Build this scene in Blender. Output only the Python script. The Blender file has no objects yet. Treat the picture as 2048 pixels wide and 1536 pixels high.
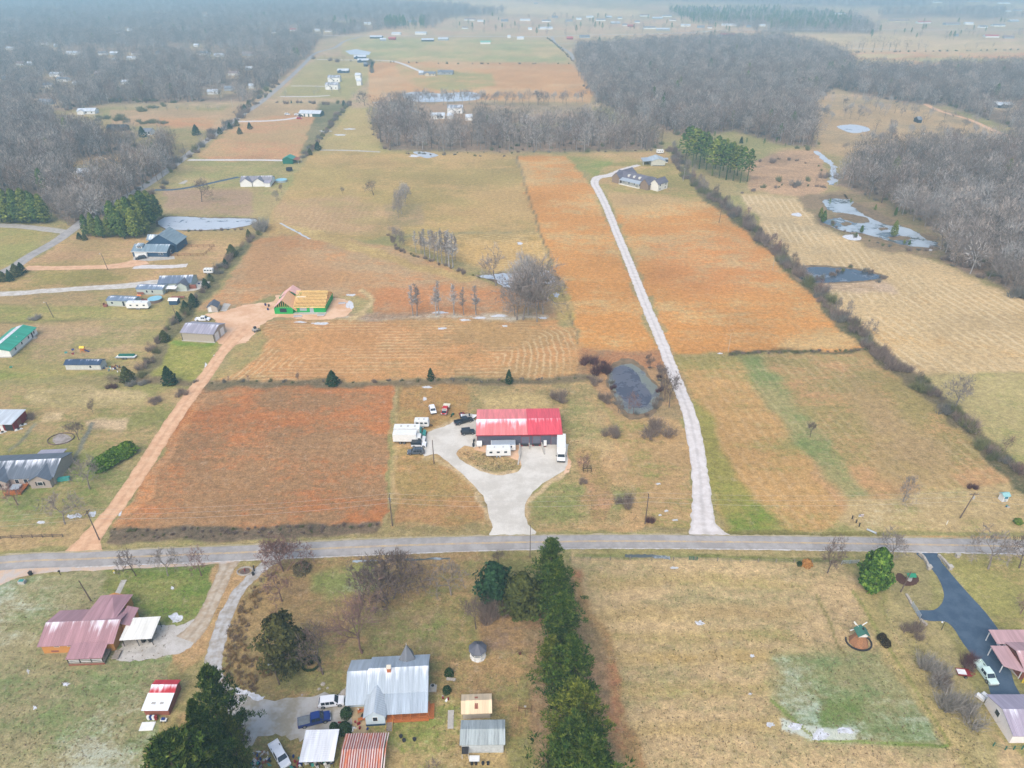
import bpy, bmesh, math, random
import numpy as np
from mathutils import Vector, Matrix
R = math.radians
rnd = random.Random(7)
sc = bpy.context.scene
# ---------------------------------------------------------------- camera
F = 1422.0; CH = 120.0; PITCH = math.atan(840.0 / F)
cp, sp = math.cos(PITCH), math.sin(PITCH)
cam_d = bpy.data.cameras.new('camera'); cam = bpy.data.objects.new('camera', cam_d)
sc.collection.objects.link(cam); sc.camera = cam
cam.location = (0, 0, CH); cam.rotation_euler = (math.pi / 2 - PITCH, 0, 0)
cam_d.sensor_width = 36.0; cam_d.lens = 36.0 * F / 2048.0
cam_d.clip_start = 1.0; cam_d.clip_end = 40000.0
# ---------------------------------------------------------------- sky, sun, exposure
SUN_EL, SUN_AZ = 48.0, 200.0
world = bpy.data.worlds.new('World'); sc.world = world; world.use_nodes = True
wn = world.node_tree.nodes; wl = world.node_tree.links
bg = wn['Background']; sky = wn.new('ShaderNodeTexSky'); sky.sky_type = 'NISHITA'
sky.sun_disc = False; sky.sun_elevation = R(SUN_EL); sky.sun_rotation = R(SUN_AZ)
sky.air_density = 1.0; sky.dust_density = 3.0; sky.ozone_density = 0.6
wl.new(sky.outputs[0], bg.inputs[0]); bg.inputs[1].default_value = 0.13
sun_d = bpy.data.lights.new('sun', 'SUN'); sun = bpy.data.objects.new('sun', sun_d)
sc.collection.objects.link(sun)
sun_d.energy = 1.15; sun_d.angle = R(55); sun_d.color = (1.0, 0.965, 0.92)
az = R(SUN_AZ)
sdir = Vector((math.sin(az) * math.cos(R(SUN_EL)), math.cos(az) * math.cos(R(SUN_EL)), math.sin(R(SUN_EL))))
sun.rotation_euler = sdir.to_track_quat('Z', 'Y').to_euler()
sc.view_settings.view_transform = 'Standard'; sc.view_settings.look = 'None'
sc.view_settings.gamma = 1.0; sc.view_settings.use_curve_mapping = False
sc.view_settings.exposure = 1.03
sc.render.engine = 'CYCLES'
HAZE = 0.00037
sc.cycles.use_denoising = True
sc.cycles.max_bounces = 5; sc.cycles.volume_bounces = 0; sc.cycles.transparent_max_bounces = 6

# ---------------------------------------------------------------- photo pixel -> point of the place
def P(u, v, z=0.0):
    a = (u - 1024.0) / F; b = (768.0 - v) / F
    dy = cp + b * sp; dz = -sp + b * cp
    t = (CH - z) / -dz
    return Vector((a * t, dy * t, z))
def PX(x, y, z=0.0):
    w = y * cp - (z - CH) * sp; b = (y * sp + (z - CH) * cp) / w
    return 1024.0 + F * x / w, 768.0 - F * b
def pxm(v):                                   # photo pixels per metre on the ground at photo row v
    return F / (CH / (sp - (768.0 - v) / F * cp))
def lin(c, k=1.0):
    o = []
    for x in c:
        x = x / 255.0
        o.append((x / 12.92 if x <= 0.04045 else ((x + 0.055) / 1.055) ** 2.4) * k)
    return tuple(o)
# ---------------------------------------------------------------- object helpers
COL = sc.collection
def tag(o, label=None, cat=None, group=None, kind=None):
    if label: o['label'] = label
    if cat: o['category'] = cat
    if group: o['group'] = group
    if kind: o['kind'] = kind
    return o
def thing(name, label, cat, loc=(0, 0, 0), rz=0.0, group=None):
    o = bpy.data.objects.new(name, None); COL.objects.link(o)
    o.location = loc; o.rotation_euler = (0, 0, rz); o.empty_display_size = 0.5
    return tag(o, label, cat, group)
class M:
    def __init__(s): s.v = []; s.f = []
    def add(s, vs, fs):
        n = len(s.v); s.v += [tuple(p) for p in vs]; s.f += [tuple(i + n for i in f) for f in fs]; return s
    def box(s, x0, x1, y0, y1, z0, z1):
        return s.add([(x0,y0,z0),(x1,y0,z0),(x1,y1,z0),(x0,y1,z0),(x0,y0,z1),(x1,y0,z1),(x1,y1,z1),(x0,y1,z1)],
                     [(0,3,2,1),(4,5,6,7),(0,1,5,4),(1,2,6,5),(2,3,7,6),(3,0,4,7)])
    def slab(s, ps, th):                       # four corners (top), thickness downwards
        ps = [Vector(p) for p in ps]; n = len(ps)
        dn = [p - Vector((0, 0, th)) for p in ps]
        f = [tuple(range(n)), tuple(reversed(range(n, 2 * n)))] + [(i, n + i, n + (i + 1) % n, (i + 1) % n) for i in range(n)]
        return s.add(ps + dn, f)
    def prism(s, prof, w0, w1=None):           # profile in x,z extruded across y, half width w0 (or per-point list)
        n = len(prof); w = w1 if w1 else [w0] * n
        vs = [(p[0], -w[i], p[1]) for i, p in enumerate(prof)] + [(p[0], w[i], p[1]) for i, p in enumerate(prof)]
        return s.add(vs, [tuple(range(n)), tuple(reversed(range(n, 2 * n)))] + [(i, n + i, n + (i + 1) % n, (i + 1) % n) for i in range(n)])
    def cyl(s, a, b, r0, r1=None, n=8, cap=True):
        a = Vector(a); b = Vector(b); r1 = r0 if r1 is None else r1
        d = (b - a).normalized() if (b - a).length > 1e-6 else Vector((0, 0, 1))
        q = d.orthogonal().normalized(); w = d.cross(q)
        vs = []
        for c, r in ((a, r0), (b, r1)):
            for k in range(n):
                t = 2 * math.pi * k / n; vs.append(c + q * (r * math.cos(t)) + w * (r * math.sin(t)))
        f = [(k, (k + 1) % n, n + (k + 1) % n, n + k) for k in range(n)]
        if cap: f += [tuple(reversed(range(n))), tuple(range(n, 2 * n))]
        return s.add(vs, f)
    def bar(s, a, b, w, h=None):               # square bar between two points
        a = Vector(a); b = Vector(b); h = h or w; d = (b - a).normalized()
        u = Vector((0, 0, 1)) if abs(d.z) < 0.95 else Vector((1, 0, 0))
        q = d.cross(u).normalized() * w / 2; t = q.cross(d).normalized() * h / 2
        vs = [c + i * q + j * t for c in (a, b) for i, j in ((-1,-1),(1,-1),(1,1),(-1,1))]
        return s.add(vs, [(0,1,2,3),(7,6,5,4),(0,4,5,1),(1,5,6,2),(2,6,7,3),(3,7,4,0)])
    def dome(s, c, r, h, n=10, m=4):
        vs = []; c = Vector(c)
        for j in range(m):
            t = math.pi / 2 * j / m
            for k in range(n):
                a = 2 * math.pi * k / n; vs.append(c + Vector((r * math.cos(t) * math.cos(a), r * math.cos(t) * math.sin(a), h * math.sin(t))))
        vs.append(c + Vector((0, 0, h))); f = []
        for j in range(m - 1):
            for k in range(n): f.append((j*n+k, j*n+(k+1)%n, (j+1)*n+(k+1)%n, (j+1)*n+k))
        for k in range(n): f.append(((m-1)*n+k, (m-1)*n+(k+1)%n, m*n))
        return s.add(vs, f)
    def mesh(s, name='mesh'):
        me = bpy.data.meshes.new(name); me.from_pydata(s.v, [], s.f); me.validate()
        bm = bmesh.new(); bm.from_mesh(me); bmesh.ops.recalc_face_normals(bm, faces=bm.faces); bm.to_mesh(me); bm.free()
        me.update(); return me
    def obj(s, name, mat, parent=None, label=None):
        me = s.mesh(name); me.materials.append(mat)
        o = bpy.data.objects.new(name, me); COL.objects.link(o)
        if parent: o.parent = parent
        if label: o['label'] = label
        return o
def fastmesh(name, V, T, mat, n=3):            # numpy arrays -> mesh
    me = bpy.data.meshes.new(name); V = np.asarray(V, dtype=np.float32); T = np.asarray(T, dtype=np.int32)
    me.vertices.add(len(V)); me.vertices.foreach_set('co', V.ravel())
    me.loops.add(T.size); me.loops.foreach_set('vertex_index', T.ravel())
    me.polygons.add(len(T)); me.polygons.foreach_set('loop_start', np.arange(0, T.size, T.shape[1], dtype=np.int32))
    me.polygons.foreach_set('loop_total', np.full(len(T), T.shape[1], dtype=np.int32))
    me.update(calc_edges=True)
    if mat: me.materials.append(mat)
    return me
def link(name, me, parent=None, loc=None):
    o = bpy.data.objects.new(name, me); COL.objects.link(o)
    if parent: o.parent = parent
    if loc is not None: o.location = loc
    return o
def copy_tree(o, parent=None):
    c = o.copy(); COL.objects.link(c)
    if parent: c.parent = parent
    for ch in list(o.children): copy_tree(ch, c)
    return c
# ---------------------------------------------------------------- materials
def nodes(name):
    m = bpy.data.materials.new(name); m.use_nodes = True
    return m, m.node_tree.nodes, m.node_tree.links, m.node_tree.nodes['Principled BSDF']
def mth(N, L, op, a, b=None, c=None, clamp=False):
    n = N.new('ShaderNodeMath'); n.operation = op; n.use_clamp = clamp
    for i, x in enumerate((a, b, c)):
        if x is None: continue
        if isinstance(x, (int, float)): n.inputs[i].default_value = x
        else: L.new(x, n.inputs[i])
    return n.outputs[0]
def mixc(N, L, fac, a, b, mode='MIX'):
    n = N.new('ShaderNodeMix'); n.data_type = 'RGBA'; n.blend_type = mode
    for i, x in ((0, fac), (6, a), (7, b)):
        if isinstance(x, (int, float)): n.inputs[i].default_value = x
        elif isinstance(x, tuple): n.inputs[i].default_value = (*x[:3], 1)
        else: L.new(x, n.inputs[i])
    return n.outputs[2]
def noise(N, L, vec, scale, detail=4, rough=0.6):
    n = N.new('ShaderNodeTexNoise'); n.inputs['Scale'].default_value = scale
    n.inputs['Detail'].default_value = detail; n.inputs['Roughness'].default_value = rough
    if vec is not None: L.new(vec, n.inputs['Vector'])
    return n.outputs['Fac']
def ramp(N, L, x, lo, hi):
    n = N.new('ShaderNodeMapRange'); n.interpolation_type = 'SMOOTHSTEP'
    n.inputs['From Min'].default_value = lo; n.inputs['From Max'].default_value = hi
    L.new(x, n.inputs['Value']); return n.outputs[0]
def mat(name, c, rough=0.8, var=0.15, scale=1.5, metal=0.0, c2=None, k=0.72, spec=0.3, thr=(0.45, 0.7), bump=0.0, bscale=8):
    m, N, L, b = nodes(name); c = lin(c, k)
    tc = N.new('ShaderNodeTexCoord').outputs['Object']
    n1 = noise(N, L, tc, scale, 5, 0.65)
    lo = tuple(x * (1 - var) for x in c); hi = tuple(min(x * (1 + var), 0.95) for x in c)
    col = mixc(N, L, ramp(N, L, n1, 0.3, 0.7), lo, hi)
    if c2:
        n2 = noise(N, L, tc, scale * 0.7, 6, 0.7)
        col = mixc(N, L, ramp(N, L, n2, *thr), col, lin(c2, k))
    L.new(col, b.inputs['Base Color']); b.inputs['Roughness'].default_value = rough
    b.inputs['Metallic'].default_value = metal; b.inputs['Specular IOR Level'].default_value = spec
    if bump:
        bn = N.new('ShaderNodeBump'); bn.inputs['Strength'].default_value = bump; bn.inputs['Distance'].default_value = 0.05
        L.new(noise(N, L, tc, bscale, 4), bn.inputs['Height']); L.new(bn.outputs[0], b.inputs['Normal'])
    return m
def roofmat(name, c, z0, z1, frost=0.6, rough=0.55, stripes=0, facing=True, c2=None, k=0.72):
    """roof sheet: colour, streaky wear, and melting snow kept near the ridge (z0..z1, heights on the thing)"""
    m, N, L, b = nodes(name); c = lin(c, k)
    tco = N.new('ShaderNodeTexCoord').outputs['Object']; sx = N.new('ShaderNodeSeparateXYZ'); L.new(tco, sx.inputs[0])
    mp = N.new('ShaderNodeMapping'); mp.inputs['Scale'].default_value = (1.7, 0.13, 0.13); L.new(tco, mp.inputs[0])
    st = noise(N, L, mp.outputs[0], 1.0, 5, 0.6)
    col = mixc(N, L, ramp(N, L, st, 0.3, 0.75), tuple(x * 0.82 for x in c), tuple(min(0.9, x * 1.15) for x in c))
    if c2: col = mixc(N, L, ramp(N, L, noise(N, L, mp.outputs[0], 1.7, 6, 0.7), 0.5, 0.62), col, lin(c2, k))
    if frost:
        zz = N.new('ShaderNodeMapRange'); L.new(sx.outputs[2], zz.inputs['Value'])
        zz.inputs['From Min'].default_value = z0; zz.inputs['From Max'].default_value = z1
        f = mth(N, L, 'ADD', zz.outputs[0], mth(N, L, 'MULTIPLY', mth(N, L, 'SUBTRACT', st, 0.5), 1.3))
        f = mth(N, L, 'ADD', f, mth(N, L, 'MULTIPLY', mth(N, L, 'SUBTRACT', noise(N, L, tco, 0.2, 2), 0.5), 0.7))
        f = ramp(N, L, f, 0.95 - frost * .6, 1.5 - frost * .6)
        if facing:
            ge = N.new('ShaderNodeNewGeometry'); s2 = N.new('ShaderNodeSeparateXYZ'); L.new(ge.outputs['Normal'], s2.inputs[0])
            f = mth(N, L, 'MULTIPLY', f, ramp(N, L, mth(N, L, 'MULTIPLY', s2.outputs[1], -1.0), -0.02, 0.12))
        col = mixc(N, L, f, col, (0.78, 0.80, 0.84))
    L.new(col, b.inputs['Base Color']); b.inputs['Roughness'].default_value = rough
    b.inputs['Specular IOR Level'].default_value = 0.35
    return m
# far buildings: photo column, row of the foot, width
fl = [(425,189,20),(458,182,18),(502,177,9),(466,151,20),(498,141,14),(405,110,24),(437,114,18),(497,112,26),(145,110,26),(205,110,16),(228,110,16),(270,110,14),(262,120,18),(314,109,9),(392,94,9),(88,90,10),(112,94,8),(235,68,8),(258,62,7),(198,152,18),(110,153,22),(124,163,22),(60,131,12),(40,131,16),(250,169,14),(10,161,12),(634,63,10),(656,64,12),
      (150,171,9),(95,175,16),(228,124,8),(360,146,7),(20,100,16),(548,67,9),(410,34,6)]
fl2 = [(735,49,14),(826,45,18),(939,41,22),(961,44,12),(1009,43,14),(1050,42,20),(1093,44,18),(1138,43,14),(1180,36,14),(1202,42,18),(1232,48,18),(1250,52,10),(1290,33,18),(1315,38,20),(1334,34,18),(1372,53,18),(1402,56,14),(1420,57,8),(1452,52,14),(1498,55,8),(1525,53,12),(1682,29,18),(1906,50,30),(1938,49,16),(2000,53,24),(2030,44,18),(1968,56,16),(1346,42,12),(1218,36,12),(1275,46,10),(1158,40,10),(1110,36,12),(930,58,12),(1060,60,8),(1950,4,20),(2010,8,24),(1876,6,16),(2036,22,14),(2018,24,10),(1240,38,9)]
CLEARS = fl + fl2 + [(172,229,34),(90,209,26),(166,354,26),(910,227,34),(876,238,32),(900,238,14),(938,241,16),(586,62,12),(685,44,18),(1800,44,44),(1850,47,28),(2010,216,36),(1992,214,14),(232,263,40),(292,270,24)]
# ---------------------------------------------------------------- numpy value noise
def vnoise(x, y, seed=0):
    xi = np.floor(x).astype(np.int64); yi = np.floor(y).astype(np.int64); xf = x - xi; yf = y - yi
    def h(a, b):
        n = (a * 374761393 + b * 668265263 + seed * 1442695041) & 0xffffffff
        n = ((n ^ (n >> 13)) * 1274126177) & 0xffffffff
        return ((n ^ (n >> 16)) & 0xffff) / 65535.0
    u = xf * xf * (3 - 2 * xf); w = yf * yf * (3 - 2 * yf)
    return (h(xi, yi) * (1 - u) + h(xi + 1, yi) * u) * (1 - w) + (h(xi, yi + 1) * (1 - u) + h(xi + 1, yi + 1) * u) * w
def fbm(x, y, o=4, seed=0):
    r = 0; a = 0.5; t = 0
    for k in range(o): r = r + a * vnoise(x * 2 ** k, y * 2 ** k, seed + k * 17); t += a; a *= 0.5
    return r / t
def sdist(px, py, poly):                       # signed distance, positive inside
    n = len(poly); d = np.full(px.shape, 1e18); ins = np.zeros(px.shape, bool)
    for i in range(n):
        ax, ay = poly[i]; bx, by = poly[(i + 1) % n]; ex, ey = bx - ax, by - ay
        t = np.clip(((px - ax) * ex + (py - ay) * ey) / (ex * ex + ey * ey + 1e-9), 0, 1)
        d = np.minimum(d, (px - ax - t * ex) ** 2 + (py - ay - t * ey) ** 2)
        c = ((ay > py) != (by > py)) & (px < (bx - ax) * (py - ay) / (by - ay + 1e-12) + ax); ins ^= c
    d = np.sqrt(d); return np.where(ins, d, -d)
# ---------------------------------------------------------------- woods outlines (photo pixels of the tree feet)
WOODS = [  # outline, spacing factor
 ([(-700,-69),(2800,-69),(2800,-2),(2048,6),(1860,12),(1700,14),(1500,8),(1300,2),(1000,-12),(900,-10),(700,4),(400,8),(-700,8)], 1.0),
 ([(-700,8),(700,4),(860,10),(1010,18),(1010,28),(900,34),(870,58),(760,60),(640,78),(622,108),(604,122),(570,150),(520,182),(498,205),(450,204),(220,208),(140,222),(-60,222),(-700,240)], 1.0),
 ([(-700,240),(-20,222),(100,232),(118,262),(230,272),(290,292),(250,312),(150,318),(146,352),(215,352),(296,332),(330,292),(352,296),(340,340),(310,362),(280,385),(250,410),(200,440),(165,458),(120,440),(80,395),(-100,395),(-700,395)], 0.85),
 ([(742,250),(765,222),(830,215),(930,238),(1000,248),(1090,258),(1200,240),(1310,262),(1330,297),(1250,302),(1000,305),(880,303),(775,300),(748,275)], 0.9),
 ([(1145,100),(1260,92),(1400,84),(1560,80),(1660,108),(1704,128),(1700,150),(1650,190),(1625,215),(1632,296),(1560,288),(1470,262),(1380,275),(1330,262),(1240,226),(1192,204),(1160,150)], 0.9),
 ([(1640,170),(1700,138),(1790,146),(1900,142),(2048,138),(2700,138),(2700,300),(2048,262),(1960,236),(1900,214),(1800,205),(1720,190)], 1.0),
 ([(1672,372),(1690,330),(1780,310),(1900,303),(2048,292),(2700,300),(2700,640),(2048,600),(1990,560),(1930,545),(1880,520),(1890,470),(1820,440),(1740,400)], 1.0),
 ([(1330,22),(1560,20),(1700,30),(1760,60),(1740,68),(1620,66),(1530,66),(1400,52)], 1.2),
 ([(1760,20),(2048,18),(2048,34),(1960,40),(1880,34),(1760,38)], 1.4),
]
# ---------------------------------------------------------------- the ground sheet
ys = []
for v in np.arange(1750, -58, -4.0): ys.append(P(1024, v).y)
ys = [-600, -250, -120, -60, -20, 10, 25] + [y for y in ys if y > 40] + [8000, 12000, 20000, 30000]
ys = np.array(sorted(ys))
s_in = np.arange(-0.86, 0.86, 0.0034)
s_out = np.array([0.95, 1.05, 1.2, 1.4, 1.7, 2.2, 3, 4.5, 7])
ss = np.concatenate([-s_out[::-1], s_in, s_out])
wz = np.maximum(ys, 60.0) * cp + CH * sp
GX = ss[None, :] * wz[:, None]; GY = np.repeat(ys[:, None], len(ss), 1)
gx = GX.ravel(); gy = GY.ravel()
w_ = np.maximum(gy * cp + CH * sp, 30.0)
gu = 1024 + F * gx / w_; gv = 768 - F * (gy * sp - CH * cp) / w_
gv = np.where(gy < 20, 2500, gv)
SC = 1.0
NX = fbm(gx / 9, gy / 9, 4, 3) - 0.5; NY = fbm(gx / 9, gy / 9, 4, 91) - 0.5
mpx = F / w_
uu = gu + NX * 7 * mpx; vv = gv + NY * 3.2 * mpx
K = 0.70
cA = np.tile(np.array(lin((168, 150, 108), K)), (len(gx), 1)); cB = np.tile(np.array(lin((146, 140, 92), K)), (len(gx), 1))
MIXP = np.full(len(gx), 0.5); FROST = np.zeros(len(gx)); ROWA = np.zeros(len(gx)); ROWP = np.zeros(len(gx))
def paint(poly, a, b=None, mix=0.5, frost=0.0, feather=6.0, rows=None, rowa=0.0, op=1.0, warp=1.0):
    us = np.array([p[0] for p in poly]); vs = np.array([p[1] for p in poly]); pad = feather + 60
    idx = np.where((gu > us.min() - pad) & (gu < us.max() + pad) & (gv > vs.min() - pad) & (gv < vs.max() + pad))[0]
    if len(idx) == 0: return
    x = gu[idx] + (uu[idx] - gu[idx]) * warp; y = gv[idx] + (vv[idx] - gv[idx]) * warp
    d = sdist(x, y * 1.0, poly); w = np.clip(d / feather + 0.5, 0, 1); w = (w * w * (3 - 2 * w) * op)[:, None]
    a_ = np.array(lin(a, K)); b_ = np.array(lin(b or a, K))
    cA[idx] = cA[idx] * (1 - w) + a_ * w; cB[idx] = cB[idx] * (1 - w) + b_ * w
    w = w[:, 0]; MIXP[idx] = MIXP[idx] * (1 - w) + mix * w; FROST[idx] = FROST[idx] * (1 - w) + frost * w
    if rows is not None:
        kind, sp_ = rows[0], rows[1]
        ins = idx[w > 0.02]; ww = w[w > 0.02]
        if kind == 'lin':
            p0 = P(*rows[2]); p1 = P(*rows[3]); dr = (p1 - p0).normalized()
            ROWP[ins] = (gx[ins] * -dr.y + gy[ins] * dr.x) / sp_
        else:
            wp = [tuple(P(*q))[:2] for q in rows[2]]; ROWP[ins] = sdist(gx[ins], gy[ins], wp) / sp_
        ROWA[ins] = ROWA[ins] * (1 - ww) + rowa * ww
    else: ROWA[idx] *= (1 - w)
ORG, ORB = (200, 144, 88), (184, 156, 120); ORR, ORRB = (204, 146, 84), (194, 162, 114)
TAN, TANB = (204, 162, 118), (174, 150, 108); OLV, OLVB = (152, 148, 98), (180, 162, 122)
STR, STRB = (204, 176, 134), (184, 162, 128); GRN = (118, 138, 76); DRT, DRTB = (232, 190, 150), (214, 168, 122)
LIT, LITB = (158, 134, 116), (128, 112, 98)
# far country
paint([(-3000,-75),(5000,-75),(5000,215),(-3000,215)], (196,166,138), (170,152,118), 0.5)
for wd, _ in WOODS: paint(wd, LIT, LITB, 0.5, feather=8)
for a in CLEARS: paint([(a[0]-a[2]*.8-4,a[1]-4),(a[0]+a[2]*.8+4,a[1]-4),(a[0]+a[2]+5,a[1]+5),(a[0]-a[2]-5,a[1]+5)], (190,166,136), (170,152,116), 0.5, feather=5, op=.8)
paint([(880,4),(1010,2),(1160,14),(1310,24),(1250,34),(1100,30),(1000,26),(860,10)], (214,186,150), (200,176,140))
paint([(880,36),(1400,34),(1530,64),(1760,68),(1700,80),(1100,78),(900,70),(700,72)], (206,170,140), (178,160,128))
paint([(690,74),(1110,78),(1142,126),(760,122),(680,108)], (164,162,112), (190,166,122), 0.45)
paint([(640,112),(760,118),(735,160),(700,200),(560,190),(600,140)], (180,162,116), (160,152,104))
paint([(738,126),(860,122),(1144,128),(1186,188),(1180,206),(1060,204),(960,200),(820,202),(735,206)], (202,152,102), (200,164,124), 0.45)
paint([(790,128),(900,140),(985,148),(990,172),(900,186),(830,170),(800,150)], (168,158,104), (196,158,112))
paint([(780,205),(1180,210),(1190,245),(780,250)], (176,148,124), (150,134,112))
paint([(1560,70),(1760,68),(2048,84),(2400,90),(2400,102),(2048,102),(1680,105)], (210,180,144), (192,168,128))
paint([(1690,110),(1760,104),(2048,104),(2400,104),(2400,134),(2048,136),(1900,142),(1750,138)], (208,150,112), (192,170,128), 0.45)
paint([(1780,114),(2048,118),(2048,126),(1850,126)], (150,160,104), (180,168,120), op=0.7)
paint([(1628,196),(1780,206),(1900,220),(1990,262),(2048,292),(1900,302),(1700,318),(1640,300)], (190,160,122), (160,140,112), 0.5)
paint([(220,222),(300,216),(440,222),(500,206),(690,212),(640,258),(560,262),(420,262),(330,250),(225,250)], (196,160,126), (176,150,116))
paint([(320,236),(440,236),(420,256),(310,252)], (202,140,92), (190,150,110), op=0.7)
paint([(140,322),(220,306),(300,318),(240,340),(150,345)], (190,158,118), (160,146,104))
paint([(395,310),(480,245),(560,232),(690,214),(620,312),(560,320),(420,322)], (186,156,114), (196,148,110), 0.5)
paint([(330,400),(400,322),(560,322),(610,320),(560,410),(520,440),(330,440)], (176,156,112), (150,146,94), 0.5)
paint([(330,380),(500,380),(510,432),(330,432)], (178,148,124), (160,142,104), 0.5)
paint([(640,300),(700,215),(745,220),(760,300),(780,306),(640,312)], (184,162,112), (168,154,100), 0.4)
# middle
paint([(620,306),(780,303),(1032,310),(1056,380),(1082,464),(840,470),(700,478),(600,470),(530,470),(540,430),(575,380)], (190,158,108), (166,146,94), 0.5)
paint([(560,400),(700,390),(800,430),(800,470),(620,470),(540,440)], (188,154,116), (172,150,104), 0.5, rows=('lin', 3.0, (690,470),(720,410)), rowa=0.15)
paint([(770,410),(850,405),(850,450),(800,452),(770,440)], (166,140,112), (150,136,100), op=0.7)
paint([(1032,312),(1135,312),(1182,372),(1236,490),(1314,706),(1166,706),(1140,620),(1100,520),(1060,400)], ORR, ORRB, 0.42)
paint([(1135,308),(1335,302),(1405,392),(1420,402),(1300,410),(1228,412),(1190,362)], (160,148,92), (188,156,112), 0.5)
paint([(1130,312),(1230,320),(1190,352),(1160,340)], (128,146,76), (156,150,92), op=0.8)
paint([(1225,412),(1420,402),(1500,460),(1590,540),(1690,640),(1735,702),(1450,708),(1345,706),(1285,560)], ORR, ORRB, 0.45)
paint([(1300,470),(1500,470),(1560,560),(1400,600),(1300,560)], (206,140,88), (190,156,116), 0.5, op=0.5, feather=60)
paint([(400,618),(452,560),(512,474),(640,468),(800,496),(930,548),(1010,575),(1100,600),(1130,620),(1120,638),(740,640),(700,600),(560,588),(470,622)], (190,140,96), (178,150,116), 0.5)
paint([(500,480),(640,520),(760,560),(640,580),(480,560)], (178,142,100), (186,138,96), 0.5, op=0.7, feather=40)
paint([(820,560),(1010,590),(1110,618),(820,628),(700,610)], (198,138,92), (184,150,118), 0.4, feather=20)
paint([(560,446),(640,462),(760,500),(840,530),(960,556),(940,564),(820,540),(700,500),(600,470)], (202,176,122), (176,150,100), 0.5)
paint([(800,486),(830,472),(1080,464),(1096,536),(980,540),(880,512)], (206,170,112), (170,144,90), 0.5, rows=('poly', 2.6, [(780,500),(1084,462),(1098,545),(980,548)]), rowa=0.55)
paint([(1090,540),(1120,560),(1150,640),(1120,640),(1080,560)], (176,158,96), (190,160,110), rows=('lin', 2.2, (1100,560),(1140,640)), rowa=0.4)
paint([(500,650),(560,642),(1110,638),(1150,662),(1168,706),(1166,752),(430,762),(480,712)], (202,150,100), (174,140,96), 0.5,
      rows=('poly', 2.3, [(505,655),(560,643),(1110,638),(1152,662),(1170,706),(1172,820),(300,820)]), rowa=0.5)
paint([(470,690),(530,640),(520,700),(470,752),(430,758)], (158,146,96), (180,152,106))
paint([(560,640),(700,630),(760,636),(740,600),(690,590),(700,640)], (166,156,110), (186,160,116), frost=0.15)
# left yards
paint([(-900,440),(0,452),(110,462),(20,535),(-900,560)], (170,152,98), (150,146,88), 0.5)
paint([(60,520),(150,470),(330,462),(500,462),(470,500),(400,560),(300,565),(0,592),(-200,590),(-100,560)], (176,152,104), (190,154,116), 0.5)
paint([(40,530),(210,535),(250,560),(0,588),(-200,590)], (156,144,86), (184,152,110), 0.5)
paint([(-900,592),(0,590),(330,580),(360,600),(345,640),(280,745),(-900,770)], (178,152,112), (150,142,92), 0.5)
paint([(-900,612),(330,612),(330,642),(-900,645)], (138,146,78), (170,152,102), 0.5, op=0.8)
paint([(60,650),(280,655),(260,700),(60,720)], (186,156,128), (156,146,98), 0.5, op=0.7, feather=20, frost=0.12)
paint([(-900,740),(0,735),(200,742),(280,752),(-900,768)], (136,144,78), (166,150,98), 0.5)
paint([(340,642),(362,684),(440,686),(420,730),(395,762),(300,755)], (148,148,78), (166,154,92), 0.5)
paint([(360,684),(430,684),(425,690),(350,692)], (96,140,52), (130,148,70), op=0.8)
paint([(-900,770),(400,768),(390,790),(175,1062),(150,1100),(-900,1110)], (144,142,86), (178,152,112), 0.5, frost=0.12)
paint([(50,780),(180,772),(300,790),(290,812),(120,815),(50,805)], (204,180,140), (170,156,108), 0.55, op=0.9, feather=10)
paint([(90,825),(135,820),(120,845),(80,848)], (214,188,154), (190,168,128), feather=6)
paint([(160,842),(250,838),(250,858),(165,858)], (206,180,148), (160,140,116), feather=6)
paint([(0,930),(300,900),(280,980),(120,1060),(0,1060)], (128,140,80), (164,148,104), 0.5, frost=0.25, feather=30)
paint([(396,772),(790,768),(778,870),(762,1046),(500,1054),(222,1062),(330,900)], (186,122,78), (160,124,90), 0.48)
paint([(396,800),(420,780),(300,990),(235,1055),(225,1050),(330,900)], (200,134,84), (182,140,104), 0.45)
paint([(222,1058),(500,1052),(760,1040),(760,1062),(500,1080),(215,1090)], (128,110,92), (104,92,78), 0.5)
# the middle property
paint([(800,764),(1190,760),(1215,830),(1262,950),(1300,1062),(768,1066),(786,900)], (152,138,96), (188,154,112), 0.5, frost=0.08)
paint([(800,768),(935,768),(930,860),(790,870)], (180,136,88), (160,140,88), 0.5, op=0.8)
paint([(960,790),(1100,790),(1110,822),(960,822)], (200,174,126), (172,156,106), 0.5, feather=14, op=0.8)
paint([(795,900),(860,890),(960,970),(975,1045),(780,1050)], (188,144,100), (160,136,88), 0.5)
paint([(1050,970),(1120,950),(1250,980),(1255,1046),(1065,1048)], (138,142,86), (170,150,106), 0.5, feather=30)
paint([(1130,800),(1190,800),(1230,900),(1160,940),(1130,900)], (146,142,92), (184,158,116), 0.5, frost=0.12, feather=16)
paint([(1150,900),(1200,900),(1225,1046),(1190,1046)], (186,146,112), (160,138,92), 0.5, feather=10)
paint([(1200,770),(1330,770),(1385,900),(1390,1066),(1300,1062),(1262,950)], (140,138,80), (180,148,106), 0.5, frost=0.15)
paint([(1210,700),(1345,706),(1380,800),(1360,840),(1230,830),(1195,770)], (176,140,104), (150,130,96), 0.5)
paint([(1166,700),(1320,702),(1330,730),(1200,750),(1166,752)], (176,122,86), (150,118,92), 0.5, op=0.8)
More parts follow.
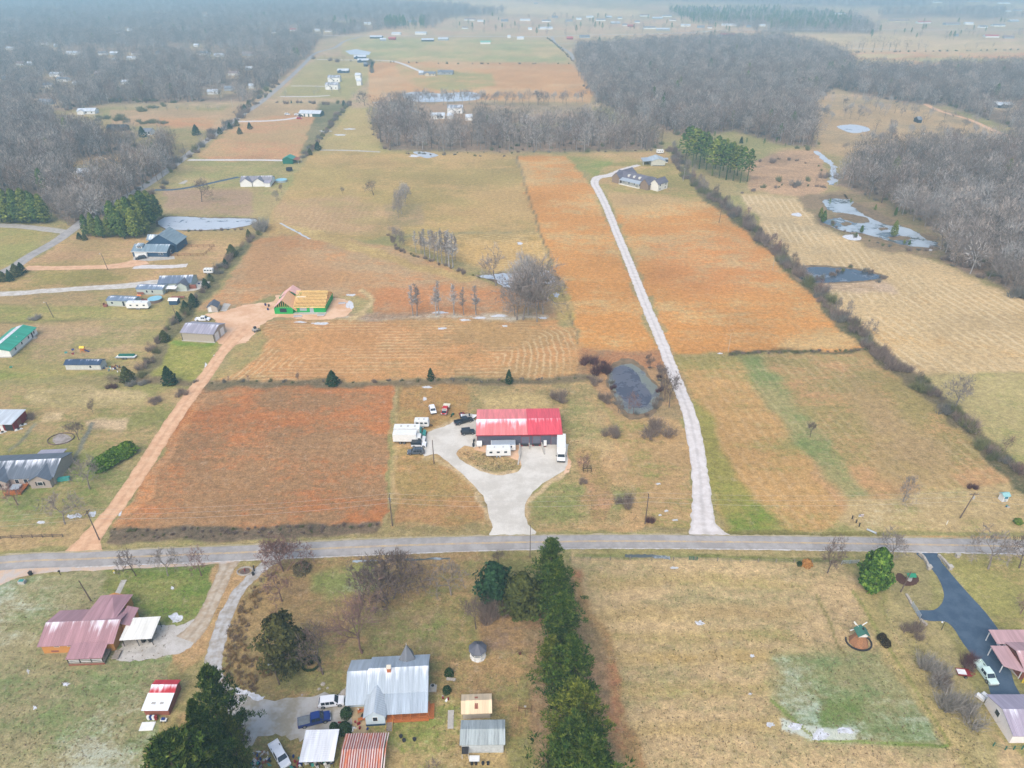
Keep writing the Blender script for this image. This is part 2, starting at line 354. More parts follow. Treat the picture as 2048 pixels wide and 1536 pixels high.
# right of the gravel lane
paint([(1345,706),(1760,704),(1900,838),(2048,968),(2500,1400),(2500,1085),(2048,1085),(1440,1076),(1415,960),(1392,820)], (158,142,92), (186,146,104), 0.5, frost=0.03,
      rows=('lin', 3.5, (1480,715),(1720,1000)), rowa=0.18)
paint([(1350,712),(1470,712),(1560,830),(1640,960),(1700,1060),(1450,1070),(1415,900)], (154,142,86), (186,148,98), 0.5, rows=('lin', 3.5, (1480,715),(1720,1000)), rowa=0.15)
paint([(1470,712),(1520,712),(1620,830),(1740,990),(1700,1010),(1590,880)], (124,138,84), (156,146,100), 0.5, frost=0.15, feather=24, rows=('lin', 2.5, (1480,715),(1720,1000)), rowa=0.14)
paint([(1375,800),(1420,830),(1480,960),(1560,1060),(1450,1070),(1405,960)], (118,136,60), (150,142,78), 0.5, feather=20)
paint([(1700,760),(1900,900),(1900,980),(1760,960)], (186,152,116), (156,144,96), 0.5, op=0.6, feather=40)
paint([(1700,1000),(2048,960),(2300,1000),(2300,1070),(1640,1066)], (150,146,92), (184,160,118), 0.5, frost=0.18, feather=16)
paint([(1482,388),(1590,396),(1640,440),(1720,490),(1860,520),(1960,560),(2048,600),(2500,700),(2500,745),(1832,746),(1745,690),(1640,590),(1560,510)], STR, STRB, 0.5,
      rows=('lin', 3.6, (1780,800),(1540,420)), rowa=0.7)
paint([(1690,640),(1900,560),(2048,600),(2500,700),(2500,745),(1832,746),(1745,690)], STR, (198,162,112), 0.5, rows=('lin', 3.8, (1920,720),(1750,600)), rowa=0.7)
paint([(1490,330),(1560,300),(1640,300),(1660,380),(1600,396),(1500,380)], (196,160,128), (160,132,108), 0.5)
paint([(1590,396),(1680,380),(1780,400),(1900,480),(1880,520),(1740,495),(1640,450)], (150,128,104), (128,118,86), 0.5)
paint([(1640,555),(1760,560),(1800,585),(1640,580)], (206,180,156), (176,150,120), 0.5)
paint([(1832,750),(2500,746),(2500,1300),(2048,950),(1900,826)], (182,166,118), (150,148,92), 0.5, frost=0.05, feather=10)
# south of the road
paint([(-900,1150),(0,1165),(250,1135),(440,1128),(430,1240),(330,1340),(300,1760),(-900,1760)], (126,140,92), (162,152,116), 0.5, frost=0.42)
paint([(200,1140),(440,1128),(430,1240),(330,1250),(200,1180)], (112,132,64), (140,138,84), 0.5, frost=0.15, feather=20)
paint([(430,1130),(540,1125),(470,1200),(430,1300),(370,1350),(340,1300),(420,1240)], (186,152,112), (160,140,98), 0.5)
paint([(545,1120),(700,1112),(1062,1106),(1100,1300),(1100,1760),(300,1760),(300,1500),(420,1380),(450,1260)], (164,136,98), (136,132,84), 0.5, frost=0.08)
paint([(470,1190),(560,1180),(640,1250),(560,1380),(470,1370),(440,1280)], (162,136,96), (146,130,90), 0.5, feather=20)
paint([(620,1150),(760,1120),(760,1180),(640,1200)], (136,142,84), (166,146,104), 0.5, frost=0.35, feather=20)
paint([(730,1230),(900,1220),(900,1300),(730,1300)], (124,132,76), (156,136,102), 0.5, frost=0.3, feather=24)
paint([(950,1230),(1080,1200),(1090,1300),(960,1300)], (134,112,98), (160,132,96), 0.5, feather=20)
paint([(850,1390),(900,1390),(1000,1450),(1010,1536),(700,1560),(690,1480)], (132,142,76), (172,150,108), 0.5, frost=0.15, feather=20)
paint([(1140,1108),(1660,1112),(1720,1180),(2048,1536),(2200,1800),(1230,1800),(1170,1300)], (160,148,108), (192,166,128), 0.5, frost=0.10)
for v0, c in ((1150,(156,148,88)), (1215,(176,146,108)), (1262,(152,146,90)), (1305,(192,160,106)), (1370,(156,150,94)), (1440,(184,158,112))):
    paint([(1190,v0),(1560,v0-4),(1620,v0+22),(1200,v0+26)], c, (174,152,106), 0.5, feather=22, op=0.7)
paint([(1150,1140),(1176,1140),(1215,1300),(1300,1536),(1340,1760),(1200,1760),(1150,1300)], (176,124,92), (164,136,96), 0.5, feather=16)
paint([(1040,1180),(1150,1150),(1220,1400),(1260,1760),(1060,1760),(1060,1300)], (166,134,104), (146,126,96), 0.5, feather=22)
paint([(1538,1312),(1640,1300),(1770,1298),(1830,1380),(1895,1492),(1760,1492),(1620,1476),(1540,1400)], (122,138,92), (152,148,106), 0.5, frost=0.34, feather=34)
paint([(1640,1400),(1720,1400),(1730,1440),(1650,1450)], (104,126,70), (124,134,84), 0.5, frost=0.15, feather=26)
paint([(1560,1436),(1720,1462),(1700,1490),(1560,1460)], (206,196,176), (180,160,126), 0.5, frost=0.6, feather=8)
paint([(1700,1180),(1740,1180),(1810,1290),(1900,1420),(2048,1640),(2000,1640),(1790,1340)], (188,166,120), (164,150,104), 0.5, feather=12)
paint([(1760,1180),(1860,1190),(1930,1330),(2000,1536),(2040,1640),(1900,1440),(1820,1300)], (152,142,92), (170,156,112), 0.5, frost=0.1, feather=14)
paint([(1880,1120),(2400,1120),(2400,1260),(2010,1262),(1920,1180)], (172,148,108), (150,144,88), 0.5)
paint([(1840,1105),(1880,1200),(1870,1226),(1780,1200),(1770,1120)], (164,148,118), (150,140,100), 0.5, frost=0.1)
def corridor(pts, w):                           # widen a polyline (photo px) into an outline
    L_, R_ = [], []
    for i, p in enumerate(pts):
        a = pts[max(0, i - 1)]; b = pts[min(len(pts) - 1, i + 1)]; dx, dy = b[0] - a[0], b[1] - a[1]; l = math.hypot(dx, dy)
        ww = w if not isinstance(w, (list, tuple)) else w[i]
        L_.append((p[0] - dy / l * ww, p[1] + dx / l * ww)); R_.append((p[0] + dy / l * ww, p[1] - dx / l * ww))
    return L_ + R_[::-1]
EDGE = [(1400,380),(1470,430),(1560,512),(1640,592),(1740,695),(1850,775),(1960,880),(2048,962),(2300,1200)]
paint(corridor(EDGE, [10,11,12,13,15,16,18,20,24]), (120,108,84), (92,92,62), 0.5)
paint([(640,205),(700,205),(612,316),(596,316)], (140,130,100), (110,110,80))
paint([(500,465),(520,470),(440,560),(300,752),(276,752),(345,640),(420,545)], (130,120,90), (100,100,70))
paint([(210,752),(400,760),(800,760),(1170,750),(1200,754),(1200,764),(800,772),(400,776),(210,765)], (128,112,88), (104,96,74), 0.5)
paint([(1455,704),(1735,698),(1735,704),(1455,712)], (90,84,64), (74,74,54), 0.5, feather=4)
paint([(540,636),(760,640),(1100,636),(1100,630),(820,626)], (170,140,116), (190,176,160), 0.5, frost=0.3)
for ln in ([(984,1054),(966,992),(944,968),(920,944),(896,924),(872,908),(846,912)], [(914,904),(920,918),(940,932),(972,946),(1004,950),(1034,944)], [(852,872),(880,856),(912,842)], [(1056,1048),(1052,1004),(1066,984),(1096,960),(1124,944),(1136,926)]): paint(corridor(ln, 5), (206,180,146), (180,158,118), 0.5, feather=6)
# field edges, worn tracks
for ln, w, c in (([(1032,312),(1060,400),(1100,520),(1160,690)], 1.6, (120,104,76)), ([(780,470),(1082,463)], 1.5, (130,120,84)),
                 ([(1700,1180),(1790,1310),(1905,1495)], 3, (120,120,60)), ([(1630,1190),(1680,1290),(1700,1310)], 3, (120,110,66)),
                 ([(1150,1112),(1420,1114),(1700,1120)], 4, (110,112,62)), ([(470,612),(420,640)], 2, (120,110,80)),
                 ([(1440,1066),(1800,1068),(2300,1074)], 5, (122,116,68)), ([(0,645),(170,640),(330,642)], 2, (130,120,80)),
                 ([(1290,1058),(1390,1062)], 4, (130,116,80)), ([(560,1104),(800,1098),(1060,1094)], 3, (176,150,96)),
                 ([(180,845),(150,925)], 4, (120,120,110)), ([(70,848),(20,905)], 3, (120,120,100)), ([(1540,1400),(1640,1480),(1900,1495)], 3, (110,130,60)),
                 ([(800,770),(790,900),(776,1040)], 3, (150,128,84)), ([(720,580),(745,600),(730,625),(700,640)], 5, (196,172,130))):
    paint(corridor(ln, w), c, tuple(min(255, x + 26) for x in c), 0.5, feather=3.5, warp=0.4)
# sparse dry and green blotches everywhere, so no field is even
big = fbm(gx / 60, gy / 60, 5, 5); big2 = fbm(gx / 23, gy / 23, 5, 55)
val = 1 + (big - 0.5) * 0.34 + (big2 - 0.5) * 0.34
cA *= val[:, None]; cB *= (1 + (big2 - 0.5) * 0.4)[:, None]
TINT = np.array([1.15, 1.12, 0.99]); cA *= TINT; cB *= TINT
big3 = fbm(gx / 70, gy / 14, 5, 77); big4 = fbm(gx / 26, gy / 8, 4, 33)
MIXP += (big - 0.5) * 0.9 + (big3 - 0.5) * 0.7 + (big4 - 0.5) * 0.5
cA *= (1 + (big3 - 0.5) * 0.22)[:, None]; cB *= (1 + (big4 - 0.5) * 0.25)[:, None]
FROST *= np.clip(1 + (big2 - 0.5) * 3.0, 0, 2)
nv, nu = GX.shape
idx = np.arange(nv * nu).reshape(nv, nu)
T = np.stack([idx[:-1, :-1], idx[:-1, 1:], idx[1:, 1:], idx[1:, :-1]], -1).reshape(-1, 4)
gm, N, L, b = nodes('ground_cover')
def attr(n, t='Fac'):
    a = N.new('ShaderNodeAttribute'); a.attribute_name = n; return a.outputs[t]
pos = N.new('ShaderNodeNewGeometry').outputs['Position']
n1 = noise(N, L, pos, 0.09, 8, 0.72); n2 = noise(N, L, pos, 0.9, 6, 0.75); n3 = noise(N, L, pos, 3.2, 3, 0.8)
mpn = N.new('ShaderNodeMapping'); mpn.inputs['Scale'].default_value = (0.25, 1.1, 1); L.new(pos, mpn.inputs[0])
n4 = noise(N, L, mpn.outputs[0], 0.35, 6, 0.7)
s = mth(N, L, 'ADD', mth(N, L, 'MULTIPLY', n1, 0.42), mth(N, L, 'ADD', mth(N, L, 'MULTIPLY', n2, 0.33), mth(N, L, 'MULTIPLY', n4, 0.25)))
f = ramp(N, L, mth(N, L, 'SUBTRACT', mth(N, L, 'ADD', s, mth(N, L, 'MULTIPLY', attr('mixp'), 0.3)), 0.15), 0.43, 0.57)
col = mixc(N, L, f, attr('cola', 'Color'), attr('colb', 'Color'))
n5 = noise(N, L, pos, 0.5, 11, 0.92)
n6 = noise(N, L, pos, 1.5, 4, 0.8)
g = mth(N, L, 'MULTIPLY_ADD', mth(N, L, 'ADD', n3, n6), 1.25, -0.22); g2 = mth(N, L, 'MULTIPLY_ADD', mth(N, L, 'SUBTRACT', n5, 0.5), 3.8, 1.0)
gg = mth(N, L, 'MAXIMUM', mth(N, L, 'MULTIPLY', g, g2), 0.3)
cmb = N.new('ShaderNodeCombineColor'); [L.new(gg, cmb.inputs[i]) for i in range(3)]
col = mixc(N, L, 1.0, col, cmb.outputs[0], 'MULTIPLY')
tn = noise(N, L, pos, 0.33, 10, 0.88)
col = mixc(N, L, mth(N, L, 'MULTIPLY', ramp(N, L, tn, 0.52, 0.66), 0.42), col, lin((222, 200, 168), K))
tn2 = noise(N, L, mpn.outputs[0], 0.8, 8, 0.85)
col = mixc(N, L, mth(N, L, 'MULTIPLY', ramp(N, L, tn2, 0.53, 0.66), 0.42), col, lin((116, 112, 78), K))
tn3 = noise(N, L, pos, 0.7, 7, 0.8)
col = mixc(N, L, mth(N, L, 'MULTIPLY', ramp(N, L, tn3, 0.55, 0.68), 0.28), col, lin((196, 160, 148), K))
# hay rows
rp = mth(N, L, 'ADD', attr('rowp'), mth(N, L, 'ADD', mth(N, L, 'MULTIPLY', n4, 0.7), mth(N, L, 'MULTIPLY', n1, 1.2)))
rw = mth(N, L, 'SINE', mth(N, L, 'MULTIPLY', rp, 6.2832))
rw = mth(N, L, 'MULTIPLY', ramp(N, L, mth(N, L, 'ADD', rw, mth(N, L, 'MULTIPLY', mth(N, L, 'SUBTRACT', n5, 0.5), 6.5)), 0.0, 1.3), mth(N, L, 'MULTIPLY', attr('rowa'), ramp(N, L, noise(N, L, pos, 0.035, 4, 0.6), 0.36, 0.62)))
col = mixc(N, L, rw, col, lin((244, 220, 174), K))
# dust of frost and pale dead tufts
fr = mth(N, L, 'ADD', mth(N, L, 'MULTIPLY', n5, 0.75), mth(N, L, 'MULTIPLY', n4, 0.25))
fr = mth(N, L, 'SUBTRACT', mth(N, L, 'ADD', fr, mth(N, L, 'MULTIPLY', attr('frost'), 0.42)), 0.12)
col = mixc(N, L, mth(N, L, 'MULTIPLY', ramp(N, L, fr, 0.5, 0.68), 0.62), col, (0.46, 0.53, 0.46))
L.new(col, b.inputs['Base Color']); b.inputs['Roughness'].default_value = 1.0; b.inputs['Specular IOR Level'].default_value = 0.05
bn = N.new('ShaderNodeBump'); bn.inputs['Strength'].default_value = 0.6; bn.inputs['Distance'].default_value = 0.25
L.new(mth(N, L, 'ADD', n3, n2), bn.inputs['Height']); L.new(bn.outputs[0], b.inputs['Normal'])
me = fastmesh('ground', np.stack([gx, gy, np.zeros_like(gx)], -1), T, gm)
for nm, arr in (('cola', cA), ('colb', cB)):
    at = me.attributes.new(nm, 'FLOAT_COLOR', 'POINT'); at.data.foreach_set('color', np.concatenate([np.clip(arr, 0, 1), np.ones((len(arr), 1))], 1).astype(np.float32).ravel())
for nm, arr in (('mixp', MIXP), ('frost', FROST), ('rowa', ROWA), ('rowp', ROWP)):
    at = me.attributes.new(nm, 'FLOAT', 'POINT'); at.data.foreach_set('value', arr.astype(np.float32))
ground = link('ground', me); ground['kind'] = 'structure'
# ---------------------------------------------------------------- flat sheets: roads, lanes, pads, ponds
def smooth_poly(pts, closed=True, sub=5):
    n = len(pts); out = []
    rng = range(n) if closed else range(n - 1)
    for i in rng:
        p0 = pts[(i - 1) % n] if closed or i > 0 else pts[0]; p1 = pts[i]; p2 = pts[(i + 1) % n]
        p3 = pts[(i + 2) % n] if closed or i + 2 < n else pts[-1]
        for k in range(sub):
            t = k / sub
            out.append(tuple(0.5 * (2 * p1[j] + (p2[j] - p0[j]) * t + (2 * p0[j] - 5 * p1[j] + 4 * p2[j] - p3[j]) * t * t + (3 * p1[j] - p0[j] - 3 * p2[j] + p3[j]) * t ** 3) for j in range(2)))
    if not closed: out.append(tuple(pts[-1][:2]))
    return out
def sheet(name, poly, m, z=0.02, smooth=True, jit=0.25, kind='structure', label=None, cat=None, sub=5, step=None):
    pts = [tuple(P(*p))[:2] for p in poly]
    if smooth: pts = smooth_poly(pts, True, sub)
    if jit:
        dense = []
        st = step or max(1.2, jit * 3)
        for i in range(len(pts)):
            a, b_ = pts[i], pts[(i + 1) % len(pts)]; l = math.hypot(b_[0] - a[0], b_[1] - a[1]); k = max(1, min(40, int(l / st)))
            for j in range(k):
                t = j / k; dense.append((a[0] + (b_[0] - a[0]) * t + rnd.uniform(-jit, jit), a[1] + (b_[1] - a[1]) * t + rnd.uniform(-jit, jit)))
        pts = dense
    bm = bmesh.new(); vs = [bm.verts.new((p[0], p[1], z)) for p in pts]
    f = bm.faces.new(vs); f.normal_update()
    if f.normal.z < 0: f.normal_flip()
    bmesh.ops.triangulate(bm, faces=bm.faces); me = bpy.data.meshes.new(name); bm.to_mesh(me); bm.free()
    me.materials.append(m); o = link(name, me); 
    if kind: o['kind'] = kind
    tag(o, label, cat); return o
def ribbon(name, pts, m, w, z=0.02, jit=0.0, sub=8, px=True, kind='structure', step=0):
    """strip of surface along a line; w full width in metres (one value or one per point)"""
    c = [tuple(P(*p[:2]))[:2] for p in pts] if px else pts
    ws = [w] * len(c) if not isinstance(w, (list, tuple)) else list(w)
    sm = smooth_poly([(p[0], p[1]) for p in c], False, sub); wsm = []
    for i in range(len(c) - 1):
        for k in range(sub): wsm.append(ws[i] + (ws[i + 1] - ws[i]) * k / sub)
    wsm.append(ws[-1])
    if step:
        s2, w2 = [], []
        for i in range(len(sm) - 1):
            l = math.hypot(sm[i+1][0]-sm[i][0], sm[i+1][1]-sm[i][1]); k = max(1, int(l / step))
            for j in range(k): t = j / k; s2.append((sm[i][0]+(sm[i+1][0]-sm[i][0])*t, sm[i][1]+(sm[i+1][1]-sm[i][1])*t)); w2.append(wsm[i]+(wsm[i+1]-wsm[i])*t)
        s2.append(sm[-1]); w2.append(wsm[-1]); sm, wsm = s2, w2
    V, T = [], []; acc = 0
    for i, p in enumerate(sm):
        a = sm[max(0, i - 1)]; b_ = sm[min(len(sm) - 1, i + 1)]; dx, dy = b_[0] - a[0], b_[1] - a[1]; l = math.hypot(dx, dy) or 1
        nx, ny = -dy / l, dx / l; h = wsm[i] / 2
        for t in (-1, -0.5, 0, 0.5, 1):
            q = h * t + (rnd.uniform(-jit, jit) if abs(t) == 1 else 0)
            V.append((p[0] + nx * q, p[1] + ny * q, z))
    for i in range(len(sm) - 1):
        for j in range(4): T.append((i*5+j, (i+1)*5+j, (i+1)*5+j+1, i*5+j+1))
    me = fastmesh(name, V, T, m)
    uv = me.attributes.new('across', 'FLOAT', 'POINT'); uv.data.foreach_set('value', np.tile(np.array([-1,-.5,0,.5,1], np.float32), len(sm)))
    if me.polygons[0].normal.z < 0: me.flip_normals()
    o = link(name, me); o['kind'] = kind; return o
def gravelmat(name, c, c2, scale=0.5, k=0.72, tracks=0.0, rough=0.95):
    m, N, L, b = nodes(name); pos = N.new('ShaderNodeNewGeometry').outputs['Position']
    a1 = noise(N, L, pos, scale, 6, 0.7); a2 = noise(N, L, pos, 4.0, 3, 0.8)
    col = mixc(N, L, ramp(N, L, a1, 0.38, 0.62), lin(c, k), lin(c2, k))
    if tracks:
        at = N.new('ShaderNodeAttribute'); at.attribute_name = 'across'
        x = mth(N, L, 'ABSOLUTE', at.outputs['Fac']); wv = mth(N, L, 'COSINE', mth(N, L, 'MULTIPLY', mth(N, L, 'SUBTRACT', x, 0.5), 6.28))
        wv = mth(N, L, 'MULTIPLY_ADD', wv, -tracks, mth(N, L, 'MULTIPLY', mth(N, L, 'SUBTRACT', a1, 0.5), tracks * 3))
        wv = mth(N, L, 'MULTIPLY', wv, 1.0, clamp=True)
        col = mixc(N, L, wv, col, lin(tuple(x * 0.78 for x in c2), k))
    g = mth(N, L, 'MULTIPLY_ADD', a2, 0.5, 0.75); cc = N.new('ShaderNodeCombineColor'); [L.new(g, cc.inputs[i]) for i in range(3)]
    col = mixc(N, L, 1.0, col, cc.outputs[0], 'MULTIPLY')
    L.new(col, b.inputs['Base Color']); b.inputs['Roughness'].default_value = rough; b.inputs['Specular IOR Level'].default_value = 0.1
    bn = N.new('ShaderNodeBump'); bn.inputs['Strength'].default_value = 0.4; bn.inputs['Distance'].default_value = 0.08
    L.new(a2, bn.inputs['Height']); L.new(bn.outputs[0], b.inputs['Normal'])
    return m
asph = gravelmat('road_asphalt', (186,180,174), (168,162,156), 0.25, tracks=0.12)
dasph = gravelmat('dark_asphalt', (74,92,112), (88,106,124), 0.3)
grav = gravelmat('pale_gravel', (210,204,196), (192,184,172), 0.3)
gravw = gravelmat('white_gravel', (236,228,222), (222,212,204), 0.5, tracks=0.3)
dirt = gravelmat('orange_dirt', (240,196,156), (226,176,136), 0.4, tracks=0.22)
dirtp = gravelmat('orange_dirt_pad', (244,204,168), (226,178,138), 0.12)
conc = gravelmat('concrete', (206,200,190), (184,178,168), 0.4)
yell = gravelmat('worn_yellow_paint', (232,196,130), (200,176,150), 0.8)
whit = gravelmat('salt_edge', (226,222,220), (190,180,168), 1.0)
# main road: top and bottom edges followed in the photo
RT = [(-500,1150),(0,1111),(150,1105),(350,1096),(512,1090),(700,1080),(900,1074),(1060,1071.5),(1240,1070),(1500,1072),(1750,1075),(2048,1080),(2600,1094)]
RB = [(-500,1196),(0,1142),(150,1134),(350,1126),(512,1119),(700,1111),(900,1103),(1060,1098.5),(1240,1096),(1500,1098),(1750,1102),(2048,1108),(2600,1124)]
mid = [((a[0] + b_[0]) / 2, (a[1] + b_[1]) / 2 + 0.1) for a, b_ in zip(RT, RB)]
wid = [abs(P(*a).y - P(*b_).y) for a, b_ in zip(RT, RB)]
road = ribbon('road', mid, asph, wid, 0.05, 0.05, step=1.5)
def side_line(f):                                # point between the two road edges, f 0 bottom 1 top
    return [(b_[0] + (a[0] - b_[0]) * f, b_[1] + (a[1] - b_[1]) * f) for a, b_ in zip(RT, RB)]
ribbon('road_marking', side_line(0.487), yell, 0.17, 0.054); ribbon('road_marking', side_line(0.55), yell, 0.17, 0.054)
ribbon('road_shoulder', side_line(-0.03)[2:], whit, 0.35, 0.046, 0.12, step=0.8)
ribbon('road_shoulder', side_line(1.03), gravelmat('dry_verge', (196,180,150), (176,164,120), 0.6), 0.5, 0.042, 0.2, step=0.8)
# gravel apron on the far left, side lanes
sheet('gravel_shoulder', [(-60,1196),(0,1170),(70,1148),(200,1141),(300,1136),(430,1128),(470,1122),(440,1119),(300,1124),(150,1131),(0,1140),(-60,1146)], gravelmat('shoulder_gravel', (206,194,184), (222,190,160), 0.3), 0.034, jit=0.2)
ribbon('gravel_lane', [(462,1120),(452,1140),(430,1190),(414,1225),(396,1254),(372,1280)], gravelmat('lane_gravel', (206,192,172), (186,164,136), 0.5, tracks=0.35), [5,3.6,3.4,3.4,4,5], 0.028, 0.15, step=1)
sheet('gravel_pad', [(232,1310),(244,1290),(252,1262),(300,1256),(330,1250),(362,1250),(396,1236),(408,1256),(390,1284),(360,1306),(310,1316),(270,1322),(240,1322)], grav, 0.02, jit=0.3)
ribbon('gravel_lane', [(556,1112),(520,1140),(480,1180),(452,1230),(434,1290),(426,1340),(440,1385),(470,1412)], gravelmat('lane_gravel_grey', (202,200,198), (174,164,150), 0.5, tracks=0.2), [4,2.6,2.6,3,3.2,3.4,4,6], 0.03, 0.2, step=1)
sheet('gravel_yard', [(424,1370),(470,1378),(520,1400),(600,1396),(650,1388),(692,1392),(706,1440),(680,1458),(640,1462),(600,1480),(560,1470),(520,1474),(490,1500),(480,1460),(440,1440)], gravelmat('yard_gravel', (200,196,190), (172,162,142), 0.25), 0.022, jit=0.5)
# middle property
sheet('gravel_drive', [(984,1074),(984,1054),(978,1026),(966,992),(944,968),(920,944),(896,924),(872,908),(850,912),(842,900),(852,872),(862,862),(880,856),(900,848),(912,842),(924,842),(955,842),(956,892),(930,892),(914,904),(920,918),(940,932),(972,946),(1004,950),(1034,944),(1042,930),(1042,890),(1128,886),(1134,900),(1134,928),(1124,944),(1096,960),(1066,984),(1052,1004),(1050,1024),(1056,1048),(1070,1071)], gravelmat('drive_gravel', (232,225,212), (212,204,190), 0.15), 0.03, jit=0.2, sub=3)
sheet('dirt_patch', [(932,888),(948,894),(956,902),(1030,918),(1042,930),(1046,904),(1046,890),(956,884)], dirtp, 0.022, jit=0.3)
sheet('dirt_patch', [(1118,884),(1128,876),(1134,905),(1142,928),(1136,946),(1126,944),(1134,925)], dirtp, 0.02, jit=0.3)
# long lanes
ribbon('gravel_lane', [(1420,1078),(1408,1050),(1404,1010),(1402,970),(1396,920),(1388,870),(1374,815),(1352,760),(1326,690),(1300,630),(1276,570),(1252,510),(1232,462),(1212,412),(1196,380),(1189,366),(1196,355),(1222,350),(1250,338),(1278,330)], gravw, [12,6.4,5,4.6,4.4,4.4,4.4,4.2,4.2,4.2,4.2,4.2,4.2,4.4,5,5,6,7,5,4], 0.03, 0.25, step=1)
ribbon('dirt_lane', [(160,1112),(176,1085),(200,1052),(240,1004),(290,930),(340,850),(386,785),(414,748),(444,706),(468,678),(492,656)], dirt, [11,6,4.6,4.4,4.6,4.8,5,4.6,4.4,5.4,8], 0.03, 0.2, step=1)
sheet('dirt_pad', [(412,628),(440,624),(470,616),(500,608),(548,602),(560,590),(660,596),(694,600),(706,618),(684,634),(640,640),(600,638),(560,634),(536,642),(518,654),(506,672),(490,686),(444,690),(432,680),(436,650),(430,640)], dirtp, 0.024, jit=0.6)
ribbon('gravel_lane', [(-260,592),(0,588),(90,582),(180,576),(250,572),(320,566),(380,574),(404,562)], gravelmat('lane_gravel_white', (224,218,208), (200,190,176), 0.4), [6,5,5,5,6,8,10,8], 0.03, 0.3, step=2)
ribbon('dirt_lane', [(50,536),(120,536),(200,534),(250,530),(290,521)], dirt, [6,5,5,8,13], 0.03, 0.3, step=2)
ribbon('gravel_lane', [(268,534),(340,533),(374,531)], gravw, 4.5, 0.026, 0.4, step=2)
sheet('concrete_apron', [(266,520),(268,510),(348,512),(350,518),(300,522)], conc, 0.032, jit=0, smooth=False)
ribbon('country_road', [(-140,590),(-30,554),(20,538),(60,512),(110,484),(146,458),(200,420),(290,372),(360,322),(398,292),(440,262),(490,226),(520,206),(570,164),(606,130),(632,106),(668,96),(690,82),(720,74)], asph, 6.0, 0.034, 0.1, step=3)
ribbon('gravel_lane', [(-300,446),(0,451),(70,456),(132,464)], gravelmat('lane_gravel_c', (196,190,180), (176,168,156), 0.4), 6, 0.03, 0.3, step=3)
ribbon('gravel_lane', [(376,320),(450,320),(520,320),(566,321)], gravw, 4.5, 0.03, 0.3, step=3)
ribbon('paved_lane', [(308,380),(350,379),(400,371),(440,362),(478,354)], dasph, 3.6, 0.03, 0.1, step=3)
ribbon('gravel_lane', [(476,243),(530,242),(570,239),(600,234)], gravw, 6, 0.03, 0.3, step=4)
ribbon('gravel_lane', [(560,193),(620,193),(660,191)], gravw, 5, 0.03, 0.3, step=4)
ribbon('gravel_lane', [(582,172),(620,172),(652,173)], gravw, 4, 0.03, 0.3, step=4)
ribbon('gravel_lane', [(634,119),(700,120),(770,121),(800,126),(830,138),(850,146)], gravw, 6, 0.03, 0.3, step=5)
ribbon('highway', [(640,70),(700,72),(820,72),(1000,73),(1090,73),(1180,70),(1300,68),(1400,64),(1500,60),(2100,60)], conc, 9, 0.03, 0.3, step=8)
ribbon('country_road', [(1104,74),(1112,88),(1140,106),(1146,120)], asph, 6, 0.036, 0.2, step=5)
ribbon('country_road', [(1112,88),(1200,87),(1300,86),(1400,78),(1500,73),(1560,74),(1650,92),(1800,100)], conc, 6, 0.032, 0.3, step=6)
ribbon('dirt_lane', [(1750,304),(1850,302),(2000,300),(2048,292),(2026,276),(1990,262),(1940,240),(1880,222),(1850,208)], dirt, 5, 0.03, 0.4, step=4)
ribbon('farm_track', [(745,205),(780,206),(808,216),(840,226)], grav, 5, 0.03, 0.4, step=4)
ribbon('farm_track', [(640,300),(700,301),(760,304)], grav, 3, 0.03, 0.4, step=3)
# dark tarmac drive on the right
sheet('paved_drive', [(1832,1104),(1873,1106),(1884,1126),(1930,1180),(1972,1226),(2006,1274),(2010,1300),(2030,1370),(2056,1420),(1990,1420),(1986,1406),(1970,1350),(1955,1326),(1926,1286),(1905,1254),(1888,1243),(1860,1242),(1838,1236),(1834,1221),(1868,1220),(1884,1206),(1888,1190),(1882,1168),(1868,1144),(1850,1124)], dasph, 0.036, jit=0.05, sub=3)
sheet('concrete_slab', [(896,1421),(908,1421),(907,1458),(895,1458)], conc, 0.09, smooth=False, jit=0)
sheet('footpath', [(700,1400),(726,1398),(734,1470),(716,1484),(704,1450)], gravelmat('sandy_path', (206,180,140), (180,160,124), 0.6), 0.03, jit=0.2)
ribbon('footpath', [(248,1160),(236,1185),(218,1216)], conc, 1.2, 0.026, 0.05)
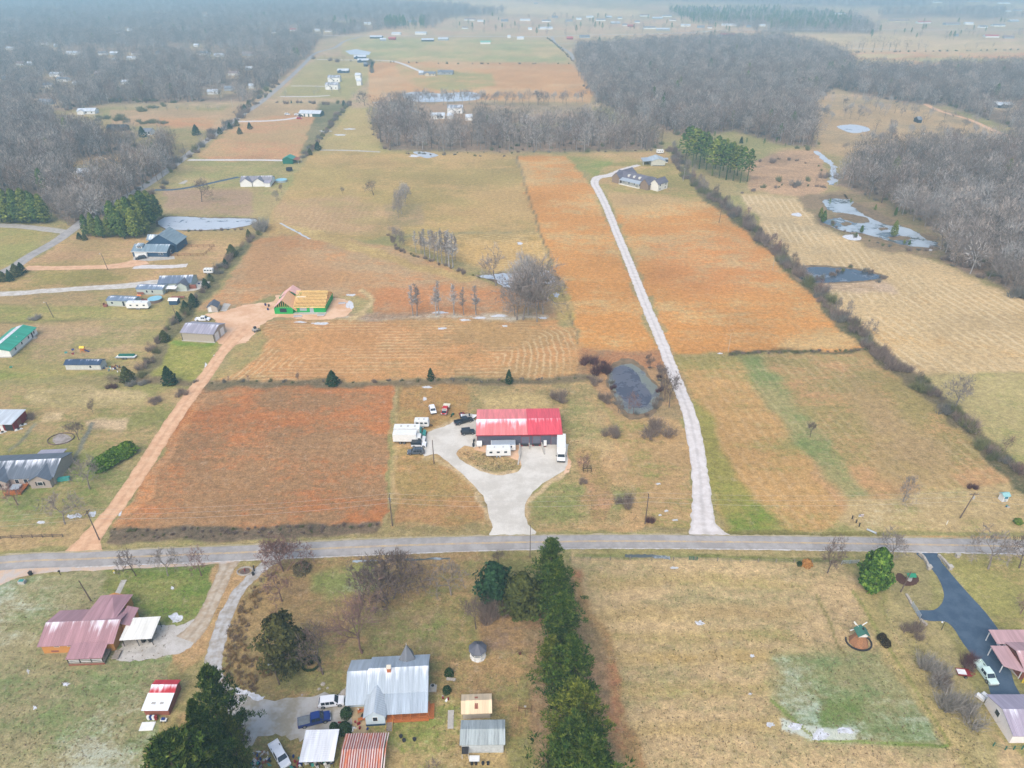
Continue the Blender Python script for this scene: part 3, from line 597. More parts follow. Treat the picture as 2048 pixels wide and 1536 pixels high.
# snow left lying in patches
snowm = gravelmat('melting_snow', (236,238,244), (206,206,206), 1.2)
def snow_patch(u, v, w, h=None, seed=0, n=14):
    h = h or w * 0.45; pts = []
    for k in range(n):
        a = 2 * math.pi * k / n; r = rnd.uniform(0.55, 1.1); pts.append((u + w / 2 * r * math.cos(a), v + h / 2 * r * math.sin(a)))
    return sheet('snow_patch', pts, snowm, 0.025 + rnd.random() * 0.004, smooth=True, jit=0.12, sub=3, kind='structure')
for a in ((350,1235,34,20),(180,1295,8,14),(56,1343,6,10),(132,1368,18,9),(70,1415,10,9),(345,1176,7,6),(141,1034,14,12),(154,1032,22,10),(186,1028,16,14),(82,1045,20,6),
          (240,1021,7,28),(1348,1136,22,5),(1398,1246,26,10),(1504,1312,12,7),(1590,1452,30,16),(1640,1470,44,24),(1690,1462,40,14),(1540,1450,20,12),(760,1466,0.1,0.1),
          (1316,968,12,4),(1350,1040,14,4),(1332,1022,10,5),(1320,1030,8,4),(855,774,22,5),(850,798,10,8),(880,625,40,6),(960,636,30,5),(1000,632,40,6),(930,640,26,5),
          (1010,652,14,5),(702,590,26,5),(700,610,18,18),(884,657,24,4),(640,647,40,6),(600,644,30,4),(830,312,30,6),(1594,429,24,8),(1704,474,50,14),(1860,500,10,4),
          (1086,636,22,5),(1090,548,30,22),(1112,590,14,12),(1400,744,0.1,0.1),(1500,1388,8,5),(650,262,30,3),(700,258,26,3),(680,270,30,3),(1040,487,14,6),(1845,268,10,3),(2010,296,22,4),(1560,1095,3,2),(412,738,10,24),(430,716,8,14),(1440,707,10,3),(560,1316,8,4)):
    if a[2] > 1: snow_patch(*a)
# ---------------------------------------------------------------- water
def watermat(name, deep, ice, amt, scale=0.15, rough=0.12):
    m, N, L, b = nodes(name); pos = N.new('ShaderNodeNewGeometry').outputs['Position']
    n = noise(N, L, pos, scale, 5, 0.6); n2 = noise(N, L, pos, scale * 6, 4, 0.6)
    s = mth(N, L, 'ADD', mth(N, L, 'MULTIPLY', n, 0.75), mth(N, L, 'MULTIPLY', n2, 0.25))
    f = ramp(N, L, s, 0.56 - amt * 0.3, 0.68 - amt * 0.3)
    col = mixc(N, L, f, lin(deep, 0.8), mixc(N, L, n2, lin(ice, 0.72), lin(tuple(x * 0.86 for x in ice), 0.72)))
    L.new(col, b.inputs['Base Color']); L.new(mth(N, L, 'MULTIPLY_ADD', f, 0.4, rough), b.inputs['Roughness'])
    b.inputs['Specular IOR Level'].default_value = 0.5
    return m
w_ice = watermat('icy_water', (120,128,140), (214,222,230), 0.7)
w_mix = watermat('half_frozen_water', (92,98,96), (200,212,220), 0.45, 0.06)
w_dark = watermat('dark_water', (66,72,80), (150,158,168), 0.25, 0.05)
w_alg = watermat('pond_water_algae', (112,112,112), (142,146,132), 0.5, 0.25); w_algd = watermat('pond_open_water', (78,78,88), (112,112,122), 0.4, 0.1)
def pond(poly, m_, jit, grow=1.10):
    cu = sum(p[0] for p in poly) / len(poly); cv = sum(p[1] for p in poly) / len(poly)
    sheet('muddy_bank', [(cu + (u - cu) * (grow + rnd.uniform(-.03, .05)), cv + (v - cv) * (grow + .08 + rnd.uniform(-.04, .08))) for u, v in poly], mud, 0.018, jit=jit * 1.6); return sheet('pond', poly, m_, 0.03, jit=jit)
mud = gravelmat('bank_mud', (150,126,98), (120,104,80), 0.4)
pond([(1236,732),(1262,728),(1284,740),(1296,756),(1316,776),(1318,800),(1300,822),(1266,828),(1246,818),(1232,796),(1218,768),(1220,745)], w_alg, 0.3)
sheet('pond', [(1226,738),(1254,733),(1274,746),(1284,768),(1302,786),(1300,806),(1272,816),(1246,800),(1230,776)], w_algd, 0.036, jit=0.25)
pond([(322,438),(350,433),(420,436),(505,438),(508,446),(470,456),(400,460),(340,458),(318,450)], w_ice, 0.5, 1.03)
pond([(1592,540),(1630,534),(1700,538),(1750,548),(1766,556),(1720,562),(1640,565),(1604,560)], w_dark, 0.5)
pond([(1648,400),(1690,398),(1706,404),(1704,414),(1734,424),(1756,440),(1790,448),(1830,462),(1872,484),(1868,494),(1820,492),(1780,482),(1730,468),(1690,462),(1652,448),(1650,440),(1682,434),(1706,430),(1668,424),(1650,414)], w_mix, 1.0, 1.06)
for q in ([(1672,430),(1700,428),(1734,436),(1738,444),(1716,446),(1686,438)], [(1682,446),(1698,444),(1702,449),(1690,452)], [(1706,404),(1740,418),(1780,436),(1800,448),(1784,452),(1750,440),(1720,424)], [(1776,474),(1800,472),(1824,476),(1810,480),(1786,480)], [(1758,456),(1772,455),(1776,459),(1762,461)], [(1840,466),(1862,474),(1868,482),(1850,478)]): sheet('mud_island', q, mud, 0.045, jit=0.7)
sheet('pond', [(804,190),(830,184),(880,187),(940,184),(962,192),(950,200),(900,203),(830,203)], w_ice, 0.05, jit=1.0)
sheet('pond', [(826,304),(846,303),(874,309),(870,314),(850,316),(836,310)], w_ice, 0.03, jit=0.5)
sheet('pond', [(1674,254),(1700,249),(1730,253),(1738,261),(1706,266)], w_ice, 0.05, jit=0.7)
pond([(958,552),(1000,548),(1040,545),(1090,545),(1108,556),(1104,566),(1060,570),(1030,576),(1010,574),(990,560),(960,556)], w_ice, 1.0, 1.04)
ribbon('creek', [(560,446),(590,462),(620,478)], w_ice, 1.2, 0.03, 0.3, step=2)
ribbon('creek', [(1632,302),(1650,318),(1666,334),(1668,352),(1662,370)], w_ice, 4.5, 0.03, 1.2, step=2)
ribbon('ditch_water', [(705,1123),(760,1121),(830,1119),(900,1117)], w_mix, 0.6, 0.03, 0.2, step=1)
ribbon('ditch_water', [(1250,1112),(1290,1112),(1340,1116)], w_mix, 1.0, 0.03, 0.2, step=1)
ribbon('ditch_water', [(470,1378),(496,1388),(526,1398)], snowm, 1.0, 0.04, 0.3, step=1)
sheet('metal_roof_slab', [(690,102),(712,98),(742,104),(738,110),(700,109)], gravelmat('field_sheeting', (206,216,224), (190,200,208), 0.05), 0.06, jit=0, smooth=False).name = 'pond'
# ---------------------------------------------------------------- vegetation
def leafmat(name, c, c2, k=0.72, rnd_obj=0.25, rnd_isl=0.5, rough=0.9, tip_highlights=None):
    m, N, L, b = nodes(name)
    ge = N.new('ShaderNodeNewGeometry'); oi = N.new('ShaderNodeObjectInfo')
    col = mixc(N, L, ge.outputs['Random Per Island'], lin(c, k), lin(c2, k))
    n = noise(N, L, N.new('ShaderNodeTexCoord').outputs['Object'], 0.5, 3)
    if tip_highlights: col = mixc(N, L, ramp(N, L, noise(N, L, N.new('ShaderNodeTexCoord').outputs['Object'], 1.3, 2), .5, .68), col, lin(tip_highlights, k))  # paler clumps paint crown highlights into the foliage, along with yellowish new growth
    v = mth(N, L, 'MULTIPLY_ADD', oi.outputs['Random'], rnd_obj, 1 - rnd_obj / 2)
    v = mth(N, L, 'MULTIPLY', v, mth(N, L, 'MULTIPLY_ADD', n, rnd_isl, 1 - rnd_isl / 2))
    cc = N.new('ShaderNodeCombineColor'); [L.new(v, cc.inputs[i]) for i in range(3)]
    col = mixc(N, L, 1.0, col, cc.outputs[0], 'MULTIPLY')
    L.new(col, b.inputs['Base Color']); b.inputs['Roughness'].default_value = rough; b.inputs['Specular IOR Level'].default_value = 0.15
    return m
bark = leafmat('grey_bark', (172,160,150), (140,128,120)); bark_n = leafmat('brown_grey_bark', (142,124,114), (106,92,84))
bark_pale = leafmat('pale_bark', (176,164,150), (150,140,128))
bark_red = leafmat('reddish_bark', (156,122,112), (130,104,96))
bark_dark = leafmat('dark_bark', (112,98,86), (92,82,74))
wood_far = leafmat('woodland_twigs', (194,180,168), (130,118,108), rnd_obj=0.6); wood_dark = leafmat('dark_woodland_twigs', (148,136,124), (98,90,82), rnd_obj=0.5); wood_pale = leafmat('pale_woodland_twigs', (206,200,194), (150,144,138), rnd_obj=0.4)
pine_leaf = leafmat('pine_needles', (96,122,48), (34,62,26), k=0.66, tip_highlights=(132,146,62))
pine_leaf2 = leafmat('yellow_pine_needles', (128,136,52), (60,84,32), k=0.68, tip_highlights=(160,164,70))
cedar_leaf = leafmat('cedar_foliage', (98,102,50), (58,66,34), k=0.7)
cedar_dark = leafmat('dark_cedar_foliage', (54,82,46), (30,50,30), k=0.7)
holly_leaf = leafmat('holly_foliage', (104,142,56), (36,68,26), k=0.75, tip_highlights=(140,168,66))
brush_twig = leafmat('brush_twigs', (170,150,136), (124,106,94))
brush_olive = leafmat('olive_brush', (146,146,98), (104,106,70))
weed_tan = leafmat('dry_weeds', (190,160,116), (150,124,90))
rust_leaf = leafmat('rusty_oak_leaves', (168,112,84), (130,88,70))
thuja_leaf = leafmat('thuja_foliage', (118,146,44), (62,96,26), k=0.75)
class TM:                                        # triangle soup for branches and leaves
    def __init__(s): s.V = []; s.T = []
    def tube(s, a, b, r0, r1, n=3):
        d = (b - a); l = d.length
        if l < 1e-5: return
        d /= l; q = d.orthogonal().normalized(); w = d.cross(q); k0 = len(s.V)
        for c, r in ((a, r0), (b, r1)):
            for k in range(n):
                t = 2 * math.pi * k / n; s.V.append(c + q * (r * math.cos(t)) + w * (r * math.sin(t)))
        for k in range(n):
            j = (k + 1) % n; s.T += [(k0+k, k0+j, k0+n+j), (k0+k, k0+n+j, k0+n+k)]
    def sliver(s, a, b, w, rg):
        d = (b - a); q = d.cross(Vector((rg.uniform(-1,1), rg.uniform(-1,1), rg.uniform(-1,1))))
        if q.length < 1e-6: return
        q = q.normalized() * w; k0 = len(s.V); s.V += [a - q, a + q, b]; s.T.append((k0, k0+1, k0+2))
    def leaf(s, c, n, up, size, rg):
        n = n.normalized(); q = n.cross(up)
        q = (q if q.length > 1e-4 else n.orthogonal()).normalized(); w = n.cross(q)
        k0 = len(s.V); a, b_ = size * rg.uniform(.6, 1.2), size * rg.uniform(.5, 1.0)
        s.V += [c - q * a, c - w * b_ * .8, c + q * a, c + w * b_]; s.T += [(k0, k0+1, k0+2), (k0, k0+2, k0+3)]
    def mesh(s, name, m): return fastmesh(name, [tuple(p) for p in s.V], s.T, m)
def rv(rg): 
    while True:
        v = Vector((rg.uniform(-1,1), rg.uniform(-1,1), rg.uniform(-1,1)))
        if 0.05 < v.length < 1: return v.normalized()
def bare_meshes(seed, H, spread=0.45, levels=4, kids=4, twigs=5, m=None, stems=1, tw=0.035, trunk_frac=0.25, up=0.35, rad=None, lod=1.0):
    """trunk mesh and crown mesh of a leafless tree"""
    rg = random.Random(seed); tr = TM(); cr = TM(); m = m or bark
    r0 = rad or H * 0.017
    def grow(p, d, l, r, lev):
        seg = 3 if lev <= 1 else 2; q = p; dd = d.copy(); pts = [p]
        for i in range(seg):
            dd = (dd + rv(rg) * 0.16 + Vector((0, 0, up * 0.25))).normalized(); q2 = q + dd * (l / seg)
            (tr if lev == 0 else cr).tube(q, q2, r * (1 - 0.55 * i / seg), r * (1 - 0.55 * (i + 1) / seg), 5 if lev == 0 else 3)
            q = q2; pts.append(q)
        if lev >= levels:
            for k in range(twigs):
                b_ = pts[rg.randrange(len(pts))]; t = (dd + rv(rg) * 0.9 + Vector((0, 0, 0.3))).normalized()
                cr.sliver(b_, b_ + t * l * rg.uniform(.6, 1.2), tw, rg)
            return
        n = kids + (1 if rg.random() < .5 else 0)
        for k in range(n):
            f = 0.35 + 0.65 * (k + 1) / n if lev > 0 else 0.55 + 0.45 * (k + 1) / n
            i = min(seg - 1, int(f * seg)); b_ = pts[i].lerp(pts[i + 1], f * seg - i if f < 1 else 1)
            a = 2 * math.pi * (k / n + rg.random() * .25) + lev; side = dd.orthogonal().normalized()
            side = (Matrix.Rotation(a, 3, dd) @ side)
            nd = (dd * (1 - spread * rg.uniform(.7, 1.2)) + side * spread * 1.5 * rg.uniform(.7, 1.2)).normalized()
            grow(b_, nd, l * rg.uniform(.52, .78) * (1.0 if lev else 1.25), r * 0.52, lev + 1)
    for s_ in range(stems):
        off = Vector((0, 0, 0)) if stems == 1 else Vector((rg.uniform(-.5,.5), rg.uniform(-.5,.5), 0))
        d = Vector((0, 0, 1)) if stems == 1 else Vector((off.x * 1.1, off.y * 1.1, 1)).normalized()
        grow(off, d, H * trunk_frac * rg.uniform(.9, 1.1), r0 * (1 if stems == 1 else .6), 0)
    zmax = max(p.z for p in cr.V); sc_ = H / zmax
    for t in (tr, cr): t.V = [Vector((p.x, p.y, p.z * sc_)) for p in t.V]
    return tr.mesh('trunk', m), cr.mesh('crown', m)
def bush_mesh(seed, w, h, n=260, m=None, tw=0.03, name='bush'):
    """many thin stems rising from the ground in a few clumps, for leafless brush"""
    rg = random.Random(seed); t = TM(); cl = [(rg.uniform(-.3, .3) * w, rg.uniform(-.3, .3) * w, rg.uniform(.45, 1)) for _ in range(5)]
    for k in range(int(n * .8)):
        cx_, cy_, ch = cl[rg.randrange(5)]; a = rg.random() * 6.283; r = w * .3 * math.sqrt(rg.random())
        b_ = Vector((cx_ + r * .4 * math.cos(a), cy_ + r * .4 * math.sin(a), 0)); e = Vector((cx_ + r * math.cos(a), cy_ + r * math.sin(a), h * ch * rg.uniform(.35, 1.1)))
        mid_ = b_.lerp(e, .55) + rv(rg) * .1 * h; t.sliver(b_, mid_ + (mid_ - b_) * .1, tw * 1.2, rg)
        for j in range(3): t.sliver(b_.lerp(mid_, rg.uniform(.5, 1)), e + rv(rg) * .13 * w, tw * .8, rg)
    for v in t.V: v.z = max(0.0, v.z)
    return t.mesh(name, m or brush_twig)
def leafy_mesh(seed, prof, n, size, m, name='crown', jag=0.25, hang=0.0, ry=1.0):
    """foliage spread through a crown: prof(t)->radius at height fraction t (H = prof.H)"""
    rg = random.Random(seed); t = TM(); H = prof.H
    ph = [rg.random() * 6.28 for _ in range(8)]
    for k in range(n):
        f = rg.random() ** 0.85; a = rg.random() * 6.283; R_ = prof(f)
        lobes = 1 + jag * (math.sin(3 * a + ph[0] + 9 * f) * .5 + math.sin(5 * a + ph[1] - 14 * f) * .35 + math.sin(11 * f * 3 + ph[2] + 2 * a) * .4)
        rr = R_ * lobes * (1 - 0.35 * rg.random() ** 2.2); z = f * H + rg.uniform(-.15, .15) * size * 4 - hang * rr
        c = Vector((rr * math.cos(a), rr * math.sin(a) * ry, max(0.05, z)))
        nrm = Vector((math.cos(a), math.sin(a), .75)) + rv(rg) * .9
        t.leaf(c, nrm, Vector((0, 0, 1)), size * rg.uniform(.7, 1.3), rg)
    return t.mesh(name, m)
def prof(H, kind='cone', R_=1.0):
    def f(t):
        if kind == 'cone': return R_ * (1 - t) ** 0.75 * min(1, .55 + t * 3)
        if kind == 'egg': return R_ * max(0.0, math.sin(math.pi * min(1, (t * .93 + .07)) ** .8)) ** .7
        if kind == 'dome': return R_ * math.sqrt(max(0.0, 1 - t * t))
        if kind == 'column': return R_ * min(1, (1 - t) * 3.5) ** .6 * min(1, .7 + t)
    f.H = H; return f
def pine_meshes(seed, H, Rc, tufts=160, base=0.15, m=None, blades=34, size=0.75, taper=.6):
    """trunk, limbs, and rounded clumps of up-swept needles with gaps between"""
    rg = random.Random(seed); tr = TM(); cr = TM(); q = Vector((0, 0, 0))
    for i in range(8):
        q2 = Vector((q.x + rg.uniform(-.12, .12), q.y + rg.uniform(-.12, .12), H * .97 * (i + 1) / 8))
        tr.tube(q, q2, .2 * (1 - i / 9) * H / 12, .2 * (1 - (i + 1) / 9) * H / 12, 6); q = q2
    nl = int(tufts / 4)
    for k in range(nl):
        g = ((k + rg.random()) / nl) ** 1.15; f = base + (1 - base) * g; a = k * 2.4 + rg.uniform(-.5, .5)
        L_ = Rc * (1 - g) ** taper * min(1, .6 + g * 2) * rg.uniform(.6, 1.2)
        p = Vector((0, 0, f * H * .97)); d = Vector((math.cos(a), math.sin(a), -.05 + .8 * g)).normalized(); e = p + d * L_ + Vector((0, 0, .12 * L_))
        tr.tube(p, e, .05 * H / 14, .02, 3)
        for j in range(4):
            c = p.lerp(e, .45 + .58 * j / 3) + rv(rg) * (.13 * L_ + .15); R_ = (.34 + .10 * Rc * (1 - g)) * rg.uniform(.75, 1.25)
            for b_ in range(blades):
                o = rv(rg); o.z = abs(o.z) * .8 - .12; c2 = c + o * R_ * rg.uniform(.5, 1)
                dd = (o + Vector((0, 0, .7)) + rv(rg) * .3).normalized(); cr.sliver(c2, c2 + dd * size * rg.uniform(.35, .7), size * .11, rg)
            for b_ in range(5): cr.leaf(c + rv(rg) * R_ * .5, Vector((0, 0, 1)) + rv(rg) * .5, Vector((1, 0, 0)), size * .3, rg)
    return tr.mesh('trunk', bark_dark), cr.mesh('crown', m or pine_leaf)
def slim_meshes(seed, H, m):
    rg = random.Random(seed); tr = TM(); cr = TM(); q = Vector((0, 0, 0)); pts = [q]
    for i in range(6):
        q2 = Vector((q.x + rg.uniform(-.15, .15), q.y + rg.uniform(-.15, .15), H * (i + 1) / 6)); tr.tube(q, q2, .17 * (1 - i / 6.5), .17 * (1 - (i + 1) / 6.5), 5); q = q2; pts.append(q)
    for k in range(44):
        f = rg.uniform(.3, .98); i = min(5, int(f * 6)); p = pts[i].lerp(pts[i + 1], f * 6 - i); a = rg.random() * 6.28; l = H * .17 * (1.25 - f) * rg.uniform(.7, 1.3)
        e = p + Vector((math.cos(a) * .55, math.sin(a) * .55, .85)).normalized() * l; cr.tube(p, e, .05, .02, 3)
        for j in range(11):
            c = p.lerp(e, rg.uniform(.2, 1)); cr.sliver(c, c + (Vector((0, 0, .8)) + rv(rg)).normalized() * l * rg.uniform(.3, .7), .07, rg)
    return tr.mesh('trunk', m), cr.mesh('crown', m)
def plant(name, label, cat, u, v, meshes, group=None, rz=None, s=1.0, tz=None, xy=None):
    p = P(u, v) if xy is None else Vector((xy[0], xy[1], 0)); rz = rnd.random() * 6.28 if rz is None else rz
    if len(meshes) == 1:
        o = link(name, meshes[0], None, p); o.rotation_euler = (0, 0, rz); o.scale = (s, s, s * (tz or 1)); return tag(o, label, cat, group)
    t = thing(name, label, cat, p, rz, group); t.scale = (s, s, s * (tz or 1))
    for n_, me_ in zip(('trunk', 'crown'), meshes): link(n_, me_, t)
    return t
# --- variants
near_bare = [bare_meshes(11 + i, 10, spread=.5 + .06 * (i % 3), levels=4, kids=3, twigs=5, m=(bark_n, bark, bark_red, bark_n)[i], tw=.042) for i in range(4)]
big_multi = bare_meshes(31, 9, spread=.46, levels=4, kids=3, twigs=7, m=bark_n, stems=6, tw=.04, trunk_frac=.28)
red_multi = bare_meshes(33, 9, spread=.5, levels=4, kids=3, twigs=5, m=bark_red, stems=5, tw=.045, trunk_frac=.26)
tall_thin = bare_meshes(35, 14, spread=.3, levels=3, kids=5, twigs=5, m=bark_red, tw=.035, trunk_frac=.5)
mid_bare = [bare_meshes(41 + i, 16, spread=.44 + .05 * (i % 3), levels=3, kids=4, twigs=6, m=(bark, wood_far, wood_pale, wood_far)[i], tw=.075, trunk_frac=.34) for i in range(4)]
mid_slim = [slim_meshes(61 + i, 15, (wood_pale, bark)[i % 2]) for i in range(3)]
def far_tree(seed, H, m, slv=150, tw=0.11, cw=0.36, name='bare_tree'):
    rg = random.Random(seed); t = TM(); t.tube(Vector((0, 0, 0)), Vector((rg.uniform(-.4,.4), rg.uniform(-.4,.4), H * .66)), .30, .12, 4)
    for k in range(9):
        f = rg.uniform(.28, .62); p = Vector((0, 0, f * H)); a = rg.random() * 6.28; up_ = rg.uniform(.5, 1.5)
        e = p + Vector((math.cos(a), math.sin(a), up_)).normalized() * H * rg.uniform(.2, .36); t.tube(p, e, .16, .06, 3)
    for k in range(slv):
        d = rv(rg); r = rg.uniform(.35, 1) ** .5; c = Vector((d.x * cw * H * r * .8, d.y * cw * H * r * .8, H * (.62 + .36 * d.z * r)))
        dd = (Vector((c.x, c.y, (c.z - H * .45))).normalized() + rv(rg) * .5).normalized(); t.sliver(c, c + dd * H * rg.uniform(.08, .16), tw, rg)
    return t.mesh(name, m)
far_trees = [far_tree(81 + i, 16 + 1.2 * (i % 3), (wood_far, wood_dark, wood_far, wood_pale, leafmat('brown_twigs', (158,130,112), (110,92,80)), wood_dark)[i], cw=(.34, .4, .3, .37, .35, .42)[i]) for i in range(6)]
def far_pine(seed, H, Rc, m, n=260, base=.3):
    rg = random.Random(seed); t = TM(); t.tube(Vector((0, 0, 0)), Vector((0, 0, H * .9)), .2, .06, 4)
    for k in range(n):
        f = base + (1 - base) * rg.random() ** .9; g = (f - base) / (1 - base); R_ = Rc * (1 - g) ** .55 * min(1, .5 + g * 2.5) * rg.uniform(.55, 1.05)
        a = rg.random() * 6.28; c = Vector((R_ * math.cos(a), R_ * math.sin(a), f * H)); t.leaf(c, Vector((math.cos(a), math.sin(a), 1)) + rv(rg) * .7, Vector((0, 0, 1)), .62, rg)
    return t.mesh('pine_tree', m)
far_pines = [far_pine(90 + i, 17, 3.6, (pine_leaf, pine_leaf2, pine_leaf)[i], base=.34) for i in range(3)]
bushes = [bush_mesh(100 + i, 4.5, 3.0, 200, (brush_twig, brush_olive, brush_twig, leafmat('grey_brush', (150,146,136), (112,106,98)))[i], tw=.04) for i in range(4)]
cedars = [leafy_mesh(110 + i, prof(5.5, 'cone', 1.9), 900, .26, (cedar_dark, cedar_leaf, cedar_dark)[i], 'cedar_tree') for i in range(3)]
# ---------------------------------------------------------------- woodland: points on the wood floors
def scatter(poly, sp_of_y, seed):
    rg = random.Random(seed); wv = [P(u, max(v, -66)) for u, v in poly]; y0 = min(p.y for p in wv); y1 = max(p.y for p in wv)
    out = []; y = y0
    while y < y1:
        s_ = sp_of_y(y); v_ = PX(0, y)[1]; xs = []
        n = len(poly)
        for i in range(n):
            (ua, va), (ub, vb) = poly[i], poly[(i + 1) % n]
            if (va > v_) != (vb > v_): xs.append(ua + (ub - ua) * (v_ - va) / (vb - va))
        xs.sort()
        for i in range(0, len(xs) - 1, 2):
            xa = P(max(xs[i], -620), v_).x; xb = P(min(xs[i + 1], 2670), v_).x; x = xa + rg.random() * s_
            while x < xb:
                out.append((x + rg.uniform(-.45, .45) * s_, y + rg.uniform(-.45, .45) * s_)); x += s_
        y += s_ * 0.9
    return out
CLEAR = [(30,45,24,5),(300,105,150,6),(440,108,90,6),(130,118,30,4),(120,165,60,5),(430,182,40,8),(500,108,60,7),(90,205,60,7),(250,65,60,4),(180,255,60,6),(400,100,60,4),(170,100,80,5),(380,92,50,4),
         (900,220,60,12),(880,238,50,8),(985,233,30,10),(1800,38,80,8),(1900,40,80,6),(2010,212,60,10),(1000,18,60,4),(560,55,40,4),(470,62,60,4),(80,20,50,3),(290,30,60,3),(1680,8,40,3),(1950,5,100,3),(730,46,30,6)]
def clear(x, y):
    u, v = PX(x, y); hh = 13 * pxm(v)
    return any(abs(u - a) < w and abs(v - b_) < h for a, b_, w, h in CLEAR) or any(abs(u - a) < w * .6 + 3 and -4 < v - b_ < hh for a, b_, w in CLEARS)
allp = []
for i, (wd, sf) in enumerate(WOODS):
    pts = scatter(wd, (lambda y, sf=sf: sf * (6.2 if y < 700 else 6.2 + (y - 700) * 0.0045)), 300 + i)
    allp += [(x, y, i) for x, y in pts if not clear(x, y) or rnd.random() < .06]
allp = [p for p in allp if rnd.random() < (.55 if p[2] in (3,) else .9)]
inview = [p for p in allp if -60 < PX(p[0], p[1])[0] < 2108]
inview.sort(key=lambda p: p[1])
WLAB = {1: 'leafless grey tree in the hazy woods north west of the country road', 2: 'leafless grey tree in the woods beside the country road on the left',
        3: 'leafless tree in the open grove behind the middle fields', 4: 'leafless tree in the large grey wood behind the gravel lane house',
        5: 'leafless tree in the wood beyond the scattered pasture trees', 6: 'leafless tree in the dense wood right of the marshy pond'}
near_set = set()
for p in inview[:230]:
    near_set.add(p); far_m = (mid_bare + far_trees)[rnd.randrange(8)] if p[1] < 520 else far_trees[rnd.randrange(6)]
    s_ = rnd.uniform(.72, 1.12)
    if isinstance(far_m, tuple): plant('woodland_tree', WLAB.get(p[2]), 'tree', 0, 0, far_m, 'leafless woodland trees', s=s_, xy=p)
    else: plant('woodland_tree', WLAB.get(p[2]), 'tree', 0, 0, [far_m], 'leafless woodland trees', s=s_, xy=p)
rest = [p for p in allp if p not in near_set]
PINEZ = [(1340,20,1560,50,.55),(1530,30,1700,62,.5),(1560,40,1640,60,.8),(770,44,850,58,.95),(668,44,712,56,.9),(1650,150,1660,160,.2)]
def ispine(x, y):
    u, v = PX(x, y)
    for a, b_, c, d, pr in PINEZ:
        if a < u < c and b_ < v < d: return rnd.random() < pr
    return rnd.random() < .006
def instanced(name, pts, meshes, smin, smax, kind='stuff'):
    src = bpy.data.collections.new(name + '_sources')
    for i, me_ in enumerate(meshes):
        o = bpy.data.objects.new('%s_source' % name, me_); src.objects.link(o)
    me_ = bpy.data.meshes.new(name); A = np.array([(x, y, 0) for x, y in pts], np.float32)
    me_.vertices.add(len(A)); me_.vertices.foreach_set('co', A.ravel())
    rs = np.random.RandomState(len(A)); at = me_.attributes.new('sc', 'FLOAT', 'POINT'); at.data.foreach_set('value', rs.uniform(smin, smax, len(A)).astype(np.float32))
    at = me_.attributes.new('rot', 'FLOAT', 'POINT'); at.data.foreach_set('value', rs.uniform(0, 6.28, len(A)).astype(np.float32))
    at = me_.attributes.new('ix', 'INT', 'POINT'); at.data.foreach_set('value', rs.randint(0, len(meshes), len(A)).astype(np.int32))
    o = link(name, me_); ng = bpy.data.node_groups.new(name, 'GeometryNodeTree')
    ng.interface.new_socket('Geometry', in_out='INPUT', socket_type='NodeSocketGeometry'); ng.interface.new_socket('Geometry', in_out='OUTPUT', socket_type='NodeSocketGeometry')
    N = ng.nodes; L = ng.links; gi = N.new('NodeGroupInput'); go = N.new('NodeGroupOutput'); ip = N.new('GeometryNodeInstanceOnPoints'); ci = N.new('GeometryNodeCollectionInfo')
    ci.inputs['Collection'].default_value = src; ci.inputs['Separate Children'].default_value = True; ci.inputs['Reset Children'].default_value = True
    def na(n, t):
        a = N.new('GeometryNodeInputNamedAttribute'); a.data_type = t; a.inputs['Name'].default_value = n; return a.outputs['Attribute']
    L.new(gi.outputs[0], ip.inputs['Points']); L.new(ci.outputs[0], ip.inputs['Instance']); ip.inputs['Pick Instance'].default_value = True
    L.new(na('ix', 'INT'), ip.inputs['Instance Index']); L.new(na('sc', 'FLOAT'), ip.inputs['Scale'])
    cx = N.new('ShaderNodeCombineXYZ'); L.new(na('rot', 'FLOAT'), cx.inputs[2]); L.new(cx.outputs[0], ip.inputs['Rotation'])
    L.new(ip.outputs[0], go.inputs[0]); md = o.modifiers.new('scatter', 'NODES'); md.node_group = ng; o['kind'] = kind
    return o
pp = [(p[0], p[1]) for p in rest if ispine(p[0], p[1])]; pset = set(pp)
instanced('far_woodland', [(p[0], p[1]) for p in rest if (p[0], p[1]) not in pset], far_trees, .7, 1.15)
instanced('far_pine_woods', pp, far_pines, .75, 1.1)
# undergrowth below the woods
ug = [(p[0] + rnd.uniform(-4, 4), p[1] + rnd.uniform(-4, 4)) for p in allp if p[1] < 900 and rnd.random() < .35]
instanced('undergrowth', ug, bushes, .5, 1.1)
# ---------------------------------------------------------------- single trees and shrubs, each where it stands
def hgt(vb, vt):
    y = P(1024, vb).y; b_ = (768 - vt) / F
    return CH + y * (b_ * cp - sp) / (cp + b_ * sp)
def zmax(meshes):
    me_ = meshes[-1]
    if 'zmax' not in me_:
        a = np.empty(len(me_.vertices) * 3, np.float32); me_.vertices.foreach_get('co', a); me_['zmax'] = float(a[2::3].max())
    return me_['zmax']
def plantT(name, label, cat, u, vb, vt, meshes, group=None, wide=1.0, rz=None):
    """base row vb, top row vt: height follows; wide stretches the width"""
    h = hgt(vb, vt); s = h / zmax(meshes); o = plant(name, label, cat, u, vb, meshes, group, rz)
    o.scale = (s * wide, s * wide, s); return o
nb = near_bare
T_ = 'tree'
pineA = [pine_meshes(201, 16, 4.6, 330, .12, pine_leaf), pine_meshes(202, 16, 4.9, 340, .12, pine_leaf), pine_meshes(203, 16, 4.6, 320, .14, pine_leaf2)]
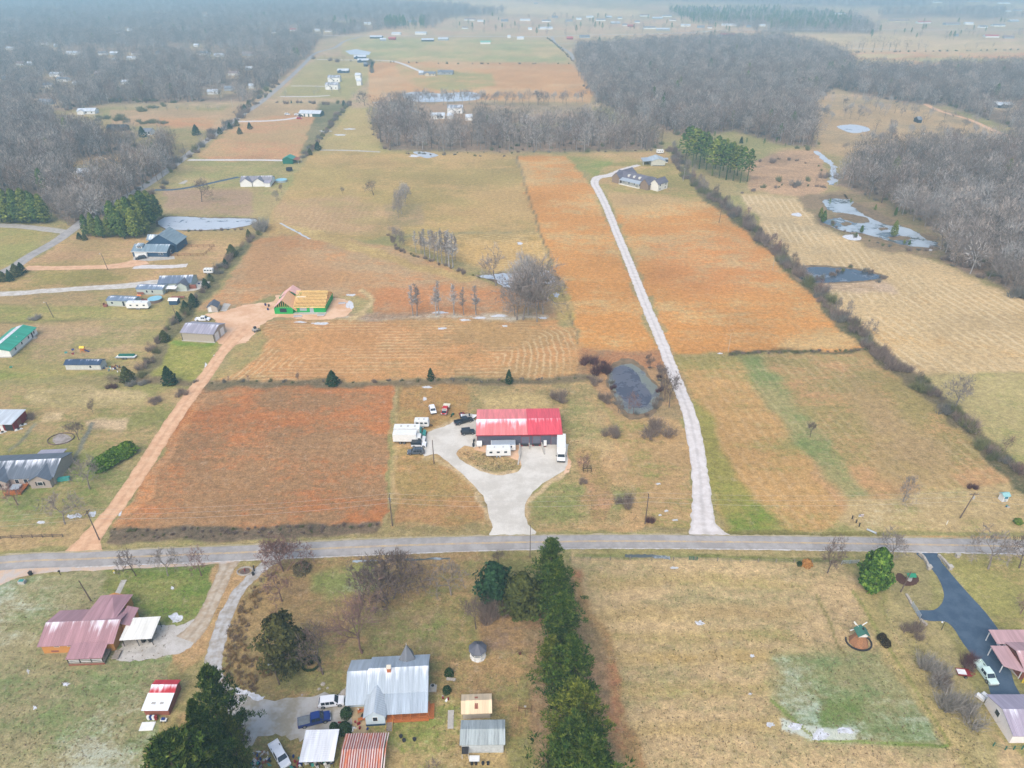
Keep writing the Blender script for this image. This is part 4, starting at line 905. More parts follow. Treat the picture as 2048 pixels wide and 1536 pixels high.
ROWN = [(1099,1190,1075,0,'pine at the road end of the pine row, its top overlapping the road'), (1112,1240,1120,1,'second pine of the row counted from the road'),
        (1120,1312,1184,0,'third pine of the row, just before the gap in its left side'), (1136,1420,1279,1,'tall pine in the middle of the row beside the gap'),
        (1148,1512,1366,2,'broad pine of the row level with the grey shed'), (1142,1590,1436,0,'yellow tipped pine near the bottom of the row'),
        (1166,1640,1476,1,'lowest pine of the row at the bottom edge')]
for u, vb, vt, k, lb in ROWN: plantT('pine_tree', lb, T_, u, vb, vt, pineA[k], 'pines in the long row', wide=1.0 + (vb - 1190) * .0005)
plantT('pine_tree', 'small shaggy pine filling the row behind the rusty plough', T_, 1100, 1370, 1270, pineA[2], 'pines in the long row', wide=.9)
plantT('pine_tree', 'low pine on the right flank of the row near the bottom', T_, 1178, 1560, 1450, pineA[0], 'pines in the long row', wide=1.0)
bigp = pine_meshes(210, 20, 6.6, 1150, .08, pine_leaf, taper=.9)
plantT('pine_tree', 'pine with the highest top in the bottom left clump, nearest the red roofed shed', T_, 466, 1500, 1330, pineA[0], 'big pines at the bottom left', wide=.8)
plantT('pine_tree', 'lowest and leftmost pine of the bottom left clump', T_, 418, 1690, 1466, pineA[1], 'big pines at the bottom left', wide=1.05)
plantT('pine_tree', 'broadest pine, in the middle of the bottom left clump', T_, 460, 1620, 1396, bigp, 'big pines at the bottom left', wide=.58)
plantT('pine_tree', 'slim pine at the right of the bottom left clump beside a bare limbed tree', T_, 496, 1570, 1412, pineA[2], 'big pines at the bottom left', wide=.42)
oliv = leafy_mesh(215, prof(7, 'egg', 3.1), 3200, .3, cedar_leaf, jag=.5); darkc = leafy_mesh(216, prof(7, 'cone', 2.7), 3000, .32, cedar_dark, jag=.5)
cedarT = (bare_meshes(217, 7, levels=2, m=bark_dark, rad=.16)[0],)
plantT('cedar_tree', 'olive shaggy cedar against the left side of the pine row', T_, 1045, 1222, 1146, [oliv], wide=.85)
plantT('magnolia_tree', 'dark green evergreen with glossy leaves left of the pine row', T_, 988, 1197, 1122, [leafy_mesh(218, prof(7, 'egg', 2.6), 2600, .34, leafmat('magnolia_leaves', (62,96,60), (26,50,34), k=.75), jag=.6)], wide=.8)
plantT('cedar_tree', 'large brownish olive cedar between the lane and the white farmhouse', T_, 573, 1328, 1226, [leafy_mesh(219, prof(8, 'egg', 3.6), 4200, .3, leafmat('brown_cedar', (104,102,52), (58,58,34)), jag=.7)], wide=.62)
plantT('holly_tree', 'dense bright green cone tree beside the road by the tarmac drive', T_, 1742, 1175, 1094, [leafy_mesh(220, prof(8, 'egg', 3.0), 4500, .32, holly_leaf, jag=.35)], wide=.70)
plantT('bare_tree', 'red twigged spreading tree at the lane mouth, its crown over the road', T_, 568, 1142, 1074, red_multi, wide=1.25)
plantT('bare_tree', 'smaller reddish tree just below the one at the lane mouth', T_, 564, 1203, 1132, nb[2], wide=1.0)
plantT('bare_tree', 'wide many stemmed tree in the middle of the farmhouse yard', T_, 780, 1202, 1118, big_multi, wide=1.2)
plantT('bare_tree', 'pale barked bare tree left of the dark magnolia', T_, 902, 1190, 1116, nb[1], wide=1.1)
plantT('bald_cypress', 'rusty brown narrow tree rising behind the farmhouse roof', T_, 724, 1306, 1196, tall_thin)
plantT('bare_tree', 'bare tree with a thick grey trunk beside the round hedge ring', T_, 646, 1348, 1252, nb[0], wide=1.0)
plantT('bare_tree', 'slim pale tree behind the gazebo', T_, 952, 1258, 1186, nb[3], wide=.8)
plantT('bare_shrub', 'wide leafless lilac shrub right of the slim pale tree', 'shrub', 990, 1240, 1200, [bush_mesh(221, 5, 4, 420, tw=.035)], wide=1.1)
plantT('bare_tree', 'tiny bare tree on the verge straight above the magnolia', T_, 998, 1130, 1096, nb[3], wide=.9)
plantT('evergreen_bush', 'dark rounded bush behind the red twigged tree', 'bush', 604, 1140, 1127, [leafy_mesh(222, prof(2.4, 'dome', 2.8), 900, .26, leafmat('dull_bush', (132,120,92), (90,84,64)), 'bush')])
for k, (u, lb) in enumerate(((272, 'leftmost of the three small bare trees along the road'), (336, 'middle one of the three small bare trees along the road'), (403, 'right hand one of the three small bare trees along the road'))):
    plantT('bare_tree', lb, T_, u, 1152, 1094, nb[k], 'three small trees by the road', wide=.95)
for u, vb, vt, k, w, lb in ((1655,1146,1074,3,.9,'thin bare tree by the pole fence left of the holly'), (1782,1122,1062,1,1.25,'spreading grey tree behind the holly at the road edge'),
        (1976,1138,1056,1,1.1,'tall pale tree right of the tarmac drive mouth'), (2038,1136,1072,0,1.1,'bare tree at the right edge beside the road'), (2040,1228,1176,2,.9,'small dark stemmed tree at the right edge above the brick house'),
        (1806,1004,948,1,1.0,'small bare tree in the striped meadow above the road'), (1620,874,838,3,.8,'tiny bare sapling in the middle of the meadow'), (1166,941,903,2,1.0,'dense twiggy little tree beside a wire cage right of the gravel yard'),
        (130,1048,985,1,1.3,'wide thin bare tree in the frosty lawn above the road'), (36,1010,962,2,1.2,'brownish tree in front of the grey roofed house'), (180,978,915,1,1.2,'tree with two leaning pale trunks right of the grey house'),
        (158,880,838,3,1.2,'small bare tree beside the round burn ring'), (187,828,796,3,.7,'thin bare tree above the sandy strip'), (404,404,350,0,1.2,'broad lone tree standing above the long pond'),
        (747,390,358,0,1.5,'round crowned lone oak in the open field'), (563,386,364,3,.7,'thin tree beside the round pool'), (553,402,378,1,1.1,'small bare tree below the white house yard'),
        (685,388,372,3,.9,'faint small tree left of the round lone oak'), (1908,820,748,1,1.15,'pale forked tree beyond the long hedge line'), (2010,900,868,2,1.0,'reddish brush tree at the far right of the hedge line'),
        (1267,828,782,2,.9,'thin tree on the near bank of the algae pond'), (1236,826,788,1,.8,'bare tree left of the near pond bank'), (1338,815,742,0,.8,'grey tree on the right bank of the algae pond'), (1322,772,722,3,.9,'slim tree between the pond and the gravel lane'),
        (880,248,222,3,1.0,'grey tree beside the white farmhouse behind the grove'), (730,212,178,0,1.3,'lone tall tree at the near left corner of the far orange field'), (1076,210,176,0,1.2,'large grey tree in front of the far orange field'),
        (490,1525,1440,3,.7,'bare limbed tree right of the huge pine'), (860,1600,1530,3,.8,'bare tree top at the bottom edge')):
    plantT('bare_tree', lb, T_, u, vb, vt, nb[k], wide=w)
# slender trees along the damp hollow and the ditch
def many(name, lab, cat, grp, lst, ms, wide=1.0):
    for i, (u, vb, vt) in enumerate(lst):
        m_ = ms[i % len(ms)]; plantT(name, lab, cat, u, vb, vt, m_ if isinstance(m_, tuple) else [m_], grp, wide=wide * rnd.uniform(.85, 1.15))
many('bare_tree', 'slim leafless tree in the close row along the ditch above the hay field', T_, 'slim trees along the ditch',
     [(832,505,460),(842,508,462),(850,512,456),(860,517,458),(868,521,460),(876,524,462),(884,528,456),(892,530,462),(898,534,458),(906,536,464),(864,500,458),(880,508,460),(896,516,462),(910,520,466),(846,498,462)], mid_slim, 1.5)
many('bare_tree', 'leafless tree in the clump between the two upper fields', T_, 'trees in the field clump', [(797,436,392),(803,428,380),(806,412,366),(811,404,362),(800,418,372),(812,396,360),(796,404,370)], mid_bare[:3], .7)
many('bare_tree', 'pale leafless tree at the top of the ditch', T_, 'pale trees at the top of the ditch', [(792,482,448),(800,490,450),(786,476,446),(804,500,468)], mid_bare[:2], .7)
many('bare_tree', 'leafless tree in the line above the mown hay field', T_, 'trees above the hay field', [(826,632,568),(834,632,566),(878,630,560),(908,630,566),(928,630,572),(952,630,570),(872,632,572)], mid_slim, 1.8)
many('bare_tree', 'big leafless tree in the clump beside the frozen hollow', T_, 'big trees by the frozen hollow', [(1046,640,520),(1056,628,520),(1040,610,512),(1070,600,506),(1078,620,520),(1086,590,498),(1062,580,500),(992,572,478),(1034,640,540),(1094,602,530),(1050,596,510),(1030,632,536),(1074,644,540),(1086,628,516),(1048,570,494)], mid_bare, .85)
many('bare_tree', 'leafless tree on the bank of the algae pond beside the gravel lane', T_, 'trees round the algae pond', [(1300,740,710),(1318,756,720),(1330,790,750),(1296,726,704),(1334,806,770),(1312,826,790)], [nb[3], nb[2], nb[0]], .8)
many('pasture_tree', 'scattered leafless tree in the hollow beyond the farmhouse grove', T_, 'trees round the far pond',
     [(786 + 12.5 * k + rnd.uniform(-5, 5), 206 + rnd.uniform(-1, 5), 172 + rnd.uniform(-2, 9)) for k in range(31)], mid_bare[:3], .8)
many('pasture_tree', 'small leafless tree scattered over the far right pasture', T_, 'trees of the far right pasture',
     [(u + rnd.uniform(-4, 4), v, v - 28 * rnd.uniform(.75, 1.15)) for u, v in ((1634,240),(1650,236),(1664,243),(1685,234),(1700,238),(1716,240),(1736,236),(1755,228),(1768,232),(1790,226),(1808,220),(1826,236),(1860,238),(1880,216),(1888,244),(1905,240),(1690,214),(1730,216),(1664,212),(1780,264),(1818,302),(1692,306),(1878,303),(1872,270),(1908,300),(1940,286),(1930,260),(1960,282),(1990,290),(2012,284),(2030,262),(1950,250),(1640,205),(1648,262),(1845,250))] + [(u_, v_, v_ - 30) for u_, v_ in [(rnd.uniform(1740, 2048), rnd.uniform(262, 300)) for _ in range(46)]] + [(u_, v_, v_ - 24) for u_, v_ in [(rnd.uniform(1640, 1960), rnd.uniform(206, 236)) for _ in range(26)]], mid_bare[:3] + far_trees[:2], .8)
many('orchard_tree', 'small round bare tree in the even row along the far lane', T_, 'orchard row by the far lane', [(253 + 20.5 * k, 222, 207) for k in range(10)], [far_trees[5], far_trees[3]], 1.0)
many('bare_tree', 'bare tree in the distant fence row at the upper right', T_, 'trees of the distant fence row', [(1668,103,82),(1690,104,78),(1702,103,76),(1716,104,72),(1724,103,74),(1746,103,74),(1764,102,70),(1778,102,72),(1790,101,76),(1812,101,76),(1836,100,76),(1850,100,80),(1952,97,84),(1985,96,84),(1930,97,86)], far_trees[:4], 1.1)
# pines
def pines(lab, grp, lst, w=1.0):
    for i, (u, vb, vt) in enumerate(lst): plantT('pine_tree', lab, T_, u, vb, vt, [far_pines[i % 3]] if vb < 420 else [pmid[i % 2]], grp, wide=w * rnd.uniform(.85, 1.2))
pmid = [far_pine(97, 15, 3.8, pine_leaf, 900, .12), far_pine(98, 15, 4.0, pine_leaf2, 900, .1)]
pines('dark pine in the clump between the long pond and the country road', 'pines by the long pond', [(176,472,428),(192,474,424),(206,476,430),(220,474,436),(242,474,410),(256,472,398),(268,470,392),(282,466,388),(296,458,380),(306,446,380),(316,436,388),(274,476,414),(250,478,420),(290,470,404),(234,466,400)], 1.05)
pines('tall pine with a bare lower trunk left of the country road', 'tall pines left of the road', [(4,444,362),(22,446,376),(44,446,378),(60,446,376),(78,446,384),(92,446,386),(12,430,372),(36,432,376),(70,436,380),(54,426,374)], 1.15)
pines('tall pine in the dark stand behind the gravel lane house', 'pines behind the lane house', [(1370,330,252),(1384,334,254),(1398,338,262),(1412,340,270),(1424,352,276),(1438,356,278),(1452,360,284),(1466,362,290),(1480,366,292),(1494,364,296),(1392,320,256),(1408,326,262),(1430,338,270),(1446,342,276),(1474,352,290),(1378,312,250),(1460,346,282)], 1.25)
pines('pine in the small dark group inside the large grey wood', 'pines inside the large wood', [(1446,178,160),(1456,180,158),(1466,180,160),(1478,180,158),(1490,178,162),(1512,178,162),(1576,176,156),(1588,176,156),(1602,182,154),(1614,184,154),(1628,184,152),(1638,184,154),(1374,172,162)], 1.3)
pines('pine in the distant row at the top of the view', 'distant row of pines', [(678,58,44),(690,58,46),(704,58,46),(690,70,56)], 1.3)
pines('small dark conifer beside the long frozen marsh', 'young pines round the marsh', [(1646,446,420),(1640,436,414),(1722,466,450),(1786,474,440),(1658,412,396),(1750,420,408),(1790,432,414),(1700,410,396),(1712,474,464),(1808,488,478),(1818,490,480),(1900,430,420)], 1.0)
# cedars and other small evergreens
def cedar(u, vb, vt, lb, grp=None, k=0, w=1.0): plantT('cedar_tree', lb, T_, u, vb, vt, [cedars[k]], grp, wide=w)
cedar(340, 768, 731, 'neat dark green cone cedar left of the dirt lane', w=1.25); cedar(256, 762, 732, 'olive round cedar where the hedge meets the fence row', k=1, w=1.5)
cedar(666, 769, 740, 'dark round cedar in the fence row above the orange field', w=1.5); cedar(862, 760, 735, 'small cone cedar in the fence row left of the steel building'); cedar(1018, 766, 738, 'small dark cedar in the fence row behind the steel building', w=.9)
cedar(330, 682, 660, 'rounded olive cedar half way up the left hedge line', k=1, w=1.7); cedar(388, 612, 586, 'tall dark cedar in the hedge beside the blue shed', w=1.4); cedar(372, 622, 600, 'dark cedar at the foot of the utility pole in the hedge', w=1.4)
cedar(358, 642, 622, 'dark cedar in the hedge just above the metal garage', w=1.2); cedar(465, 512, 488, 'rounded dark cedar in the hedge right of the paddock', k=1, w=1.7); cedar(451, 532, 516, 'small cedar in the hedge below the rounded one', w=1.2)
cedar(421, 560, 546, 'small cedar in the hedge beside the white camper', w=1.4); cedar(412, 576, 556, 'dark cedar in the hedge below the white camper', w=1.4); cedar(498, 474, 458, 'little bright cedar at the right end of the long pond', k=1, w=1.2)
cedar(8, 562, 542, 'leftmost dark bush of the roadside cluster', k=1, w=1.7); cedar(22, 562, 538, 'second dark bush of the roadside cluster'); cedar(34, 552, 527, 'large olive bush of the roadside cluster', k=1, w=1.6); cedar(45, 546, 524, 'dark bush at the right end of the roadside cluster', w=1.4)
cedar(393, 270, 248, 'rounded cedar beside the far country road', w=1.5); cedar(636, 300, 282, 'dark cedar in the tree line left of the big meadow', w=1.5); cedar(286, 274, 252, 'spreading cedar beside the small white far house', w=1.5)
cedar(688, 212, 200, 'small dark cedar at the top of the tree line', w=1.3)
for k, (u, v) in enumerate(((160,478),(170,480),(460,258),(474,252),(490,222),(498,214),(440,268),(480,268),(500,258),(620,310))):
    cedar(u, v, v - 14, 'low dark cedar in the brush beside the country road', 'cedars beside the country road', k % 2, 1.5)
for i, (u, v, lb) in enumerate(((200,940,'lowest clump of the bright green hedge'),(212,934,'second clump of the bright green hedge from below'),(224,926,'middle clump of the bright green hedge'),(236,918,'fourth clump of the bright green hedge'),(248,914,'fifth clump of the bright green hedge'),(258,908,'upper clump of the bright green hedge'))):
    plantT('hedge_bush', lb, 'hedge', u, v, v - 26, [leafy_mesh(230 + i % 2, prof(3.4, 'egg', 1.9), 1300, .26, thuja_leaf, 'hedge_bush', jag=.3)] if i < 2 else [bpy.data.objects['hedge_bush.001' if i % 2 else 'hedge_bush'].data], 'bright green hedge')
# round clipped and brown bushes
ball = leafy_mesh(240, prof(1.8, 'dome', 1.1), 900, .13, leafmat('boxwood', (58,84,40), (32,50,26)), 'bush', jag=.05)
plantT('clipped_bush', 'round dark clipped bush above the stone bench', 'bush', 898, 1349, 1337, [ball], wide=.95)
plantT('clipped_bush', 'round dark clipped bush below the stone bench', 'bush', 894, 1383, 1372, [ball], wide=.95)
bb = leafy_mesh(241, prof(2.2, 'dome', 1.3), 1100, .14, leafmat('brown_boxwood', (74,60,34), (44,38,24)), 'bush', jag=.05)
plantT('clipped_bush', 'upper one of the two dark brown clipped bushes by the windmill', 'bush', 1763, 1279, 1267, [bb], wide=.95)
plantT('clipped_bush', 'lower one of the two dark brown clipped bushes by the windmill', 'bush', 1771, 1290, 1278, [bb], wide=.95)
ring = TM(); rg = random.Random(5)
for k in range(1500):
    a = rg.random() * 6.283; r = 1.7 * (1 + rg.uniform(-.12, .12)); ring.leaf(Vector((r * math.cos(a), r * math.sin(a), rg.uniform(.05, .45))), Vector((math.cos(a), math.sin(a), 1)) + rv(rg), Vector((0, 0, 1)), .13, rg)
for k in range(160):
    a = rg.random() * 6.283; r = 1.5 * rg.random(); ring.sliver(Vector((r * .3 * math.cos(a), r * .3 * math.sin(a), 0)), Vector((r * math.cos(a), r * math.sin(a), 1.1)), .03, rg)
o = link('hedge_ring', ring.mesh('hedge_ring', leafmat('ring_hedge', (66,84,44), (44,54,34))), None, P(622, 1328)); tag(o, 'low round hedge ring with twigs inside under the thick trunked tree', 'hedge')
plantT('grass_bush', 'round orange ornamental grass clump by the pole fence', 'bush', 1613, 1131, 1119, [leafy_mesh(242, prof(1.4, 'dome', .9), 500, .16, leafmat('orange_grass', (206,150,84), (160,110,60)), 'bush')], wide=1.1)
plantT('evergreen_bush', 'small dark bush left of the orange grass clump', 'bush', 1599, 1130, 1123, [ball], wide=1.1)
plantT('evergreen_bush', 'small bright green bush near the road at the far right', 'bush', 2035, 1047, 1036, [leafy_mesh(243, prof(1.4, 'egg', .9), 500, .16, leafmat('green_bush', (130,150,60), (80,110,40)), 'bush')])
shr = [bush_mesh(250 + i, 5, 3.4, 420, (brush_twig, leafmat('pale_shrub_twigs', (176,170,160), (140,132,124)), leafmat('red_shrub_twigs', (122,84,84), (92,64,66)))[i], tw=.03) for i in range(3)]
for u, vb, vt, k, w, lb in ((1873,1352,1318,1,1.3,'pale leafless shrub left of the red trailer'),(1884,1372,1352,0,1.0,'low dark shrub below the pale one'),(1925,1425,1385,1,1.3,'large pale leafless shrub left of the white garage'),(1932,1326,1304,2,1.1,'dark red shrub beside the tarmac drive'),
        (1828,1268,1242,0,1.0,'small leafless shrub below the stone wall'),(1938,1340,1326,0,.7,'small brown shrub above the red trailer'),(548,1246,1224,2,.8,'small brown shrub above the olive cedar'),(1317,868,838,0,1.6,'dark tangled shrub below the algae pond'),
        (1120,798,772,0,1.1,'brown vine covered shrub behind the steel building'),(1178,726,702,2,1.2,'rusty thicket at the corner of the hay field'),(1200,744,716,2,1.2,'brown thicket left of the algae pond'),(1192,766,750,0,1.3,'dark thicket at the corner of the fence row'),
        (1250,1010,984,0,1.0,'dark shrub along the right boundary near the road'),(1222,870,846,0,1.2,'dark shrub on the right boundary beside the gravel truck'),(1212,800,780,0,1.2,'dark shrub at the top of the right boundary'),(1300,1046,1030,2,.8,'reddish brush at the right corner by the road'),
        (1944,976,962,2,1.0,'small red brush in the meadow near the little white kiosk'),(375,1555,1530,0,.6,'dark brush at the very bottom under the big pine'),(310,806,788,0,1.0,'heap of brush beside the dirt lane'),(365,790,772,0,1.0,'brown shrub by the dirt lane below the cedar'),
        (1165,966,955,0,1.2,'low tangle round the wire cage'),(60,838,822,0,1.0,'dark bush behind the red shed'),(520,460,424,1,1.0,'pale brush at the right end of the long pond')):
    plantT('bare_shrub', lb, 'shrub', u, vb, vt, [shr[k]], wide=w)
# hedge and fence rows: every shrub its own
def row(line, step, ms, hs, lab, grp, jit=1.5, name='hedge_shrub', cat='shrub', wd=1.0, dens=1.0):
    pts = [P(*p) for p in line]
    for a, b_ in zip(pts[:-1], pts[1:]):
        l = (b_ - a).length; n = max(1, int(l / step))
        for k in range(n):
            if rnd.random() > dens: continue
            q = a.lerp(b_, (k + rnd.random()) / n) + Vector((rnd.uniform(-jit, jit), rnd.uniform(-jit, jit), 0)); m_ = ms[rnd.randrange(len(ms))]; m_ = m_ if isinstance(m_, tuple) else (m_,)
            s = rnd.uniform(*hs) / zmax(m_); o = plant(name, lab, cat, 0, 0, m_, grp, xy=q); o.scale = (s * wd, s * wd, s)
row([(1342,300),(1370,350),(1400,380)] + EDGE[1:8], 3.4, bushes + [shr[0]], (2.8, 5.8), 'leafless shrub in the long diagonal hedge line on the right', 'shrubs of the diagonal hedge line', 2.6, wd=1.1)
row([(1342,300),(1400,380)] + EDGE[1:5], 7, nb, (6, 10), 'bare tree growing in the diagonal hedge line on the right', 'trees of the diagonal hedge line', 2.5, 'bare_tree', 'tree', .75)
row(EDGE[4:8], 16, nb, (4, 7), 'small bare tree in the near part of the diagonal hedge line', 'small trees of the diagonal hedge line', 2.0, 'bare_tree', 'tree', .8)
row([(700,206),(668,240),(636,284),(606,316)], 4, bushes, (2.5, 4.5), 'brush in the far tree line left of the big meadow', 'brush of the far tree line', 2, 'treeline_brush')
row([(515,470),(478,500),(446,536),(420,566),(395,590),(360,640),(318,680),(284,752)], 3.2, bushes + [nb[2]], (2.2, 4.4), 'leafless shrub in the hedge line beside the metal garage', 'shrubs of the left hedge line', 1.5, 'hedgerow_bush')
row([(212,760),(300,762),(400,764),(560,765),(800,762),(1000,763),(1190,756)], 4.5, bushes, (.8, 1.8), 'low brush in the fence row above the orange field', 'brush of the long fence row', .8, 'fence_brush', wd=.9)
row([(410,764),(520,765),(600,765)], 9, [nb[3], nb[2]], (3, 5), 'sapling in the fence row above the orange field', 'saplings in the fence row', .8, 'bare_tree', 'tree', .6)
row([(1458,708),(1580,705),(1735,700)], 2.2, [bushes[1], bushes[0]], (.8, 1.6), 'low dark brush along the edge between orange field and meadow', 'brush along the meadow edge', .6, 'edge_brush')
row([(222,1062),(330,1064),(500,1060),(640,1056),(760,1050)], 1.7, bushes[:3], (.6, 1.3), 'dark bramble on the bank between orange field and road', 'brambles on the road bank', 1.0, 'bramble_bush')
row([(222,1072),(330,1075),(500,1070),(660,1064)], 2.0, bushes[:3], (.5, 1.0), 'dark bramble on the bank between orange field and road', 'brambles on the road bank', .8, 'bramble_bush')
row([(780,470),(800,502),(850,520),(900,536),(960,556)], 3, bushes, (1.2, 2.5), 'brush along the ditch of the hay field', 'brush along the ditch', 1.2, 'ditch_brush')
row([(560,160),(520,196),(470,240),(430,268),(400,290),(370,318),(330,352)], 6, bushes + [far_trees[0], mid_bare[0]], (3, 8), 'brush crowding the country road on the left', 'brush beside the country road', 5, 'roadside_brush')
row([(1205,722),(1222,780),(1245,826),(1290,832),(1322,806),(1320,760),(1300,732)], 3.5, [bushes[0], bushes[3], shr[2]], (1.0, 2.2), 'leafless brush on the bank of the algae pond', 'brush round the algae pond', .8)
row([(1640,560),(1700,534),(1770,556),(1740,566)], 4, bushes, (1.5, 3), 'brush on the bank of the small dark pond', 'brush round the dark pond', 1)
row([(320,462),(380,463),(500,458)], 4, bushes, (1, 2.2), 'brush on the near bank of the long pond', 'brush below the long pond', 1)
row([(1640,432),(1700,470),(1790,500),(1870,500)], 4, bushes, (1, 2.4), 'brush along the near bank of the frozen marsh', 'brush round the marsh', 2)
row([(1480,386),(1560,372),(1660,376)], 5, bushes, (1.5, 4), 'brush at the top of the straw field', 'brush above the straw field', 3)
row([(180,440),(280,400),(330,370)], 6, bushes, (3, 6), 'olive thicket along the road bend on the left', 'thicket at the road bend', 6)
row([(1030,314),(800,308),(1330,302)], 9, bushes, (1, 2.5), 'low brush at the foot of the grove', 'brush at the foot of the grove', 2)
row([(190,200),(340,206),(215,240),(330,250),(205,236)], 9, [bushes[1]], (3, 5), 'olive thicket around the far left fields', 'thickets of the far left fields', 8, 'thicket', wd=1.6)
row([(1500,330),(1560,322),(1620,330),(1660,350),(1600,372),(1520,360)], 6, bushes + [far_trees[2]], (1.5, 7), 'scrub on the rough ground above the straw field', 'scrub above the straw field', 6, 'scrub_bush')
row([(1880,515),(1930,540),(1990,560),(2048,600)], 5, bushes + [far_trees[0]], (3, 8), 'brush at the edge of the right hand wood beside the straw field', 'brush at the wood edge', 6, 'wood_edge_brush')
row([(540,207),(600,206),(650,209),(692,206)], 7, bushes + [cedars[0]], (3, 6), 'dark hedge bush below the row of plots', 'hedge below the plots', 3, 'plot_hedge_bush')
row([(1330,262),(1480,290),(1560,292),(1630,300)], 8, [cedars[0], bushes[1], far_pines[0]], (3, 7), 'young evergreen at the foot of the large grey wood', 'evergreens at the wood foot', 5, 'young_evergreen')
row([(610,118),(660,122),(690,126)], 12, [far_trees[1], bushes[0]], (5, 10), 'tree among the plots right of the country road', 'trees among the plots', 5, 'plot_tree', 'tree')
row([(560,196),(620,190),(680,184),(700,196)], 14, [far_trees[3], far_trees[0]], (6, 11), 'tree among the plots right of the country road', 'trees among the plots', 6, 'plot_tree', 'tree')
# brush piles and weeds
weeds = bush_mesh(260, 1.6, 1.5, 60, weed_tan, .03, 'weed'); weeds2 = bush_mesh(261, 1.6, 1.2, 60, brush_twig, .03, 'weed')
def inpoly(poly, n, seed):
    rg = random.Random(seed); us = [p[0] for p in poly]; vs = [p[1] for p in poly]; o = []
    while len(o) < n:
        u, v = rg.uniform(min(us), max(us)), rg.uniform(min(vs), max(vs))
        if sdist(np.array([u]), np.array([v]), poly)[0] > 0: o.append(tuple(P(u, v))[:2])
    return o
instanced('lane_weeds', inpoly([(545,1140),(500,1180),(462,1240),(446,1300),(444,1370),(520,1385),(545,1350),(500,1300),(500,1230),(560,1170)], 200, 1), [weeds, weeds, weeds2], .4, .9)
tuft = bush_mesh(262, .9, .45, 26, weed_tan, .03, 'tuft'); tuft2 = bush_mesh(263, .9, .4, 26, leafmat('green_tuft', (120,130,76), (90,100,60)), .03, 'tuft'); tuft3 = bush_mesh(264, .9, .4, 26, brush_twig, .03, 'tuft')
instanced('grass_tufts', inpoly([(560,1150),(1060,1120),(1080,1536),(860,1536),(870,1320),(680,1310),(620,1380),(500,1380)], 1500, 2) + inpoly([(1190,1130),(1700,1130),(1880,1536),(1260,1536)], 2600, 3)
          + inpoly([(0,1180),(420,1150),(330,1340),(290,1536),(0,1536)], 1500, 4) + inpoly([(800,780),(1190,770),(1280,1050),(1060,1050),(1140,930),(1130,830),(800,830)], 1600, 5) + inpoly([(916,904),(970,944),(1030,940),(1034,925),(950,905)], 620, 6)
          + inpoly([(1760,1190),(1900,1330),(1990,1536),(1900,1536),(1790,1330)], 500, 7), [tuft, tuft2, tuft3], .2, .55)
# ---------------------------------------------------------------- paint, glass and other shared materials
white_p = mat('white_paint', (236,236,232), .5, .05, k=.8); cream = mat('cream_siding', (238,228,204), .7, .06, k=.75); glass = mat('window_glass', (52,62,74), .15, .3, 3, spec=.6, k=.6)
dark = mat('dark_trim', (52,50,52), .6); black_rub = mat('tyre_rubber', (34,34,36), .8); steel = mat('wheel_steel', (176,178,182), .35, .1, metal=.6, k=.7); chrome = mat('bumper_metal', (170,172,176), .3, metal=.7)
lampw = mat('headlight_glass', (232,236,240), .15, k=.8); lampr = mat('tail_light', (170,30,30), .3); wood = mat('orange_timber', (196,116,62), .7, .2, 4); woodg = mat('grey_timber', (156,144,130), .8, .2, 4)
woodp = mat('pole_wood', (116,98,88), .9, .2, 2); redp = mat('red_paint', (150,38,44), .6, .15, k=.7); greyw = mat('charcoal_siding', (96,96,112), .6, .08, .6); brickm = mat('orange_brick', (214,150,84), .85, .14, 6)
brickr = mat('red_brick', (156,96,78), .85, .15, 5); stone = mat('stone', (196,186,172), .9, .2, 3, c2=(140,130,118)); roofdk = roofmat('dark_shingles', (104,106,116), 0, 1, 0); galv = mat('galvanised', (196,204,210), .4, .08, metal=.3)
navy = mat('navy_siding', (52,82,112), .6, .08); pooled = mat('pool_wall', (140,120,110), .6); poolw = mat('pool_cover', (150,206,222), .3, .08); greenp = mat('green_paint', (40,140,104), .5, .1); dgreen = mat('dark_green_metal', (28,112,92), .5, .1)
tan_s = mat('tan_siding', (196,186,172), .7, .07); plas = mat('teal_plastic', (70,160,150), .5); beige = mat('beige_metal', (196,192,184), .6, .06)
# ---------------------------------------------------------------- houses, in the thing's own axes: x along the front, y away from it
def frame(pl, pr):
    a, b_ = P(*pl), P(*pr); d = b_ - a; return a, math.atan2(d.y, d.x), d.length
def win(root, side, a, z, w, h, W=0, D=0, fm=None, gm_=None, name='window'):
    """window on side f (y=0), b (y=D), l (x=0), r (x=W); a = offset of its centre"""
    def bx(m_, hw, hh, o0, o1):
        if side == 'f': return m_.box(a - hw, a + hw, -o1, -o0, z - hh, z + hh)
        if side == 'b': return m_.box(a - hw, a + hw, D + o0, D + o1, z - hh, z + hh)
        if side == 'l': return m_.box(-o1, -o0, a - hw, a + hw, z - hh, z + hh)
        return m_.box(W + o0, W + o1, a - hw, a + hw, z - hh, z + hh)
    f = bx(M(), w / 2 + .09, h / 2 + .09, -.02, .05).obj(name, fm or white_p, root); g = bx(M(), w / 2, h / 2, .0, .07).obj('pane', gm_ or glass, f); return f
